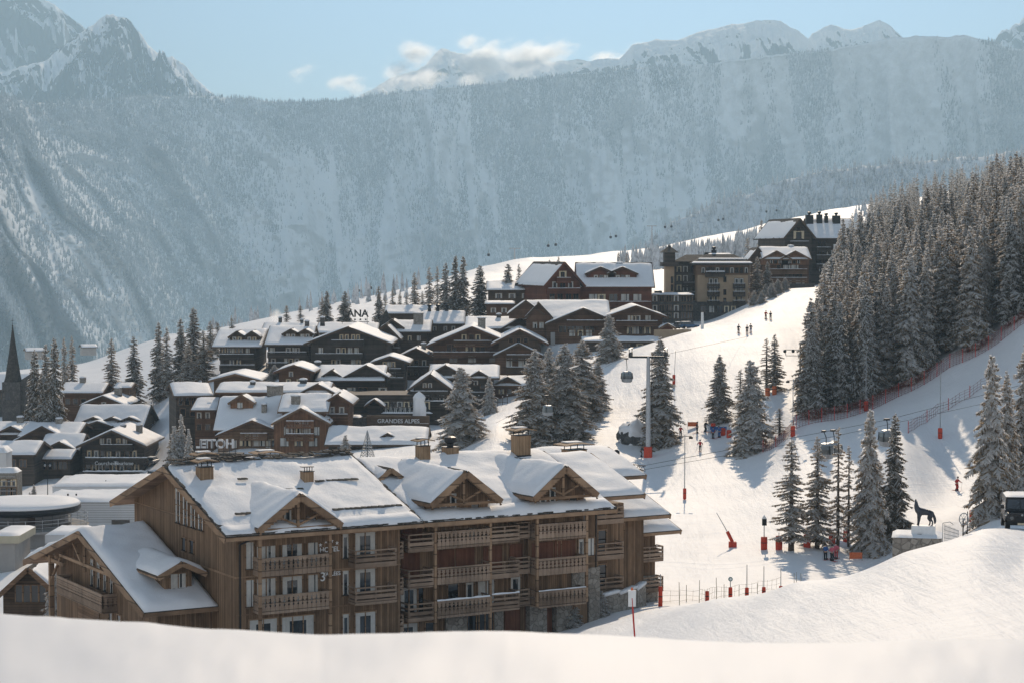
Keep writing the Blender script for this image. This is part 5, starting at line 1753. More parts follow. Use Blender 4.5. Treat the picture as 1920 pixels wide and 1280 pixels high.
# black chalet left of the snow lane, with its lower gable
B = Bld('chalet', 'black chalet with two stepped gables beside the snow lane and the big lone spruce', 770, 860, 378, 14, 0, 'wood_dark', 'chalet')
B.body(730, 700, 'y', 1.0, 1.0, .45, x0=B.lx(775), x1=B.lx(838)); B.row(722, (796, 806), .7, .9, 'cur'); B.row(745, (785, 800, 815, 828), .9, 1.1, ['dark', 'cur']); B.balc(768, 845, 752, 1.0, snow=.2); B.balc(770, 840, 733, 1.0)
B = Bld('chalet', 'black chalet half hidden behind the stepped one, snow on its long right slope', 815, 925, 392, 14, 0, 'wood_dark', 'chalet')
B.body(708, 684, 'x', 1.2, 1.4, .5); B.cross(835, 683, 5.5, 3.2, -.6, 8, 'wood_dark'); B.cross(898, 694, 2.6, 1.6, -.8, 6, 'wood_dark', wins=[(-.6, -1.2, .8, .9, 'cur')]); B.row(722, (880, 905), .9, 1.1, 'dark'); B.balc(870, 925, 735, 1)

# middle black terrace building in front of the big black hotel
B = Bld('chalet_hotel', 'black terrace hotel with roof dormers and tall chimney in front of the broad gable', 600, 712, 392, 16, 0, 'wood_dark', 'hotel')
B.body(713, 684, 'x', 1.0, 1.4, .5)
B.cross(621, 692, 2.3, 1.6, .6, 7, 'wood_dark', wins=[(-.7, -1.1, .7, 1.1, 'warm'), (.1, -1.1, .6, 1.1, 'warm'), (.9, -1.1, .6, 1.0, 'white')])
B.cross(686, 683, 4.4, 2.4, .2, 8, 'wood_dark', wins=[(-2.4, -1.2, .9, 1.0, 'dark'), (-.6, -1.2, 1.0, 1.2, 'white'), (.7, -1.2, .9, 1.1, 'warm'), (2.0, -1.2, .9, 1.1, 'warm')])
B.row(733, (628, 658, 680, 717), 1.6, 1.4, ['warm', 'white', 'dark', 'cur']); B.row(752, (640, 690), 1.2, 1.4, 'dark'); B.balc(640, 752, 738, 1.2, snow=.2); B.chim(563, 686, 4, 1.4, 'stone', 'snow', 5)
B.chim(588, 679, 8, 1.1)
B = Bld('chalet', 'small brown gable beside a chimney stack, left end of the black terrace hotel', 522, 580, 386, 14, 0, 'wood_brown', 'chalet')
B.body(697, 683, 'y', 1.0, 1.0, .4, 'wood_brown'); B.row(701, (545,), .8, 1.0, 'cur'); B.row(715, (540, 560), .9, 1.0, 'warm')
B = Bld('chalet', 'little black two storey gable with lit windows below the turret cluster', 690, 752, 416, 12, 0, 'wood_dark', 'chalet')
B.body(680, 667, 'y', 1.2, 1.3, .4, x0=B.lx(704), x1=B.lx(758)); B.row(683, (721, 729, 737), .8, 1.1, ['warm', 'white']); B.row(703, (721, 737), .9, 1.2, 'white'); B.balc(716, 752, 691, 1.0); B.balc(716, 756, 708, 1.0)
# dark terrace with railing, cafe and the carved white sculpture
T_ = thing('terrace', at(712, 372), 0, 'dark restaurant terrace with tall glazing over the lettered wall', 'terrace')
gz = T_.location.z
def tz(py, Y=372): return tanel(py) * Y - gz
def tx(px, Y=372): return (px - 712) / 3840 * Y
b = MB().mat('wood_dark').box(tx(645), tx(790), 2, 14, -2, tz(741)); b.build('wall', T_)
MB().mat('wood_dark').box(tx(648), tx(800), -3, 2, -2, tz(772)).build('terrace_floor', T_)
b = MB().mat('dark_metal')
for i in range(22):
    x = tx(714) + (tx(800) - tx(714)) * i / 21
    b.box(x - .04, x + .04, -3.0, -2.92, tz(772), tz(772) + 1.1)
b.box(tx(714), tx(800), -3.02, -2.9, tz(772) + 1.05, tz(772) + 1.15)
b.build('railing', T_)
b = MB(); flat_snow(b, tx(716), tx(812), -3.2, -2.4, tz(772) + .01, .35, 3, .5); b.build('snow_cover', T_, True)
gable_roof(T_, 'y', tx(703), 1.9, tz(745), .75, -2.8, 2, .18, 'wood_dark_brown', .35, 7, .4, name='porch_roof')
MB().mat('wood_dark').box(tx(703) - 1.4, tx(703) + 1.4, -2.0, 2, tz(772), tz(758)).build('porch', T_)
for i in range(7):
    o = bpy.data.objects.new('window', win_mesh(1.1, 1.5, ['warm', 'dark', 'cur'][i % 3], 'wood_dark')); link(o, T_); o.location = (tx(722) + i * 1.25, 1.996, tz(772) + .3)
for i in range(9):
    p = Vector((tx(724) + i * .85, -1.5 + (i % 2) * .8, tz(772)))
    l_ = thing('terrace_stool', T_.location + p, 0, 'small pale seat draped in sheepskin on the dark terrace over the lettered wall', 'seat', 'sheepskin seats on the dark terrace')
    MB().mat('curtain').lathe([(.28, 0), (.32, .4), (.22, .62), (.26, 1.0), (.05, 1.05)], 7).build('seat', l_)
s_ = thing('snow_sculpture', at(786, 366), 0, 'tall white carved snow block beside the dark terrace', 'sculpture')
s_.location.z = gz + tz(772, 372)
b = MB().mat('roof_snow'); b.lathe([(1.3, -1), (1.25, 1.2), (1.05, 2.4), (1.15, 3.1), (.75, 3.7), (.2, 4.0)], 9); o = b.build('snow_block', s_)
for v in o.data.vertices:
    v.co += Vector(mnoise.noise_vector(v.co * .9)) * .35
# brown lettered retaining wall
W_ = thing('sign_wall', at(756, 363), R(-4), 'brown board wall carrying pale cut letters above the low snowy roof', 'wall')
gz2 = W_.location.z
def wz(py): return tanel(py) * 363 - gz2
MB().mat('wood_dark_brown').box(-6.6, 4.6, 0, .5, -3, wz(779)).build('wall_panel', W_)
letters('GRANDES ALPES', 1.02, 'panel_white', W_, (-.9, -.05, wz(789)), 0, .03, bold=.012)
b = MB().mat('white_paint')
for i in range(5):
    b.tube((2.9 + i * .32, -.05, wz(794) + .1 + .05 * (i % 2)), (3.2 + i * .32, -.05, wz(794) + .1 + .05 * ((i + 1) % 2)), .035, .035, 5)
b.build('leaf_emblem', W_)
b = MB().mat('stone_dark').box(-14, -6.65, .4, 1.0, -3, wz(783)); b.build('wing_wall', W_)
b = MB(); flat_snow(b, -13.9, -7.8, .2, 4, wz(783) + .01, .35, 6, .5); b.build('snow_cover', W_, True)
# low snow roof with the tiny gable
B = Bld('pavilion', 'low building with sweeping snow roof and one tiny gable below the lettered wall', 615, 795, 340, 14, 0, 'wood_dark', 'building')
B.body(833, 800, 'x', .6, 1.2, .75, 'wood_dark_brown'); B.cross(725, 810, 2.6, 1.5, 2.0, 8, 'wood_dark_brown'); B.chim(681, 808, 8, 1.0, 'stone', 'snow', 1.6); B.row(842, (640, 700, 760), 1.6, 1.3, 'dark')
c_ = thing('cone_tree', at(688, 322), 0, 'slim silvery cone tree strung with lights by the low snow roof', 'tree')
zt = tanel(806) * 322 - c_.location.z
b = MB().mat('grey_metal')
for k in range(11):
    z = zt * k / 11; r_ = 1.35 * (1 - k / 11.3)
    for i in range(12):
        a = i * math.pi / 6; a2 = a + math.pi / 6
        b.tube((r_ * math.cos(a), r_ * math.sin(a), z), (r_ * math.cos(a2), r_ * math.sin(a2), z), .05, .05, 4)
        r2 = 1.35 * (1 - (k + 1) / 11.3)
        b.tube((r_ * math.cos(a), r_ * math.sin(a), z), (r2 * math.cos(a2), r2 * math.sin(a2), z + zt / 11), .035, .035, 4)
b.build('wire_cone', c_); MB().mat('dark_metal').tube((0, 0, -.3), (0, 0, zt), .08).build('pole', c_)

# the snowy double gabled building in front
B = Bld('chalet_hotel', 'brown chalet with broad snow roof and low front gable left of the orange brown one', 408, 540, 352, 16, 0, 'wood_brown', 'hotel', frame='wood_trim')
B.body(806, 742, 'x', .8, 1.0, .6, 'wood_brown', x1=B.lx(520))
B.cross(475, 786, 6.4, 2.7, -1.6, 7, 'wood_tan', of=1.0, snow=.5, fascia='wood_brown', down=6.5, wins=[(-3.2, -2.1, .8, 1.3, 'white'), (-.9, -1.9, 1.0, 2.2, 'warm'), (.5, -1.9, 1.0, 2.2, 'white'), (2.6, -2.1, .8, 1.3, 'white')])
B.row(829, (461, 487, 510), 1.9, 1.2, ['warm', 'white'], -1.6); B.balc(453, 503, 812, 1.0, -1.6, 'plank', 'wood_tan')
B.cross(446, 738, 2.3, 1.5, 4.2, 9, 'wood_orange', wins=[(-.3, -1.0, .9, 1.0, 'white')], fascia='wood_tan')
B.chim(503, 723, 9.5, 2.6, 'stone', 'snow', 3.6); B.chim(490, 758, 3.5, .9, 'stone', 'snow', 3.0)
B = Bld('chalet_hotel', 'orange brown chalet with three floors of white windows and a high snow roof', 522, 612, 347, 15, 0, 'wood_orange', 'hotel', frame='wood_tan')
B.body(771, 738, 'x', .7, .8, .6, 'wood_tan', x0=B.lx(526), x1=B.lx(606), y0=2.0)
B.cross(564, 763, 5.0, 2.7, 0, 9, 'wood_orange', of=.9, snow=.5, fascia='wood_tan', down=7, wins=[(-2.5, -2.0, .9, 1.4, 'white'), (-.65, -1.9, 1.1, 2.4, 'cur'), (.65, -1.9, 1.1, 2.4, 'white'), (2.6, -2.0, .9, 1.4, 'white')])
B.row(805, (541, 560, 575), 1.2, 1.6, ['white', 'warm', 'white']); B.row(828, (532, 559, 586), 1.4, 1.4, ['white', 'warm', 'white']); B.balc(537, 588, 789, 1.0, 0, 'plank', 'wood_orange'); B.balc(537, 588, 813, 1.0, 0, 'plank', 'wood_orange')
B.chim(549, 742, 4.2, 1.5, 'stone', 'snow', 3.2)
b = B.balc(603, 616, 785, 1.2, 2.0, 'plank', 'wood_tan'); b = B.balc(603, 616, 810, 1.2, 2.0, 'plank', 'wood_tan')
B = Bld('chalet', 'long snow roof with small vents behind the two brown front gables', 412, 610, 366, 12, 0, 'wood_brown', 'building')
B.body(735, 717, 'x', .8, 1.0, .6, 'wood_brown'); B.cross(595, 718, 4.6, 2.4, -.5, 8, 'wood_tan'); B.chim(563, 712, 5, 1.2); B.chim(468, 716, 4, .9)
B = Bld('chalet', 'small brown gabled end pavilion right of the orange brown chalet', 612, 652, 353, 12, 0, 'wood_brown', 'chalet')
B.body(757, 738, 'y', .9, 1.0, .5, 'wood_brown'); B.row(768, (622, 640), .9, 1.1, 'cur'); B.balc(612, 652, 776, 1.0)
B = Bld('chalet', 'snow roofed gable with light timber front behind the long snow roof', 400, 482, 385, 14, 0, 'wood_tan', 'chalet')
B.body(713, 700, 'y', 1.0, 1.0, .5, 'wood_tan'); B.row(720, (430, 455), .9, 1.0, 'cur')
B = Bld('chalet_hotel', 'long wing with rows of small eave brackets running back along the village street', 330, 392, 372, 34, 14, 'wood_dark', 'hotel')
B.body(741, 718, 'x', .5, 1.2, .6, 'wood_dark_brown', y1=16)
b = MB().mat('wood_dark_brown')
for i in range(9):
    x = -B.W / 2 + B.W * i / 8
    b.beam((x, -1.1, B.zw - .1), (x, 0, B.zw - .9), .2, .3)
b.build('bracket_row', B.root)
B.row(752, (338, 350, 362, 374, 386), .8, 1.3, 'dark'); B.row(772, (342, 360, 378), .9, 1.3, 'dark'); B.chim(392, 735, 6, .9, 'stone', 'snow', 2.6)
B = Bld('chalet', 'narrow brown gabled bay with a stub chimney at the corner of the bracketed wing', 364, 402, 362, 14, 0, 'wood_brown', 'chalet')
B.body(768, 745, 'x', .6, .8, .5, 'wood_brown'); B.chim(387, 757, 3, .9, 'stone', 'snow', 2.2); B.row(778, (372, 388), .8, 1.1, 'cur'); B.row(800, (372, 388), .8, 1.1, 'dark')
# snow laden shrubs on the back terrace
for i, (px, py) in enumerate(((508, 708), (520, 703), (532, 706), (545, 710), (556, 712), (538, 699), (514, 697))):
    p = at(px, 388 + (i % 3)); p.z = tanel(py + 6) * 388
    s_ = thing('shrub', p, i, 'rounded shrub bowed under snow in the row between the two brown gables', 'shrub', 'snow laden shrubs on the back terrace')
    c_ = bpy.data.objects.new('foliage', TK['heavy_a'][0]); link(c_, s_); c_.scale = (.62, .62, .20)
MB().mat('stone_dark').box(-5.5, 4.5, -.5, .5, -12, 0).build('terrace_wall', tag(thing('terrace_wall', Vector((at(530, 390).x, 391.5, tanel(716) * 390)), 0), 'stone terrace edge carrying the row of bowed shrubs', 'wall'))

# restaurant chalets below the red brown chalet
B = Bld('chalet_restaurant', 'brown chalet with its snow roof meeting a steep gable, left half of the terrace restaurants', 962, 1140, 440, 18, 0, 'wood_brown', 'restaurant')
B.body(598, 563, 'x', .8, 1.2, .5, 'wood_brown', x0=B.lx(990), x1=B.lx(1138))
B.cross(986, 563, 4.0, 3.0, -1, 10, 'wood_brown'); B.cross(1010, 567, 3.0, 3.2, -1.6, 8, 'wood_brown', wins=[(-.7, -2.5, .7, 1.1, 'cur'), (.4, -2.5, .7, 1.1, 'white')], down=6)
B.cross(1093, 577, 8.2, 3.4, -2.6, 10, 'wood_brown', wins=[(-2.4, -2.6, 1.2, 1.3, 'white'), (-.6, -2.6, 1.2, 1.3, 'warm'), (1.2, -2.6, 1.2, 1.3, 'white')], down=6.5, of=1.2)
B.row(617, (1055, 1070, 1085, 1105), 1.8, 1.4, 'dark', -2.6); B.balc(1062, 1130, 601, 1.2, -2.6); B.row(610, (1003, 1015), .9, 1.3, 'cur', -1.6)
b = MB().mat('plaster_grey').box(B.lx(1032), B.lx(1040), -4, -3, 0, B.lz(622)); b.build('stone_pier', B.root)
B.chim(993, 594, -.5, 1.3, 'stone', 'snow', 3.5)
B = Bld('chalet_restaurant', 'brown chalet with a wide shallow gable and glazed terrace beside the piste edge', 1140, 1250, 436, 16, 0, 'wood_brown', 'restaurant')
B.body(594, 573, 'y', 1.0, 1.6, .45, 'wood_brown', x0=B.lx(1142), x1=B.lx(1242))
B.row(597, (1182, 1188, 1196, 1215), 1.1, 1.2, ['white', 'warm', 'cur']); B.row(619, (1182, 1192, 1205, 1214), 1.4, 1.6, ['warm', 'white', 'dark']); B.balc(1155, 1232, 602, 1.3)
B = Bld('pavilion', 'long low snow roofed terrace bar in front of the wide shallow gable', 1098, 1232, 424, 8, 0, 'wood_dark', 'building')
B.body(640, 631, 'x', .8, 1.0, .4); B.row(650, (1150, 1175, 1200, 1215), 1.5, 1.3, ['warm', 'dark'])
B = Bld('kiosk', 'little hut with snow hat at the piste edge below the wide shallow gable', 1241, 1262, 432, 4, 0, 'wood_red', 'hut')
B.body(615, 606, 'y', .6, .6, .4, 'wood_tan')
W_ = thing('retaining_wall', at(1262, 428), R(12), 'tan stone retaining wall of the restaurant terrace along the piste', 'wall')
MB().mat('plaster_tan').box(-4, 4, 0, .5, -3, 1.3).build('wall_panel', W_)
# red brown chalet on top
B = Bld('chalet_hotel', 'big red brown chalet with a steep left gable and two dormers on its snow roof', 1040, 1225, 470, 18, 0, 'wood_red', 'hotel', frame='wood_tan')
B.body(538, 492, 'x', .6, 1.2, .32, 'wood_red', x0=B.lx(1086), x1=B.lx(1222), bare=.16)
for px in (1127, 1168):
    B.cross(px, 500, 3.6, 1.6, 2.4, 9, 'wood_red', wins=[(-1.1, -1.5, .9, 1.2, 'cur'), (.1, -1.5, .9, 1.2, 'dark'), (1.2, -1.5, .9, 1.2, 'white')], down=2.5)
B.row(558, (1112, 1128, 1150, 1172, 1195), 1.8, 1.5, ['white', 'warm', 'dark', 'white']); B.row(577, (1105, 1130, 1160, 1190), 1.5, 1.4, 'dark')
B.balc(1090, 1220, 566, 1.2)
B.chim(1165, 494, 9, 1.4, 'stone_dark', 'snow', 2.0)
B = Bld('chalet_hotel', 'steep red brown gable wing at the left of the big red brown chalet', 1024, 1088, 466, 22, 16, 'wood_red', 'hotel', frame='wood_tan')
B.body(536, 491, 'y', .9, 1.2, .30, 'wood_red', bare=.1)
B.row(515, (1055,), 1.8, 1.6, 'warm'); B.row(534, (1040, 1055, 1070), 1.2, 1.4, ['cur', 'dark']); B.row(556, (1035, 1050, 1066, 1080), 1.2, 1.4, 'dark'); B.balc(1042, 1068, 521, 1.0); B.balc(1026, 1086, 541, 1.0); B.balc(1026, 1086, 563, 1.0)
B = Bld('building', 'long flat snow roofed building left of the red brown chalet, with dark vents', 915, 1028, 482, 14, 0, 'wood_dark_brown', 'building')
B.body(544, 527, 'x', .4, .8, .45); B.row(555, (935, 960, 985, 1010), 1.6, 1.2, 'cur'); B.row(575, (925, 955, 985, 1010), 1.6, 1.2, 'dark'); B.chim(993, 522, 6, 1.3, 'dark_metal', 'cowl', 2.2); B.chim(974, 531, 3, 2.0, 'dark_metal', None, .9)
B = Bld('chalet', 'low red brown lean-to with a snow stripe under the long flat roof', 912, 962, 470, 6, 0, 'wood_brown', 'building')
B.body(570, 565, 'x', .4, .8, .35); B.row(582, (925, 945), 1.2, 1.1, 'cur')

# tan stone hotel
B = Bld('stone_hotel', 'tan stone hotel with a dark hipped roof, loggias and a square corner tower', 1308, 1406, 492, 16, 0, 'plaster_tan', 'hotel', frame='wood_dark_brown')
z1 = B.lz(494)
MB().mat('plaster_tan').box(B.lx(1308), B.lx(1402), 0, 16, B.lz(566), B.lz(516)).build('wall', B.root)
MB().mat('wood_tan').box(B.lx(1305), B.lx(1405), -.2, 16, B.lz(516), z1).build('attic_wall', B.root)
MB().mat('stone_dark').box(B.lx(1300), B.lx(1404), -.4, 16, 0, B.lz(566) - .003).build('stone_base', B.root)
x0, x1 = B.lx(1296), B.lx(1409); zr = B.lz(477, 8)
MB().mat('slate').add([(x0, -1.4, z1), (x1, -1.4, z1), (x1, 17.4, z1), (x0, 17.4, z1), (B.lx(1330), 6, zr), (B.lx(1380), 6, zr), (B.lx(1380), 10, zr), (B.lx(1330), 10, zr), (x0, -1.4, z1 - .4), (x1, -1.4, z1 - .4), (x1, 17.4, z1 - .4), (x0, 17.4, z1 - .4)],
    [(0, 1, 5, 4), (1, 2, 6, 5), (2, 3, 7, 6), (3, 0, 4, 7), (4, 5, 6, 7), (0, 8, 9, 1), (1, 9, 10, 2), (2, 10, 11, 3), (3, 11, 8, 0), (8, 11, 10, 9)]).build('roof', B.root)
b = MB(); b.mat('roof_snow')
for t0, t1 in ((.0, .12), (.42, .5)):
    ya, yb = -1.4 + 7.4 * t0, -1.4 + 7.4 * t1; za, zb_ = z1 + (zr - z1) * t0, z1 + (zr - z1) * t1
    xa, xb = x0 + (B.lx(1330) - x0) * t0, x1 + (B.lx(1380) - x1) * t0
    xc, xd = x0 + (B.lx(1330) - x0) * t1, x1 + (B.lx(1380) - x1) * t1
    b.prism([(xa, ya, za + .02), (xb, ya, za + .02), (xd, yb, zb_ + .02), (xc, yb, zb_ + .02)], (0, 0, .2))
b.build('snow_cover', B.root)
b = MB(); flat_snow(b, B.lx(1333), B.lx(1378), 6.3, 9.7, zr + .005, .3, 2, .5); b.build('snow_cover', B.root, True)
for px in (1338, 1356): B.row(548, (px,), .1, .1) if False else None
for c_ in (1337, 1385):
    for py, sty in ((528, 'cur'), (543, 'white'), (560, 'warm')):
        B.row(py, (c_ - 4, c_ + 5), 1.0, 1.5, sty)
        B.balc(c_ - 11, c_ + 11, py + 4, 1.2, 0, 'plank', 'wood_dark', .08)
for py in (524, 548, 564): B.row(py, (1359,), .6, 1.2, 'dark')
B.row(507, tuple(range(1318, 1402, 9)), .8, 1.3, ['cur', 'dark', 'dark'], -.2); B.balc(1322, 1358, 510, 1.2, -.2, 'plank', 'wood_dark', .2)
B.row(580, (1318, 1334, 1349, 1362, 1375, 1388, 1396), 1.2, 1.6, ['dark', 'white', 'dark', 'warm', 'warm'], -.4)
for px, top in ((1325, 470), (1377, 470)):
    MB().mat('dark_metal').tube((B.lx(px), 8, zr - .6), (B.lx(px), 8, B.lz(top, 8)), .10, .02, 6).build('finial', B.root)
B.chim(1345, 470, 9, 1.2, 'dark_metal', 'cowl', 1.4); B.chim(1336, 474, 10, 2.0, 'dark_metal', None, 1.0)
B = Bld('stone_hotel', 'grey glazed link between the tan corner tower and the hipped main block', 1262, 1306, 500, 14, 0, 'stone_dark', 'hotel', frame='wood_dark_brown')
MB().mat('stone_dark').box(B.lx(1262), B.lx(1307), 0, 14, 0, B.lz(493)).build('wall', B.root)
MB().mat('slate').prism([(B.lx(1260), -1, B.lz(493) + .01), (B.lx(1312), -1, B.lz(493) + .01), (B.lx(1322), 6, B.lz(480)), (B.lx(1290), 6, B.lz(480))], (0, 0, .3)).build('roof', B.root)
for py in (505, 522, 540, 556, 572): B.row(py, (1273, 1285, 1298), 1.2, 1.5, ['warm', 'cur', 'dark'])
for py in (530, 548, 565): B.balc(1280, 1306, py, 1.0, 0, 'plank', 'wood_dark', .06)
B = Bld('stone_tower', 'square tan corner tower with a small flared pyramid cap beside the hipped hotel', 1248, 1264, 496, 6, 0, 'plaster_tan', 'tower', frame='wood_dark_brown')
w = B.W / 2
MB().mat('plaster_tan').box(-w, w, 0, 5.5, 0, B.lz(500)).build('wall', B.root)
MB().mat('wood_dark').box(-w - .9, w + .9, -.9, 6.4, B.lz(500), B.lz(492)).box(-w - .2, w + .2, -.2, 5.7, B.lz(492), B.lz(474)).build('belfry', B.root)
zb = B.lz(474)
MB().mat('slate').add([(-w - 1.1, -1.1, zb), (w + 1.1, -1.1, zb), (w + 1.1, 6.6, zb), (-w - 1.1, 6.6, zb), (-.3, 2.4, zb + 1.5), (.3, 2.4, zb + 1.5), (.3, 3.1, zb + 1.5), (-.3, 3.1, zb + 1.5), (0, 2.75, zb + 2.3)], [(0, 1, 5, 4), (1, 2, 6, 5), (2, 3, 7, 6), (3, 0, 4, 7), (4, 5, 8), (5, 6, 8), (6, 7, 8), (7, 4, 8), (3, 2, 1, 0)]).build('roof', B.root)
for py in (525, 540, 556): B.row(py, (1268 - 8,), .5, 1.5, 'dark')
b = Bld('annexe_building', 'low grey block with strip windows at the foot of the tan corner tower', 1219, 1300, 478, 10, 0, 'stone_dark', 'building')
MB().mat('stone_dark').box(-b.W / 2, b.W / 2, 0, 10, 0, b.lz(553)).build('wall', b.root)
f = MB(); flat_snow(f, -b.W / 2 - .4, b.W / 2 + .3, -.4, 10, b.lz(553) + .005, .4, 5); f.build('snow_cover', b.root, True)
for py in (560, 578, 592): b.row(py, (1228, 1241, 1254, 1268, 1282, 1293), 1.1, 1.4, ['cur', 'dark', 'dark'])
MB().mat('dark_metal').box(b.lx(1230), b.lx(1243), 3, 6, b.lz(553) + .2, b.lz(546)).build('roof_unit', b.root)
MB().mat('wood_dark').box(-b.W / 2 - .1, b.W / 2 + .1, -.35, 0, b.lz(586), b.lz(583)).build('ledge', b.root)
# orange brown chalet below the tall one
B = Bld('chalet_hotel', 'brown timber chalet with twin small gables on its snow roof, below the tall chimneyed one', 1432, 1516, 520, 14, 0, 'wood_brown', 'hotel', frame='wood_tan')
B.body(486, 463, 'x', .6, 1.0, .4, 'wood_tan')
for px in (1455, 1490):
    B.cross(px, 470, 3.9, 2.1, -.4, 7, 'wood_orange', wins=[(-1.3, -1.2, .7, 1.1, 'cur'), (-.2, -1.2, .7, 1.2, 'dark'), (.9, -1.2, .7, 1.1, 'cur')], down=1.5, fascia='wood_tan')
B.row(500, (1463, 1475, 1490), 1.8, 1.3, ['dark', 'white', 'white']); B.row(515, (1480, 1495), 2.4, 1.3, 'dark'); B.row(529, (1476, 1500), 2.2, 1.2, 'white'); B.balc(1440, 1512, 505, 1.0, 0, 'plank', 'wood_tan'); B.balc(1440, 1512, 521, 1.0, 0, 'plank', 'wood_tan'); B.chim(1490, 462, 8, 1.4, 'stone', 'snow', 2)
B = Bld('chalet', 'dark weathered gable end squeezed left of the twin gabled brown chalet', 1407, 1434, 524, 12, 0, 'wood_dark_brown', 'chalet')
B.body(487, 464, 'y', .6, .8, .35); B.row(495, (1415, 1424), .8, 1.1, 'dark'); B.row(515, (1415, 1424), .8, 1.1, 'dark')
W_ = thing('retaining_wall', at(1475, 503), R(6), 'grey stone wall with a snowy bank below the twin gabled brown chalet', 'wall')
MB().mat('stone_dark').box(-4.5, 7, 0, .8, -4, tanel(532) * 503 - W_.location.z).build('wall_panel', W_)
MB().mat('plaster_tan').box(-6.8, -4.55, -.4, .8, -4, tanel(528) * 503 - W_.location.z).build('wall_pier', W_)
# tall chalet with roof chimneys and the big white letter
B = Bld('chalet_hotel', 'tall black chalet at the hilltop with four roof chimneys and one white letter', 1520, 1602, 556, 20, 0, 'wood_dark', 'hotel', frame='wood_dark_brown')
B.body(447, 410, 'x', .4, 1.4, .3, 'wood_dark_brown', bare=.08)
B.row(458, (1540, 1575), 2.0, 1.4, 'dark'); B.row(474, (1540, 1555, 1590), 1.6, 1.4, ['dark', 'cur']); B.row(490, (1535, 1552, 1590), 1.5, 1.4, 'dark'); B.row(505, (1540, 1560), 1.4, 1.4, 'cur')
B.balc(1530, 1556, 464, 1.0); B.balc(1530, 1556, 479, 1.0); B.balc(1530, 1556, 496, 1.0)
for px, w, top in ((1524, 2.0, 404), (1543, 1.5, 403), (1556, 1.0, 406), (1575, 2.0, 405)):
    B.chim(px, top, 7.5, w, 'dark_metal', 'cowl', 3.2)
letters('B', 3.2, 'white_paint', B.root, (B.lx(1567), -.1, B.lz(467)), 0, .05, bold=.02)
B = Bld('chalet_hotel', 'steep black gable wing facing the valley at the left of the tall hilltop chalet', 1470, 1522, 552, 22, 12, 'wood_dark', 'hotel', frame='wood_dark_brown')
B.body(447, 409, 'y', .8, 1.4, .3, bare=.08, x0=None)
B.row(441, (1497,), 3.0, 2.2, 'warm'); B.row(430, (1496,), 1.0, .9, 'dark'); B.row(462, (1485, 1500, 1512), 1.4, 1.4, 'dark'); B.row(480, (1500, 1512), 1.4, 1.4, 'dark'); B.balc(1478, 1514, 453, 1.0)

# ------------------------------------------------------------------ left village
B = Bld('tourist_chalet', 'dark tourist office chalet with a broad gable, balcony lettering and pale shutters', 148, 274, 385, 16, 0, 'wood_dark', 'building', frame='wood_trim')
B.body(836, 806, 'y', .8, 1.8, .5, 'wood_dark_brown', x0=B.lx(152), x1=B.lx(268))
B.row(826, (189, 202, 220, 232), .8, 1.0, ['white', 'cur', 'warm', 'white']); B.row(851, (165, 178, 190, 202, 219, 236, 250), .8, 1.5, ['warm', 'cur', 'dark']); B.row(875, (163, 174, 186, 198, 212, 226, 240, 254), .9, 1.5, ['dark', 'warm', 'cur'])
B.balc(188, 248, 833, .9); B.balc(160, 276, 858, 1.2, snow=.2); B.balc(155, 276, 884, 1.4, snow=.3)
letters('Courchevel', .95, 'white_paint', B.root, (B.lx(200), -1.36, B.lz(866.5)), 0, .02); letters('Tourisme', .95, 'white_paint', B.root, (B.lx(232), -1.36, B.lz(866.5)), 0, .02)
b = MB().mat('white_paint')
for i in range(4):
    a = i * math.pi / 4; cx, cz = B.lx(217.5), B.lz(866)
    b.beam((cx - .4 * math.cos(a), -1.36, cz - .4 * math.sin(a)), (cx + .4 * math.cos(a), -1.36, cz + .4 * math.sin(a)), .04, .06, (0, 1, 0))
b.build('star_emblem', B.root)
B.chim(214, 797, 8, 1.0, 'stone', 'snow', 2.6); B.chim(243, 797, 9, 1.1, 'stone', 'snow', 3.0)
B = Bld('chalet', 'chalet with three small roof dormers in a row behind the tourist office chalet', 142, 262, 412, 16, 0, 'wood_dark_brown', 'chalet')
B.body(800, 758, 'x', .8, 1.2, .6)
for px in (172, 206, 240):
    B.cross(px, 780, 2.4, 1.0, 1.0, 7, 'wood_dark_brown')
B.cross(184, 788, 3.0, 1.0, -1.4, 5, 'wood_dark')
B = Bld('chalet', 'chalet with a wide low snow gable and one round emblem window behind the dormer roof', 150, 235, 432, 14, 0, 'wood_brown', 'chalet')
B.body(760, 741, 'y', .8, 1.2, .55, x0=B.lx(156), x1=B.lx(230)); B.row(757, (193,), 1.0, .9, 'cur'); B.chim(208, 727, 7, 1.4, 'stone', 'snow', 2)
B = Bld('chalet', 'brown walled house with a long plain snow roof right of the church spruces', 116, 186, 440, 12, 0, 'wood_brown', 'house')
B.body(736, 717, 'x', .8, 1.0, .4, 'wood_brown'); B.row(752, (125, 140, 155), 1.0, 1.2, 'dark'); B.chim(143, 708, 6, 1.2, 'stone', 'snow', 2)
B = Bld('shed', 'tiny wooden shed with snow roof under the drooping spruce by the street', 216, 242, 445, 7, 0, 'wood_tan', 'hut')
B.body(726, 717, 'x', .5, .6, .5, 'wood_tan')
B = Bld('chalet', 'chalet with a plain snow hat at the far left behind the left cluster', -30, 44, 398, 14, 0, 'wood_dark', 'chalet')
B.body(814, 790, 'x', .8, 1.2, .6); B.cross(20, 797, 4, 2, -.5, 6, 'wood_dark'); B.chim(22, 782, 6, 1.2, 'stone', 'snow', 2); B.row(828, (5, 20), .9, 1.1, 'dark')
B = Bld('chalet', 'dark chalet of the left cluster with a lone stubby chimney on its snowy ridge', 40, 138, 396, 14, 0, 'wood_dark', 'chalet')
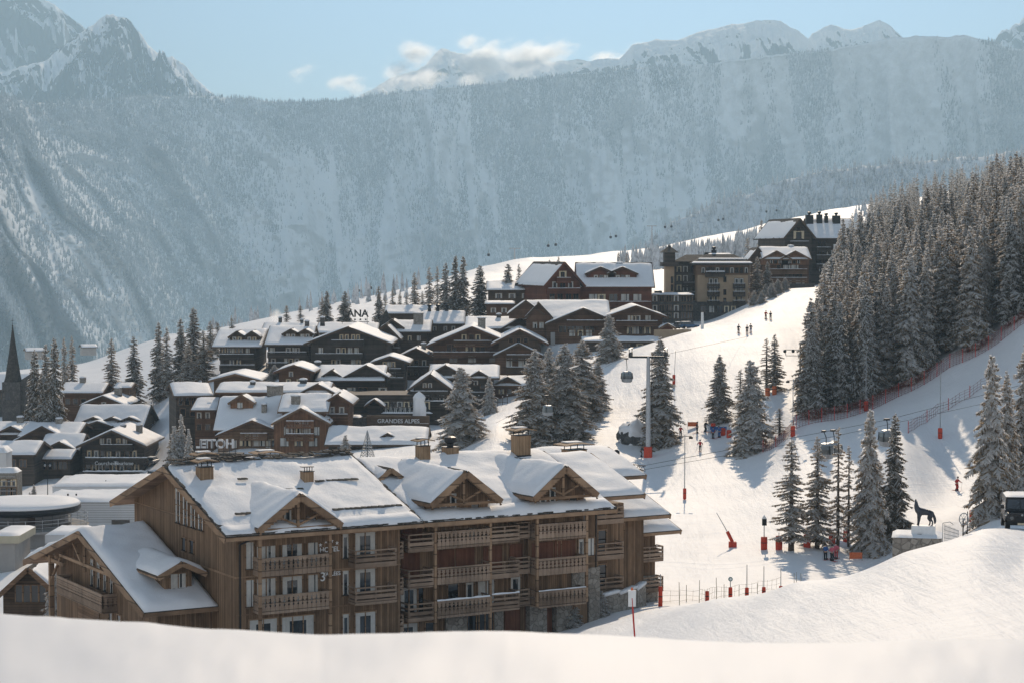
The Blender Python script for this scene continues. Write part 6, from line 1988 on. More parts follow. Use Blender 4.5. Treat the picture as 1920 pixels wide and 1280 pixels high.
B.body(817, 792, 'x', .8, 1.2, .6); B.cross(80, 797, 6, 3.2, -1.2, 7, 'wood_dark_brown'); B.chim(96, 785, 6, 1.2, 'stone', 'snow', 2.2); B.row(832, (60, 90, 110), .9, 1.1, 'dark')
B = Bld('chalet', 'dark chalet with sliding snow roof right beside the tourist office', 76, 142, 388, 12, 0, 'wood_dark', 'chalet')
B.body(846, 812, 'x', .6, 1.0, .6); B.cross(110, 826, 3.4, 1.7, -.3, 6, 'wood_dark'); B.row(862, (90, 110, 128), 1.0, 1.1, 'dark'); B.row(880, (85, 105, 125), 1.0, 1.2, 'dark')
B = Bld('pavilion', 'low snow roofed shop front with black awning left of the tourist office', 62, 128, 380, 8, 0, 'wood_dark', 'building')
B.body(860, 842, 'x', .6, 1.0, .5); B.row(872, (75, 95, 115), 1.5, 1.4, 'dark')
B = Bld('chalet', 'dark gabled house at the left edge in front of the left cluster', -60, 60, 372, 12, 0, 'wood_dark', 'chalet')
B.body(852, 826, 'x', .6, 1.0, .6); B.row(868, (20, 40), 1.2, 1.3, 'dark')
B = Bld('building', 'pale square block with louvres cut by the left picture edge', -30, 8, 330, 4, 0, 'panel_white', 'building')
MB().mat('panel_white').box(-B.W / 2, B.W / 2, 0, 4, 0, B.lz(848)).build('wall', B.root)
f = MB(); flat_snow(f, -B.W / 2, B.W / 2 + .2, -.2, 4, B.lz(848) + .005, .9, 4); f.build('snow_cover', B.root, True)
B = Bld('building', 'frosted rock faced shop with a green canopy at the left edge', -40, 28, 318, 3.5, 0, 'stone', 'shop')
MB().mat('stone').box(-B.W / 2, B.W / 2, 0, 3.5, 0, B.lz(886)).build('wall', B.root)
f = MB(); flat_snow(f, -B.W / 2, B.W / 2, 0, 3.5, B.lz(886) + .005, .8, 6); f.build('snow_cover', B.root, True)
MB().mat('canopy_green').prism([(-B.W / 2, -2, B.lz(938)), (B.W / 2 - 1, -2, B.lz(938)), (B.W / 2 - 1, 0, B.lz(930)), (-B.W / 2, 0, B.lz(930))], (0, 0, .25)).build('awning', B.root)
for k in range(4):
    MB().mat('plaster_grey').box(-B.W / 2 + .3, B.W / 2 - .2, -.12, -.004, B.lz(893) - k * .75, B.lz(893) - k * .75 + .12).build('wall_ledge', B.root)
B.row(905, (4, 14, 22), .9, 1.2, ['warm', 'dark']); B.row(922, (4, 14, 22), .9, 1.3, 'dark')
for i, (px, Y, w) in enumerate(((36, 312, 26), (46, 322, 24), (30, 306, 20), (52, 332, 22), (60, 345, 22), (14, 306, 22))):
    p = at(px, Y)
    s_ = thing('frosted_bush', p, i * 1.1, 'white frosted bush in the group around the rock faced shop', 'bush', 'frosted bushes by the rock faced shop')
    c_ = bpy.data.objects.new('foliage', TK['heavy_a'][0]); link(c_, s_); k_ = w / 3840 * Y / 5.2; c_.scale = (k_, k_, k_ * .8)
# flat white halls and the round roof
B = Bld('hall', 'long white flat roofed hall in front of the tourist office', 78, 262, 318, 16, 0, 'panel_white', 'building')
MB().mat('panel_white').prism([(B.lx(95), 0, 0), (B.lx(262), 0, 0), (B.lx(262), 16, 0), (B.lx(76), 16, 0)], (0, 0, B.lz(911))).build('wall', B.root)
f = MB(); flat_snow(f, B.lx(92), B.lx(262), -.2, 15, B.lz(911) + .005, .5, 8, .8); f.build('snow_cover', B.root, True)
MB().mat('glass_dark').box(B.lx(100), B.lx(262), -.03, 0, B.lz(930), B.lz(922)).build('window', B.root)
MB().mat('dark_metal').tube((B.lx(186), 4, B.lz(911)), (B.lx(186), 4, B.lz(905)), .1).build('roof_mast', B.root)
B = Bld('hall', 'white ribbed hall with a blank board wall behind the round roof', 76, 262, 278, 13, 0, 'panel_white', 'building')
b = MB().mat('panel_white').box(B.lx(68), B.lx(262), 0, 12, 0, B.lz(940)); 
b.build('wall', B.root)
b = MB().mat('plaster_grey')
for i in range(9):
    z = B.lz(978) + i * .32
    b.box(B.lx(70), B.lx(262), -.05, -.004, z, z + .06)
b.build('wall_rib', B.root)
f = MB(); flat_snow(f, B.lx(66), B.lx(262), -.3, 12, B.lz(940) + .005, .5, 9, .8); f.build('snow_cover', B.root, True)
for px in (112, 128): MB().mat('dark_metal').tube((B.lx(px), 4, B.lz(940)), (B.lx(px), 4, B.lz(931)), .12).build('roof_mast', B.root)
MB().mat('glass_dark').box(B.lx(206), B.lx(240), -.08, -.02, B.lz(982), B.lz(974)).build('window', B.root)
rp = at(40, 262)
R_ = thing('rotunda', rp, 0, 'round building with a snow covered disc roof and ring railing at the left edge', 'building')
zt = tanel(962) * 252 - rp.z
MB().mat('plaster_grey').lathe([(6.0, -1), (6.0, zt - .9)], 40).build('wall', R_)
MB().mat('dark_metal').lathe([(7.0, zt - .9), (7.3, zt - .5), (7.2, zt - .1)], 48).build('roof', R_)
k = MB().mat('roof_snow').lathe([(7.15, zt - .12), (7.2, zt + .12), (6.9, zt + .38), (4, zt + .5), (.1, zt + .55)], 48); k.build('snow_cover', R_, True)
b = MB().mat('grey_metal')
for j in range(3):
    for i in range(48):
        a = i * math.pi / 24; a2 = a + math.pi / 24
        b.tube((8.1 * math.cos(a), 8.1 * math.sin(a), zt - 2.2 + j * .45), (8.1 * math.cos(a2), 8.1 * math.sin(a2), zt - 2.2 + j * .45), .04, .04, 4)
for i in range(24):
    a = i * math.pi / 12
    b.tube((8.1 * math.cos(a), 8.1 * math.sin(a), zt - 2.7), (8.1 * math.cos(a), 8.1 * math.sin(a), zt - 1.2), .04, .04, 4)
b.build('railing', R_)
MB().mat('plaster_grey').lathe([(8.2, zt - 3.0), (8.3, zt - 2.7)], 40).build('gallery', R_)
MB().mat('glass_dark').lathe([(6.05, zt - 2.6), (6.05, zt - 1.0)], 40).build('window', R_)
B = Bld('building', 'small flat roofed box with cream fascia at the left edge below the round roof', -25, 31, 232, 8, 0, 'panel_cream', 'building')
MB().mat('plaster_grey').box(-B.W / 2, B.W / 2 - .6, .4, 8, 0, B.lz(1018)).build('wall', B.root)
MB().mat('panel_cream').box(-B.W / 2, B.W / 2, 0, 8.2, B.lz(1018), B.lz(1004)).build('roof', B.root)
f = MB(); flat_snow(f, -B.W / 2, B.W / 2, 0, 8.2, B.lz(1004) + .005, .3, 5); f.build('snow_cover', B.root, True)
B = Bld('building', 'white curved canopy entrance between the round roof and the wooden annexe', 80, 150, 238, 7, 0, 'panel_white', 'building')
MB().mat('panel_white').box(-B.W / 2, B.W / 2, 0, 7, B.lz(1018), B.lz(1002)).build('roof', B.root)
MB().mat('wood_brown').box(-B.W / 2 + .5, B.W / 2, .5, 6.5, 0, B.lz(1018)).build('wall', B.root)
f = MB(); flat_snow(f, -B.W / 2, B.W / 2, -.1, 7, B.lz(1002) + .005, .4, 7); f.build('snow_cover', B.root, True)
MB().mat('glass_dark').box(-B.W / 2 + .8, B.W / 2 - .4, .44, .497, B.lz(1045), B.lz(1024)).build('window', B.root)
B = Bld('chalet', 'small dark glazed chalet with a heavy snow roof at the bottom left corner', -30, 92, 192, 10, 0, 'wood_dark_brown', 'chalet')
B.body(1122, 1062, 'y', .7, 1.0, .55, 'wood_tan', x0=B.lx(0), x1=B.lx(104)); B.row(1112, (30, 45, 60, 75), .6, 1.6, 'dark')
# church
B = Bld('church', 'grey stone church tower with a slim slate spire at the left edge', 2, 36, 480, 6, 0, 'stone_dark', 'church', frame='stone_dark')
w = B.W / 2
MB().mat('stone_dark').box(-w, w, 0, 2 * w, 0, B.lz(716)).build('tower', B.root)
zs = B.lz(716); zt = B.lz(612)
MB().mat('slate').lathe([(w * 1.02, zs), (w * .86, zs + 1.2), (w * .42, zs + (zt - zs) * .55), (.10, zt)], 8, (0, w, 0)).build('spire', B.root)
MB().mat('dark_metal').tube((0, w, zt - .2), (0, w, zt + 1.9), .06, .03, 5).tube((-.4, w, zt + 1.3), (.4, w, zt + 1.3), .05, .05, 5).lathe([(.02, zt - .1), (.22, zt + .1), (.02, zt + .3)], 8, (0, w, 0)).build('cross', B.root)
B.row(742, (12,), 1.0, 1.8, 'dark')
MB().mat('stone_dark').prism([(w, 1, 0), (w + 2.4, 1, 0), (w + 2.4, 1, B.lz(700)), (w, 1, B.lz(712))], (0, 8, 0)).build('stair_wing', B.root)
B = Bld('chalet', 'snow roofed hall right behind the church tower', -30, 60, 500, 14, 0, 'stone_dark', 'building')
B.body(730, 700, 'x', .5, .8, .5); B.row(742, (5, 45), 1.0, 1.2, 'dark')
# far hamlet by the valley rim
for px, py, Yh, w_, lab in ((67, 652, 960, 16, 'faint pale farmhouse on the valley rim above the church spruces'), (167, 645, 1020, 12, 'faint little farmhouse on the valley rim right of the thin spruce pair'), (328, 626, 1060, 12, 'faint farmhouse on the shoulder rim between the tall spruces')):
    B = Bld('farmhouse', lab, px - w_, px + w_, Yh, 9, 20, 'plaster_grey', 'house')
    B.body(py + 6, py, 'x', .6, .8, .5, z0=B.lz(py + 6) - 4)

# ------------------------------------------------------------------ mirrored roof letters seen from behind
L_ = thing('roof_lettering', at(402, 322), 0, 'white roof letters on a steel frame seen from behind so they read mirrored', 'sign')
L_.location.z = tanel(842) * 322
lt = letters('HOTEL', 1.9, 'panel_white', L_, (0, 0.1, .85), math.pi, .12, bold=.035)
b = MB().mat('dark_metal')
for z in (-.25, -.6): b.box(-3.4, 3.4, -.15, -.05, z, z + .1)
for i in range(8):
    x = -3.2 + i * .91; b.box(x - .04, x + .04, -.15, -.05, -3.6, 1.5)
b.build('sign_frame', L_)
MB().mat('wood_dark').box(-3.6, 4.2, 0.4, 3, -12, -.7).build('roof_base', L_)
# cars on the village street
def car(px, Y, rz, paint, label, group=None, L=4.3, snowy=True, zoff=0.0):
    p = at(px, Y); p.z += zoff
    t = thing('parked_car', p, R(rz), label, 'car', group)
    W = .88
    b = MB().mat(paint)
    b.prism([(-L / 2, -W, .35), (L / 2, -W, .35), (L / 2, -W, .78), (L * .26, -W, .92), (-L / 2, -W, .95)], (0, 2 * W, 0)); b.build('body', t, bevel=.06)
    b = MB().mat('glass_dark'); b.prism([(L * .25, -W * .9, .93), (-L / 2 + .1, -W * .9, .96), (-L * .42, -W * .8, 1.44), (L * .08, -W * .8, 1.46)], (0, 1.8 * W, 0)); b.build('windows', t)
    b = MB().mat('roof_snow' if snowy else paint); b.box(-L * .41, L * .07, -W * .78, W * .78, 1.45, 1.56); b.build('roof', t, bevel=.04)
    for sx in (-.3, .3):
        for sy in (-1, 1):
            MB().mat('rubber').tube((sx * L, sy * W * .78, .33), (sx * L, sy * W * 1.02, .33), .33, .33, 12).build('wheel', t)
    return t
car(275, 425, 70, 'car_grey', 'dark car with snow on its roof, farthest up the village street'); car(278, 405, 75, 'black_paint', 'dark car with snow on its roof, second along the village street'); car(284, 388, 80, 'car_grey', 'snowy car near the bend of the village street'); car(292, 370, 70, 'car_grey', 'snowy car by the frosted spruce on the village street')
car(1292, 447, 10, 'car_blue', 'blue car parked below the tan stone hotel', None, 4.3, False); car(1282, 452, 15, 'car_grey', 'grey snow topped car beside the blue one below the tan hotel')
MB().mat('white_paint')
def lamp(px, Y, top, label, arm=.8):
    p = at(px, Y); h = tanel(top) * Y - p.z
    t = thing('street_lamp', p, 0, label, 'lamp')
    MB().mat('dark_metal').tube((0, 0, -.3), (0, 0, h), .08, .05, 7).tube((-arm / 2, 0, h), (arm / 2, 0, h), .04, .04, 5).build('post', t)
    for s in (-1, 1): MB().mat('grey_metal').lathe([(.08, h - .1), (.2, h - .25), (.16, h - .45), (.03, h - .5)], 7, (s * arm / 2, 0, 0)).build('lantern', t)
lamp(286, 430, 752, 'small twin armed lamp on the upper village street')
lamp(86, 330, 868, 'small street lamp in front of the black awning shop')
# smoke
def puff(name, mname, c, r, dens, sc, label=None, kind='stuff', col=(.96, .95, .94)):
    t = NT(mname)
    tc = t.n('ShaderNodeTexCoord').outputs['Object']
    ln = t.n('ShaderNodeVectorMath', operation='LENGTH'); t.l(tc, ln.inputs[0])
    n = t.noise(tc, sc, 6, 0.62, 0.4)
    f = t.math('SUBTRACT', t.math('ADD', t.math('MULTIPLY', n, 2.4), -0.55), ln.outputs['Value'])
    f = t.math('MAXIMUM', t.math('MULTIPLY', f, dens * 2.0), 0.0)
    pv = t.n('ShaderNodeVolumePrincipled'); pv.inputs['Color'].default_value = (*col, 1); pv.inputs['Anisotropy'].default_value = 0.70; pv.inputs['Density Attribute'].default_value = ''
    t.l(f, pv.inputs['Density']); t.l(pv.outputs[0], t.out.inputs['Volume'])
    b = MB().mat(mname); b.lathe([(.02, -1)] + [(math.cos(a), math.sin(a)) for a in np.linspace(-1.4, 1.4, 9)] + [(.02, 1)], 16)
    o = b.build(name); o.location = c; o.scale = r
    return tag(o, kind=kind)
puff('smoke', 'smoke_a', (P(517, 592, 560)), (2.6, 2.0, 3.0), .5, 1.6)
# clouds clinging to the far peaks, behind the haze
_rc = random.Random(12)
_ci = 0
for px, py, Yc, wx, wz_, n, rr, dn in ((925, 118, 16000, 70, 30, 9, 190, .012), (1030, 112, 16000, 60, 26, 7, 170, .012), (905, 85, 15900, 26, 18, 4, 110, .010), (765, 112, 15800, 34, 26, 6, 130, .010), (735, 150, 15800, 40, 14, 5, 120, .010),
        (660, 160, 15800, 40, 14, 6, 115, .010), (568, 138, 15800, 20, 18, 4, 90, .006), (1160, 108, 15200, 65, 14, 7, 130, .011), (1205, 90, 15200, 18, 12, 3, 80, .008), (850, 150, 16000, 80, 10, 6, 140, .010)):
    for k in range(n):
        qx = px + _rc.uniform(-1, 1) * wx; qz = py + _rc.uniform(-1, 1) * wz_ * (1 - .5 * abs(qx - px) / wx)
        r_ = rr * _rc.uniform(.6, 1.15) * YSC
        puff('cloud', 'cloud_%d' % _ci, P(qx, qz, (Yc + _rc.uniform(-300, 300)) * YSC), (r_ * 1.35, r_, r_ * .85), dn * _rc.uniform(.7, 1.2), 2.0)
        _ci += 1
# ------------------------------------------------------------------ things on the piste
def spot(px, py, Y0=170.0, Y1=600.0):
    """where the sight line through this pixel meets the snow beyond distance Y0"""
    Ys = np.arange(Y0, Y1, 1.0)
    z = ground_np((px - 960) / 3840.0 * Ys, Ys)
    t = tanel(py)
    ok = np.nonzero(z / Ys >= t)[0]
    Y = Ys[ok[0]] if len(ok) else Y1
    return at(px, float(Y))


def pole_thing(name, label, cat, px, base, top, pad=(0, 0), r=.07, padr=.32, mat='grey_metal', head=None, group=None, lean=0.0, Y0=170, padmat='red_pad'):
    p = spot(px, base, Y0)
    h = (tanel(top) - tanel(base)) * p.y
    t = thing(name, p, 0, label, cat, group)
    d = Vector((math.sin(lean), 0, math.cos(lean)))
    MB().mat(mat).tube(d * -.3, d * h, r, r * .75, 8).build('post', t)
    if pad[1] > 0:
        k = p.y / 3840.0
        b = MB().mat(padmat)
        z0, z1 = pad[0] * k, pad[1] * k
        n = 10
        b.lathe([(padr, z0 - .2), (padr * 1.04, (z0 + z1) / 2), (padr, z1 - .05), (padr * .8, z1)], n)
        b.mat('dark_metal').lathe([(padr * 1.06, (z0 + z1) * .5 - .04), (padr * 1.06, (z0 + z1) * .5 + .04)], n)
        o = b.build('pad', t, True)
    if head == 'lamp':
        b = MB().mat('dark_metal')
        b.tube((-.9, 0, h - .25), (.9, 0, h - .25), .04, .04, 5)
        for s in (-1, 1):
            b.beam((s * .55, -.05, h - .45), (s * 1.05, -.05, h - .45), .22, .30)
        b.build('floodlight', t)
    if head == 'tbar':
        b = MB().mat('dark_metal')
        b.tube((-2.6, 0, h - 1.3), (.2, 0, h - 1.3), .06, .06, 6).tube((-2.4, 0, h - 2.3), (0, 0, h - 2.3), .05, .05, 6).tube((-2.6, 0, h - 1.3), (-2.4, 0, h - 2.3), .05, .05, 6)
        for x in (-2.6, -1.2): b.tube((x, -.06, h - 1.55), (x, .06, h - 1.55), .28, .28, 10)
        b.build('pulley_arm', t)
    return t, h


# floodlight posts and lift posts
pole_thing('floodlight_post', 'slim floodlight post with a small red foot behind the end of the timber hotel', 'post', 1285, 938, 815, (4, 22), .07, .22, head='lamp')
pole_thing('floodlight_post', 'floodlight post with a red pad above the pointed spruce on the upper lower piste', 'post', 1488, 818, 710, (2, 20), .07, .34, head='lamp')
pole_thing('floodlight_post', 'floodlight post with a red pad in the net at the forest edge', 'post', 1625, 770, 660, (2, 18), .07, .34, Y0=285)
pole_thing('floodlight_post', 'floodlight post with a red pad and long shadow on the right slope', 'post', 1765, 822, 700, (2, 20), .08, .32)
pole_thing('floodlight_post', 'short leaning post with a red foot on the upper piste', 'post', 1264, 722, 660, (2, 18), .05, .26, lean=.05)
pole_thing('drag_lift_post', 'dark drag lift post with a pulley arm at the left end of the forest', 'post', 1501, 710, 641, (1, 10), .16, .30, mat='dark_metal', head='tbar')
pole_thing('banner_pole', 'tall white banner flag at the piste edge below the tan stone hotel', 'flag', 1317, 615, 586, (0, 0), .35, mat='white_paint')
# pads at the trees and along the lower piste
for i, (px, base, top, lab) in enumerate(((1440, 742, 727, 'orange pad round the thin bare tree on the upper piste'), (1453, 741, 725, 'orange pad round the slim spruce on the upper piste'),
        (1338, 810, 793, 'red pad standing by the blue rail under the pointed spruce'), (1357, 815, 802, 'red pad right of the blue rail on the piste'), (1368, 820, 806, 'red pad at the end of the blue rail on the piste'),
        (1463, 1032, 1006, 'red post pad left of the see-through spruce on the lower piste'), (1516, 1026, 1002, 'red pad between the two left spruces of the lower row'),
        (1563, 1020, 1000, 'red pad in front of the very thin tall spruce'), (1590, 1016, 995, 'red pad leaning beside the thinnest bare spruce'), (1650, 1012, 990, 'red pad at the foot of the big snow laden spruce'),
        (1680, 1003, 985, 'red pad leftmost of the three near the stone pedestal'), (1689, 1002, 986, 'red pad in the middle of the three near the stone pedestal'), (1697, 1001, 984, 'red pad rightmost of the three near the stone pedestal'),
        (1828, 975, 955, 'red pad under the big snowy spruces by the pulley wheel'))):
    p = spot(px, base, 195)
    if i >= 5: p = at(px, min(p.y, 236))
    h = max(1.1, (tanel(top) - tanel(base)) * p.y)
    t = thing('safety_pad', p, .3 * i, lab, 'safety pad')
    b = MB().mat('orange_cloth' if i < 2 else 'red_pad').lathe([(.36, -.6), (.40, h * .4), (.38, h - .06), (.26, h)], 10)
    b.mat('dark_metal').lathe([(.41, h * .62), (.41, h * .67)], 10)
    b.build('pad', t, True)
    MB().mat('grey_metal').tube((0, 0, -.5), (0, 0, h + .35), .04, .04, 6).build('stake', t)
# snow lance lying askew and its base, signal post
p = spot(1376, 1026, 180)
t = thing('snow_lance', p, 0, 'tilted snow lance in two red sleeves standing askew on the lower piste', 'snow lance')
MB().mat('red_pad').box(-.45, .42, -.4, .4, -.4, .62).build('base_pad', t, bevel=.08)
MB().mat('red_pad').tube((-.05, 0, .6), (-.62, 0, 1.75), .2, .2, 10).build('sleeve', t)
MB().mat('grey_metal').tube((-.6, 0, 1.7), (-1.85, 0, 3.9), .05, .035, 7).build('lance', t)
t, h = pole_thing('signal_post', 'signal post with a black lamp box and a red pad on the lower piste', 'post', 1435, 1030, 968, (2, 24), .06, .36)
MB().mat('dark_metal').box(-.22, .26, -.2, .2, h - 1.0, h - .25).build('lamp_box', t); MB().mat('white_paint').prism([(-.24, -.22, h - .25), (.28, -.22, h - .25), (0.02, -.22, h + .15)], (0, .44, 0)).build('hood', t)
# row of padded stakes above the bank
for i, (px, base, top, pd, lab) in enumerate(((1240, 1136, 1075, 38, 'padded stake nearest the corner of the timber hotel'), (1328, 1128, 1107, 20, 'short red pad stake without a pole above it in the row above the bank'),
        (1372, 1126, 1085, 26, 'padded stake with a round green disc in the row above the bank'), (1403, 1122, 1058, 21, 'padded stake with tall pole just right of the round green disc'),
        (1435, 1116, 1062, 15, 'padded stake with tall pole in the middle right of the row above the bank'), (1467, 1108, 1065, 9, 'padded stake at the right end of the row above the bank'))):
    t, h = pole_thing('padded_stake', lab, 'post', px, base, top, (0, pd), .045, .17, head=None, Y0=150)
    if i == 2:
        MB().mat('canopy_green').tube((0, -.06, h), (0, .0, h), .2, .2, 14).mat('white_paint').tube((0, -.075, h), (0, -.06, h), .11, .11, 12).build('disc_sign', t)
for i, (px, base, top) in enumerate(((1276, 1134, 1091), (1289, 1128, 1096), (1313, 1130, 1087), (1346, 1125, 1083), (1360, 1124, 1095), (1388, 1122, 1096), (1423, 1115, 1094), (1492, 1098, 1075), (1496, 1094, 1072), (1505, 1090, 1074))):
    p = spot(px, base, 150)
    h = (tanel(top) - tanel(base)) * p.y
    t = tag(MB().mat('bamboo').tube((0, 0, -.3), (.04 * ((i % 3) - 1) * h * .5, 0, h), .03, .025, 6).build('bamboo_pole'), 'thin bamboo pole carrying the slack rope fence above the bank', 'pole', 'bamboo poles of the rope fence')
    t.location = p
# marker with a white plate and an orange ball, close to the hotel corner
p = at(1191, 118)
t = thing('piste_marker', p, 0, 'red marker pole with a white plate and orange knob in front of the hotel corner', 'marker')
zt = tanel(1112) * 118 - p.z; zb = tanel(1187) * 118 - p.z
MB().mat('red_paint').tube((0.06, 0, min(zb, 0) - .2), (-.14, 0, zt - .25), .05, .05, 8).build('post', t)
MB().mat('white_paint').box(-.36, .08, -.04, .02, zt - .75, zt + .2).build('plate', t)
MB().mat('orange_cloth').lathe([(.02, zt + .16), (.09, zt + .26), (.02, zt + .38)], 10, (-.14, 0, 0)).build('knob', t)


def net(name, label, pts, h, mat, cat='net', pitch=.22, strand=.035, posts=True):
    """sagging mesh fence along ground points"""
    b = MB().mat(mat)
    P3 = [Vector(p) for p in pts]
    for a, c in zip(P3, P3[1:]):
        L = (c - a).length; n = max(1, int(L / 0.9))
        for k in range(int(h / pitch) + 1):
            z = .05 + k * pitch
            for i in range(n):
                q0 = a.lerp(c, i / n); q1 = a.lerp(c, (i + 1) / n)
                s0 = .1 * math.sin(i * 1.3 + k); s1 = .1 * math.sin((i + 1) * 1.3 + k)
                b.beam(q0 + Vector((0, 0, z + s0)), q1 + Vector((0, 0, z + s1)), strand, strand)
        m = int(L / (pitch * 1.6))
        for i in range(m):
            q = a.lerp(c, i / max(1, m))
            b.beam(q, q + Vector((.05, 0, h)), strand, strand)
    o = thing(name, (0, 0, 0), 0, label, cat)
    b.build('mesh', o)
    if posts:
        for i in range(0, len(P3), 2):
            MB().mat('red_paint').tube(P3[i] + Vector((0, 0, -.3)), P3[i] + Vector((0, 0, h + .25)), .05, .05, 6).build('post', o)
    return o


ep = []
for px in range(1494, 1932, 12):
    ep.append(at(px, float(np.interp(px, EP[:, 0], EP[:, 1])) - 2.5))
net('safety_net', 'long dark red safety net along the foot of the dense forest', ep, 1.9, 'net_red', pitch=.26)
ep = [spot(px, py, 245) for px, py in ((1705, 814), (1722, 803), (1740, 791), (1760, 780), (1780, 769), (1800, 757), (1820, 745), (1840, 733), (1862, 722))]
net('safety_net', 'faint red safety net crossing the shaded right slope', ep, 1.5, 'net_red', pitch=.45, strand=.03)
ep = [at(px, Y) for px, Y in ((1432, 300), (1444, 299), (1456, 299), (1470, 300), (1490, 304))]
net('safety_net', 'short crumpled red net between the snow laden spruce and the forest', ep, 1.5, 'net_red')
ep = [at(px, Y) for px, Y in ((1500, 236), (1530, 238), (1560, 238), (1590, 239), (1620, 239), (1660, 238), (1700, 236))]
net('safety_net', 'thin red rope net behind the row of spruces on the lower piste', ep, 1.2, 'net_red', pitch=.4, strand=.028, posts=False)
ep = [spot(px, py, 150) for px, py in ((1240, 1130), (1276, 1128), (1313, 1126), (1346, 1121), (1388, 1116), (1423, 1110), (1467, 1102))]
net('rope_fence', 'slack pale rope fence strung on bamboo poles above the bank', ep, 1.0, 'bamboo', 'fence', .45, .018, False)
# orange banners, blue rail
for px, py, w, lab in ((1608, 1051, 24, 'orange and yellow banner lying across the lower piste near two skiers in pink'), (1300, 801, 19, 'orange banner across the upper piste beside a skier in black')):
    p = spot(px, py, 195)
    t = thing('piste_banner', p, 0, lab, 'banner')
    W = w / 3840 * p.y
    MB().mat('orange_cloth').box(-W / 2, W / 2, -.03, .03, .15, .85).build('cloth', t)
    for s in (-1, 1): MB().mat('bamboo').tube((s * W / 2, 0, -.2), (s * W / 2, 0, 1.0), .03, .03, 6).build('stake', t)
p = spot(1348, 812, 280)
t = thing('barrier', p, 0, 'blue covered barrier rail under the pointed spruce on the piste', 'barrier')
MB().mat('cloth_blue').box(-1.3, 1.3, -.05, .05, .5, .95).build('cover', t)
for s in (-1, 1): MB().mat('grey_metal').tube((s * 1.2, 0, -.2), (s * 1.2, 0, 1.0), .04, .04, 6).build('leg', t)
# rock outcrop
p = spot(1188, 832, 270)
rk = MB().mat('rock')
bm = bmesh.new(); bmesh.ops.create_icosphere(bm, subdivisions=4, radius=1)
for v in bm.verts:
    n = mnoise.noise_vector(v.co * 1.3) * .35 + mnoise.noise_vector(v.co * 4) * .10
    v.co += n; v.co.x *= 2.4; v.co.y *= 2.0; v.co.z *= 2.3
me = bpy.data.meshes.new('rock'); bm.to_mesh(me); bm.free(); me.materials.append(MATS['rock'])
o = tag(link(bpy.data.objects.new('rock_outcrop', me)), 'grey rock outcrop capped with snow left of the lift pylon', 'rock'); o.location = p + Vector((0, 0, .8))
bm = bmesh.new(); bmesh.ops.create_icosphere(bm, subdivisions=4, radius=1)
for v in bm.verts:
    n = mnoise.noise_vector(v.co * 1.3) * .35 + mnoise.noise_vector(v.co * 2.2) * .12
    v.co += n; k_ = 1.03 if v.co.z > .16 - .25 * v.co.x else .86; v.co.x *= 2.45 * k_; v.co.y *= 2.05 * k_; v.co.z = v.co.z * 2.3 + (.26 if k_ > 1 else -.9) + .4 * mnoise.noise(v.co * 1.4)
me = bpy.data.meshes.new('snow_cap'); bm.to_mesh(me); bm.free(); me.materials.append(MATS['roof_snow'])
me.polygons.foreach_set('use_smooth', [True] * len(me.polygons))
c_ = link(bpy.data.objects.new('snow_cap', me), o)

# ------------------------------------------------------------------ gondola lift
p = spot(1216, 857, 290)
YP = p.y
t = thing('lift_pylon', p, R(-8), 'tall grey lift pylon with a red padded foot beside the big dark spruce', 'pylon')
h = tanel(668) * YP - p.z
MB().mat('pylon_metal').lathe([(.40, -.5), (.36, h * .45), (.27, h)], 16).build('mast', t)
MB().mat('red_pad').box(-.62, .62, -.62, .62, -.4, 1.6).build('pad', t, bevel=.12)
b = MB().mat('dark_metal').box(-2.8, 2.8, -.22, .22, h - .22, h + .08)
b.build('crossarm', t)
for s in (-1, 1):
    b = MB().mat('dark_metal')
    b.beam((s * 2.7, -2.8, h + .1), (s * 2.7, 2.8, h + .1), .2, .3)
    for i in range(6):
        y = -2.5 + i * 1.0
        b.tube((s * 2.7 - .1, y, h + .3), (s * 2.7 + .1, y, h + .3), .32, .32, 10)
    b.tube((s * 2.7, -2.6, h + .1), (s * 2.7, -2.6, h + 1.2), .06, .06, 5).tube((s * 2.7, 2.6, h + .1), (s * 2.7, 2.6, h + 1.2), .06, .06, 5).beam((s * 2.7, -2.9, h + 1.2), (s * 2.7, 2.9, h + 1.2), .4, .06)
    b.build('roller_bank', t)
MB().mat('dark_metal').tube((.62, -.1, 0), (.5, -.1, h), .04, .04, 5).build('ladder', t)


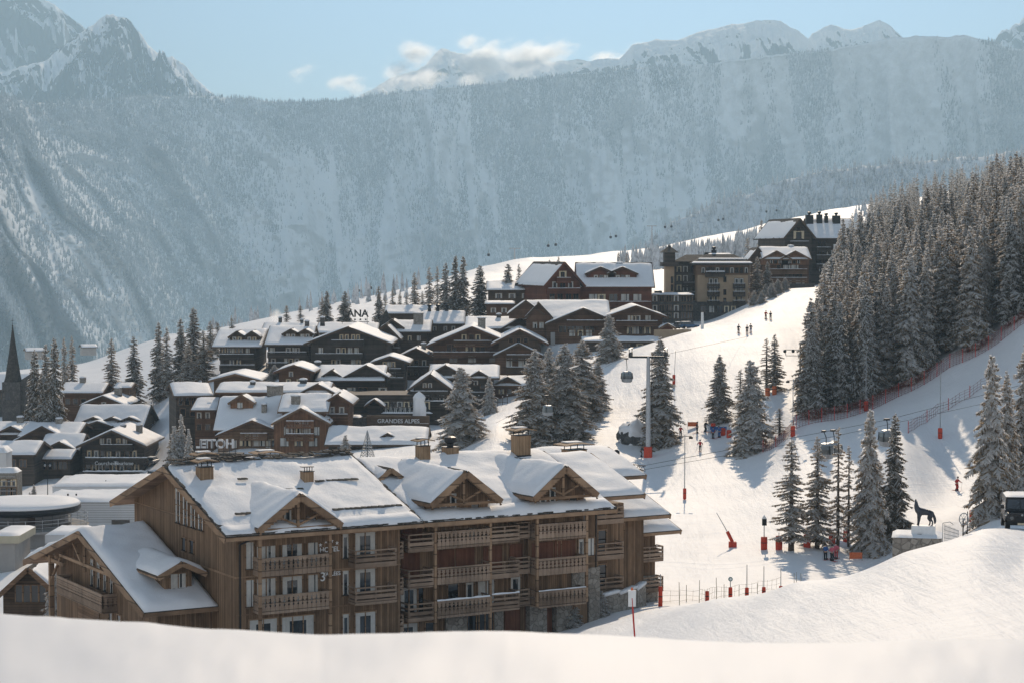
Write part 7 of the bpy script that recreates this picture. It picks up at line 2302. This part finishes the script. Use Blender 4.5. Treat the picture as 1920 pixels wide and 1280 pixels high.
def cabin(loc, rz, label, group=None, s=1.0, hang=2.6, doors=True):
    """egg shaped glazed cabin hanging from its grip"""
    t = thing('gondola_cabin', loc, rz, label, 'gondola', group)
    def ring(f0, f1, ex=1.0):
        pass
    prof = [(-1.05, .62, .60), (-.95, .86, .80), (-.35, 1.04, .95), (.25, 1.05, .96), (.75, .93, .85), (1.02, .70, .62), (1.10, .45, .40)]
    def shell(lo, hi, name, mat, ex):
        b = MB().mat(mat); n = 20; rows = []
        for z, rx, ry in prof[lo:hi + 1]:
            row = []
            for i in range(n):
                a = 2 * math.pi * i / n; ca, sa = math.cos(a), math.sin(a)
                e = .55
                row.append((math.copysign(abs(ca) ** e, ca) * rx * ex * s, math.copysign(abs(sa) ** e, sa) * ry * ex * s, z * s))
            rows.append(row + [row[0]])
        b.grid(rows)
        b.add(rows[0][:-1], [tuple(range(n))[::-1]]); b.add(rows[-1][:-1], [tuple(range(n))])
        return b.build(name, t, fix=True)
    shell(0, 2, 'lower_body', 'grey_metal', 1.0); shell(2, 4, 'glazing', 'glass_cabin', .97); shell(4, 6, 'cabin_roof', 'grey_metal', 1.0)
    b = MB().mat('dark_metal')
    for sx, sy in ((-1, -1), (1, -1), (1, 1), (-1, 1), (0, -1), (0, 1)):
        b.beam((sx * .92 * s, sy * .90 * s, -.36 * s), (sx * .82 * s, sy * .80 * s, .78 * s), .09 * s, .09 * s)
    b.build('window_frame', t)
    b = MB().mat('dark_metal'); b.tube((0, 0, 1.05 * s), (0, 0, 1.8 * s), .06 * s, .06 * s, 6).tube((0, 0, 1.8 * s), (0, .35 * s, hang), .06 * s, .06 * s, 6).box(-.35 * s, .35 * s, .1, .5, hang - .1, hang + .12)
    b.build('hanger', t)
    if doors:
        b = MB().mat('white_paint').box(-.5 * s, .5 * s, .98 * s, 1.14 * s, -.8 * s, -.1 * s); b.build('ski_rack', t)
    return t


def cable(pts, label, r=.03, sag=0.0):
    b = MB().mat('rubber')
    for a, c in zip(pts, pts[1:]):
        n = 10
        for i in range(n):
            f0, f1 = i / n, (i + 1) / n
            q0 = Vector(a).lerp(Vector(c), f0); q1 = Vector(a).lerp(Vector(c), f1)
            q0.z -= sag * 4 * f0 * (1 - f0); q1.z -= sag * 4 * f1 * (1 - f1)
            b.tube(q0, q1, r, r, 4)
    return tag(b.build('cable'), label, 'cable')


ca = [P(1196, 874, 232), P(1550, 808, 243), P(1664, 786, 246), P(1935, 716, 256)]
cable(ca, 'upper lift cable rising to the right across the piste above the cabins')
cb = [P(1200, 881, 228), P(1560, 818, 240), P(1935, 736, 252)]
cable(cb, 'lower lift cable rising to the right below the cabin cable', .025)
c_ = P(1549, 845, 243); cabin(c_, R(62), 'glazed gondola cabin hanging left above the lower piste spruces, dark door side', hang=(ca[1].z - c_.z), s=.9)
c_ = P(1564, 842, 249); cabin(c_, R(20), 'pale gondola cabin tucked just right behind the dark sided one', hang=2.3, s=.85)
c_ = P(1664, 821, 246); cabin(c_, R(12), 'pale gondola cabin in front of the two big spruces on the lower piste', hang=ca[2].z - c_.z, s=.95)
py_ = t
M_ = Matrix.Rotation(R(-8), 4, 'Z')
tl = p + (M_ @ Vector((-2.7, 0, h + .35))); tr = p + (M_ @ Vector((2.7, 0, h + .35)))
c_ = tl + Vector((-.9, -6, -3.1)); cabin(c_, R(15), 'grey gondola cabin hanging beside the pylon head', hang=2.7, s=.78)
cz = P(1027, 742, 285)
cable([tl, cz, P(930, 792, 262)], 'lift cable sloping down left from the pylon head past the small cabin', .014)
cabin(cz + Vector((0, 0, -2.0)), R(30), 'small gondola cabin with brown glazing in front of the spruce clump', hang=2.0, s=.68)
cable([tr, P(1500, 610, 480)], 'lift cable running up the hill from the pylon head', .025)
pole_thing('floodlight_post', 'thin grey post standing in front of the spruce clump by the lane', 'post', 1007, 838, 760, (0, 0), .06)
# lattice work of the lift station roof edge behind the hotel
t = thing('lattice_walkway', P(1165, 880, 214), R(10), 'rusty lattice walkway of the lift station peeping over the hotel roof end', 'walkway')
b = MB().mat('dark_metal')
b.beam((-.8, 0, 0), (2.6, 0, -.15), .06, .08); b.beam((-.8, 0, .85), (2.6, 0, .35), .06, .08); b.beam((-.8, .9, 0), (2.6, .9, -.15), .06, .08)
for i in range(7):
    x = -.8 + i * .48
    b.beam((x, 0, -.02), (x + .24, 0, .8 - i * .06), .05, .05); b.beam((x + .24, 0, .8 - i * .06), (x + .48, 0, -.05), .05, .05); b.beam((x, 0, 0), (x, .9, 0), .05, .05)
b.build('lattice', t)
for i, (x, hh) in enumerate(((-1.6, 1.9), (-.4, 2.1))):
    MB().mat('dark_metal').beam((x, .5, -9), (x, .5, hh - .6), .12, .12).lathe([(.3, hh - .7), (.35, hh - .2), (.1, hh)], 8, (x, .5, 0)).build('roller_stand', t)
# far lift over the valley
for i, (px, py, Yc) in enumerate(((916, 478, 1250), (1028, 461, 1250), (1042, 459, 1250), (1145, 445, 1350), (1155, 443, 1350), (1247, 426, 1450), (1259, 425, 1450), (1347, 413, 1550), (1356, 411, 1550), (1437, 397, 1650), (1456, 395, 1650), (672, 545, 1150), (695, 540, 1150))):
    q = P(px, py, Yc)
    b = MB().mat('dark_metal').lathe([(.4, -.9), (.8, -.6), (.9, .2), (.7, .7), (.25, .9)], 8).tube((0, 0, 1), (0, .3, 3.0), .12, .12, 4)
    o = tag(b.build('gondola_cabin'), 'tiny dark gondola cabin of the far lift strung over the hazy valley', 'gondola', 'far gondola cabins over the valley'); o.location = q
for px, top, base, Yc, lab in ((1222, 424, 468, 1215, 'faint tall pylon of the far lift on the crest of the snowy shoulder'), (965, 466, 492, 1080, 'faint small pylon of the far lift above the long flat roof')):
    q = at(px, Yc); hh = tanel(top) * Yc - q.z
    t = thing('lift_pylon', q, 0, lab, 'pylon')
    MB().mat('pylon_metal').tube((0, 0, -1), (0, 0, hh), .5, .35, 8).tube((-3, 0, hh), (3, 0, hh), .25, .25, 6).build('mast', t)

# ------------------------------------------------------------------ howling wolf on its plinth
WY = 150.0
wp = P(1733, 988, WY)
gz_ = ground(wp.x, WY)
pb = thing('stone_pedestal', (P(1706, 1005, WY).x, WY + .4, gz_), R(-12), 'low rubble stone pedestal wall with snow on it under the wolf plinth', 'pedestal')
zt = tanel(1004) * WY - gz_
MB().mat('stone').box(-1.15, 2.4, -1.3, 2.2, -1.5, zt).build('stone_body', pb)
b = MB(); flat_snow(b, -1.22, 2.45, -1.4, 2.25, zt + .005, .16, 5, .3); b.build('snow_cover', pb, True)
zt_w = tanel(1003.5) * WY
pl = thing('plinth', (wp.x, WY + .3, zt_w + .02), R(-14), 'white block plinth on the stone pedestal carrying the wolf', 'plinth')
ph = (tanel(987) - tanel(1005)) * WY
MB().mat('white_paint').box(-.86, .86, -.45, .45, 0, ph).build('block', pl, bevel=.03)
MB().mat('dark_metal').box(-.5, -.1, -.62, -.46, -.02, .12).build('spotlight', pl)


def skin_mesh(name, verts, edges, radii, mat, sub=2, root=0):
    me = bpy.data.meshes.new(name + '_cage'); me.from_pydata(verts, edges, [])
    o = bpy.data.objects.new('tmp', me); C.objects.link(o)
    sk = o.modifiers.new('skin', 'SKIN')
    for i, r in enumerate(radii):
        rr = r if hasattr(r, '__len__') else (r, r)
        me.skin_vertices[0].data[i].radius = rr
        me.skin_vertices[0].data[i].use_root = (i == root)
    sb = o.modifiers.new('sub', 'SUBSURF'); sb.levels = sub; sb.render_levels = sub
    dg = bpy.context.evaluated_depsgraph_get()
    out = bpy.data.meshes.new_from_object(o.evaluated_get(dg)); out.name = name
    bpy.data.objects.remove(o); bpy.data.meshes.remove(me)
    out.materials.clear(); out.materials.append(MATS[mat])
    out.polygons.foreach_set('use_smooth', [True] * len(out.polygons))
    return out


# side view facing -x, muzzle to the sky; unit: metres at life size, scaled below
wv = [(.38, 0, .86), (.12, 0, .83), (-.18, 0, .86), (-.36, 0, .98), (-.43, 0, 1.16), (-.45, 0, 1.32), (-.455, 0, 1.40), (-.48, 0, 1.52), (-.475, 0, 1.63),   # 0-8 spine, neck, head, muzzle
      (.52, 0, .82), (.62, 0, .62), (.69, 0, .40), (.70, 0, .22), (.67, 0, .12),     # 9-13 tail
      (-.32, .11, .72), (-.33, .12, .42), (-.34, .12, .16), (-.36, .12, .03), (-.43, .12, .02),   # 14-18 front left
      (-.24, -.11, .72), (-.22, -.12, .42), (-.27, -.12, .17), (-.29, -.12, .03), (-.36, -.12, .02),  # 19-23 front right
      (.38, .12, .66), (.27, .13, .44), (.40, .13, .26), (.36, .13, .04), (.28, .13, .02),       # 24-28 hind left
      (.46, -.12, .66), (.42, -.13, .44), (.56, -.13, .26), (.53, -.13, .04), (.45, -.13, .02),      # 29-33 hind right
      (-.395, .065, 1.42), (-.355, .085, 1.47), (-.395, -.065, 1.42), (-.355, -.085, 1.47)]          # ears
we = [(0, 1), (1, 2), (2, 3), (3, 4), (4, 5), (5, 6), (6, 7), (7, 8), (0, 9), (9, 10), (10, 11), (11, 12), (12, 13), (2, 14), (14, 15), (15, 16), (16, 17), (17, 18), (2, 19), (19, 20), (20, 21), (21, 22), (22, 23), (0, 24), (24, 25), (25, 26), (26, 27), (27, 28), (0, 29), (29, 30), (30, 31), (31, 32), (32, 33), (6, 34), (34, 35), (6, 36), (36, 37)]
wr = [.19, .165, .23, .20, .165, .12, .105, .06, .035, .10, .085, .095, .075, .03, .10, .055, .042, .045, .035, .10, .055, .042, .045, .035, .13, .085, .05, .045, .035, .13, .085, .05, .045, .035, .045, .015, .045, .015]
wm = skin_mesh('wolf_statue', wv, we, wr, 'wolf_bronze', 2, 1)
wo = tag(link(bpy.data.objects.new('wolf_statue', wm)), 'dark bronze statue of a howling wolf standing on the white plinth', 'statue')
sc_ = 1.20
wo.scale = (sc_, sc_, sc_); wo.rotation_euler = (0, 0, R(-14)); wo.location = (wp.x, WY + .3, zt_w + .02 + ph - .02)
for v in wm.vertices:        # shaggy coat
    if v.co.z > .45:
        v.co += Vector(mnoise.noise_vector(v.co * 9)) * .022

# frosted grating, pulley wheel
p = at(1788, 116.5)
t = thing('snow_grating', p, R(15), 'frosted metal grating leaning behind the snow bank between the wolf and the wheel', 'grating')
b = MB().mat('grey_metal')
for i in range(12):
    x = -.42 + i * .08
    b.beam((x, 0, -.1 - i * .02), (x + .12, .3, .86 - i * .035), .022, .022)
for k in range(4):
    b.beam((-.44 + k * .03, .05 + k * .07, .1 + k * .22), (.52 + k * .03, .05 + k * .07, -.1 + k * .17), .03, .03)
b.tube((-.55, 0, -.3), (-.55, 0, .95), .02, .02, 6).tube((-.55, 0, .95), (-.1, 0, 1.0), .02, .02, 6).tube((-.1, 0, 1.0), (.1, 0, .85), .02, .02, 6)
b.build('grating_bars', t)
p = at(1811, 116)
t = thing('pulley_wheel', p, R(10), 'old spoked pulley wheel standing on the snow bank near the parked car', 'wheel')
zc = tanel(972) * 116 - p.z
b = MB().mat('grey_metal')
for i in range(28):
    a = 2 * math.pi * i / 28; a2 = 2 * math.pi * (i + 1) / 28
    b.tube((.27 * math.cos(a), 0, zc + .33 * math.sin(a)), (.27 * math.cos(a2), 0, zc + .33 * math.sin(a2)), .028, .028, 6)
b.build('rim', t)
b = MB().mat('grey_metal').tube((0, -.08, zc), (0, .08, zc), .07, .07, 10)
for i in range(8):
    a = math.pi * i / 4
    b.tube((0, 0, zc), (.27 * math.cos(a), 0, zc + .33 * math.sin(a)), .014, .014, 5)
b.build('spokes', t)
MB().mat('dark_metal').tube((0, .1, -.3), (0, .1, zc + .05), .035, .035, 6).tube((.26, .1, -.3), (.26, .1, zc + .42), .025, .025, 6).build('stand', t)

# ------------------------------------------------------------------ off-road car on the bank
p = at(1915, 120.0)
t = thing('offroad_car', (p.x, p.y, p.z - .02), R(-9), 'black boxy off-road car with snowy roof parked on the bank at the right edge', 'car')
b = MB().mat('black_paint')
b.prism([(-.86, -2.0, .55), (.86, -2.0, .55), (.86, -2.0, 1.05), (.80, -2.0, 1.16), (-.80, -2.0, 1.16), (-.86, -2.0, 1.05)], (0, 1.25, 0))
b.prism([(-.88, -.75, .5), (.88, -.75, .5), (.88, -.75, 1.22), (-.88, -.75, 1.22)], (0, 2.9, 0)); b.build('body', t, bevel=.05)
MB().mat('black_paint').prism([(-.82, -.70, 1.22), (.82, -.70, 1.22), (.74, -.48, 1.86), (-.74, -.48, 1.86)], (0, .06, 0)).box(-.82, .82, 1.95, 2.1, 1.22, 1.86).box(-.82, -.76, -.6, 2, 1.6, 1.9).box(.76, .82, -.6, 2, 1.6, 1.9).build('cab_frame', t)
for s in (-1, 1):
    MB().mat('glass').prism([(s * .04, -.72, 1.28), (s * .76, -.72, 1.28), (s * .68, -.50, 1.80), (s * .04, -.50, 1.80)], (0, .02, 0)).build('windscreen', t)
    MB().mat('glass_dark').box(s * .83 - .01, s * .83 + .01, -.55, 1.9, 1.25, 1.6).build('side_window', t)
    MB().mat('black_paint').box(s * .68, s * .95, -1.95, -1.1, .80, 1.0).build('fender', t, bevel=.06)
    MB().mat('glass_cabin').tube((s * .58, -2.02, .88), (s * .58, -1.99, .88), .10, .10, 14).build('headlight', t)
    MB().mat('black_paint').box(s * .9, s * 1.12, -.55, -.45, 1.25, 1.48).build('mirror', t)
    for y in (-1.5, 1.4):
        w_ = MB().mat('rubber').tube((s * .66, y, .38), (s * .92, y, .38), .38, .38, 18).build('wheel', t)
        MB().mat('grey_metal').tube((s * .925, y, .38), (s * .935, y, .38), .2, .2, 12).build('rim', w_)
b = MB().mat('black_paint').box(-.82, .82, -.5, 2.05, 1.862, 1.93); b.build('car_roof', t, bevel=.03)
b = MB(); flat_snow(b, -.80, .80, -.48, 2.0, 1.935, .10, 4, .2); b.build('snow_cover', t, True)
MB().mat('rubber').box(-.9, .9, -2.12, -2.0, .48, .66).build('bumper', t); MB().mat('curtain_warm').box(-.26, .26, -2.135, -2.122, .50, .62).build('number_plate', t)
MB().mat('dark_metal').box(-.36, .36, -2.02, -2.003, .68, 1.0).build('grille', t); MB().mat('grey_metal').tube((0, -2.03, 1.06), (0, -2.0, 1.06), .06, .06, 12).build('badge', t)

# ------------------------------------------------------------------ skiers
def figure(pose):
    """skeleton of a standing skier: one continuous body; returns named cages"""
    k = dict(knee=.10, lean=.06, armf=.28, arms=.10, twist=0.0)
    k.update(pose)
    hip = Vector((0, .02, .90)); ch = Vector((0, .02 - k['lean'], 1.28)); nk = Vector((0, .0 - k['lean'] * 1.3, 1.50)); hd = Vector((0, -.02 - k['lean'] * 1.4, 1.66))
    V = [hip, hip.lerp(ch, .5), ch, nk, hd, hd + Vector((0, -.02, .09))]
    E = [(0, 1), (1, 2), (2, 3), (3, 4), (4, 5)]
    Rr = [(.15, .11), (.14, .10), (.165, .115), .055, .085, .07]
    i = len(V); V.append(hd + Vector((0, -.10, -.01))); E.append((4, i)); Rr.append(.022)        # nose
    for s in (-1, 1):
        b = len(V)
        V += [hip + Vector((s * .10, 0, -.06)), Vector((s * .12, -k['knee'], .50)), Vector((s * .12, .05, .12)), Vector((s * .12, .04, .04)), Vector((s * .125, -.14, .03))]
        Rr += [.105, .072, .055, .055, .04]
        E += [(0, b), (b, b + 1), (b + 1, b + 2), (b + 2, b + 3), (b + 3, b + 4)]
        b = len(V)
        el = ch + Vector((s * (.24 + k['arms']), -.02, -.14)); wr_ = ch + Vector((s * (.26 + k['arms'] * .8), -k['armf'], -.22))
        V += [ch + Vector((s * .19, 0, .10)), el, wr_, wr_ + Vector((0, -.07, -.01))]
        Rr += [.065, .05, .036, .038]
        E += [(2, b), (b, b + 1), (b + 1, b + 2), (b + 2, b + 3)]
        pm = b + 3
        for f in range(4):
            c = len(V); q = V[pm] + Vector(((f - 1.5) * .022, -.035, .012))
            V += [q, q + Vector((0, -.028 - .004 * (f in (1, 2)), -.03))]; Rr += [.010, .009]; E += [(pm, c), (c, c + 1)]
        c = len(V); V += [V[pm] + Vector((-s * .035, -.02, .0)), V[pm] + Vector((-s * .045, -.045, -.02))]; Rr += [.011, .009]; E += [(b + 2, c), (c, c + 1)]
    return V, E, Rr, hd, ch, hip, k


_fig = {}


def person(px, base, label, jacket, trousers, pose='a', rz=0.0, helmet='cloth_black', skis=True, Y0=190.0, Yfix=None):
    poses = {'a': dict(), 'b': dict(knee=.02, lean=0.0, armf=.12, arms=.02), 'c': dict(knee=.16, lean=.14, armf=.36, arms=.16)}
    if pose not in _fig:
        V, E, Rr, hd, ch, hip, k = figure(poses[pose])
        body = skin_mesh('person', [tuple(v) for v in V], E, Rr, 'skin', 1, 0)
        jc = [v.copy() for v in (hip + Vector((0, 0, .02)), hip.lerp(ch, .5), ch, ch.lerp(Vector(V[3]), .75))]
        JV = jc[:]; JE = [(0, 1), (1, 2), (2, 3)]; JR = [(.20, .155), (.18, .14), (.205, .155), (.09, .09)]
        TV = [hip + Vector((0, 0, .06))]; TE = []; TR = [(.175, .14)]
        n = 7
        for s in (-1, 1):
            q = [v for v in V]
            bb = n + (0 if s < 0 else 19)
            hipj, kn, an = V[bb], V[bb + 1], V[bb + 2]
            c = len(TV); TV += [hipj, kn, an.lerp(kn, .1)]; TR += [.125, .095, .085]; TE += [(0, c), (c, c + 1), (c + 1, c + 2)]
            sh, el, wr_ = V[bb + 5], V[bb + 6], V[bb + 7]
            c = len(JV); JV += [sh, el, wr_.lerp(el, .12)]; JR += [.09, .072, .06]; JE += [(2, c), (c, c + 1), (c + 1, c + 2)]
        _fig[pose] = (body, (JV, JE, JR), (TV, TE, TR), hd, V)
    body, J, T_, hd, V = _fig[pose]
    p = at(px, Yfix) if Yfix else spot(px, base, Y0)
    o = bpy.data.objects.new('person', body); link(o); o.location = p; o.rotation_euler = (0, 0, rz)
    tag(o, label, 'person')
    for nm, (vv, ee, rr), col in (('jacket', J, jacket), ('trousers', T_, trousers)):
        key = (pose, nm, col)
        if key not in _fig:
            _fig[key] = skin_mesh(nm, [tuple(v) for v in vv], ee, rr, col, 1, 0)
        link(bpy.data.objects.new(nm, _fig[key]), o)
    MB().mat(helmet).lathe([(.115, hd.z - .02), (.128, hd.z + .05), (.10, hd.z + .14), (.02, hd.z + .17)], 12, (0, hd.y + .01, 0)).build('helmet', o, True)
    MB().mat('glass_dark').box(-.085, .085, hd.y - .125, hd.y - .08, hd.z - .0, hd.z + .055).build('goggles', o, bevel=.01)
    for s in (-1, 1):
        MB().mat('cloth_black').prism([(s * .12 - .06, .12, 0), (s * .12 + .06, .12, 0), (s * .12 + .06, -.19, 0), (s * .12 - .06, -.19, 0)], (0, 0, .22)).build('boot', o, bevel=.03)
        if skis:
            MB().mat('red_paint' if s > 0 else 'red_paint').prism([(s * .12 - .045, -.85, .01), (s * .12 + .045, -.85, .01), (s * .12 + .04, .75, .01), (s * .12 - .04, .75, .01)], (0, 0, .025)).prism([(s * .12 - .045, -.85, .01), (s * .12 + .045, -.85, .01), (s * .12 + .02, -1.0, .09), (s * .12 - .02, -1.0, .09)], (0, 0, .02)).build('ski', o)
            bb = 7 + (0 if s < 0 else 19)
            hnd = V[bb + 8]
            MB().mat('dark_metal').tube(hnd + Vector((0, -.02, .08)), Vector((hnd.x + s * .08, hnd.y + .25, .02)), .012, .009, 5).build('ski_pole', o)
    return o


person(1551, 1050, 'skier in a blue jacket standing on the lower piste beside two in pink', 'cloth_blue', 'cloth_black', 'b', 2.6)
person(1563, 1053, 'skier in a red pink suit at the left of the pair on the lower piste', 'cloth_pink', 'cloth_black', 'a', .4)
person(1571, 1048, 'skier in a pink jacket at the right of the pair on the lower piste', 'cloth_pink', 'cloth_red', 'b', -.5)
person(1627, 1033, 'skier in black bending near the snow bank left of the wolf', 'cloth_black', 'cloth_black', 'c', 1.5)
person(1797, 920, 'lone skier in a red suit gliding down the right slope', 'cloth_red', 'cloth_red', 'c', .5)
person(1277, 820, 'small skier in red highest of the pair on the middle piste', 'cloth_red', 'cloth_black', 'a', .2, Y0=260)
person(1314, 846, 'small skier in red lowest on the middle piste', 'cloth_red', 'cloth_black', 'c', -.2, Y0=260)
person(1308, 812, 'skier in black by the right end of the orange banner', 'cloth_black', 'cloth_black', 'b', 1.2, Y0=260)
person(1323, 810, 'skier in black with arms out between the orange banner and the red pad', 'cloth_black', 'cloth_black', 'c', .8, Y0=260)
person(1338, 824, 'skier in dark blue standing in front of the blue rail', 'cloth_blue', 'cloth_black', 'b', .3, Y0=260)
person(1350, 822, 'skier in blue crouching right of the blue rail', 'cloth_blue', 'cloth_blue', 'c', -.6, Y0=260)
person(1385, 626, 'tiny skier at the left of the trio high on the piste', 'cloth_black', 'cloth_black', 'a', .3, Y0=330)
person(1401, 627, 'tiny skier in the middle of the trio high on the piste', 'cloth_black', 'cloth_black', 'b', 0, Y0=330)
person(1408, 624, 'tiny skier at the right of the trio high on the piste', 'cloth_black', 'cloth_blue', 'a', -.4, Y0=330)
person(1436, 599, 'tiny skier in red near the bushes at the top of the piste', 'cloth_red', 'cloth_black', 'a', .3, Y0=380)
person(1445, 600, 'tiny skier in dark clothes right of the red one at the piste top', 'cloth_black', 'cloth_black', 'b', 0, Y0=380)
person(1203, 856, 'person in black bending at the foot of the lift pylon', 'cloth_black', 'cloth_black', 'c', 1.5, skis=False, Y0=280)
# frosted bushes at the piste edge below the tan hotel
for i, (px, Y, w) in enumerate(((1414, 470, 34), (1428, 466, 30), (1446, 474, 34), (1458, 482, 34), (1472, 488, 30), (1436, 485, 30))):
    p = at(px, Y)
    s_ = thing('frosted_bush', p, i * 1.3, 'pale frosted bush in the row at the top edge of the piste', 'bush', 'frosted bushes at the piste top')
    c_ = bpy.data.objects.new('foliage', TK['heavy_a'][0]); link(c_, s_); k_ = w / 3840 * Y / 5.2; c_.scale = (k_, k_, k_ * .42)
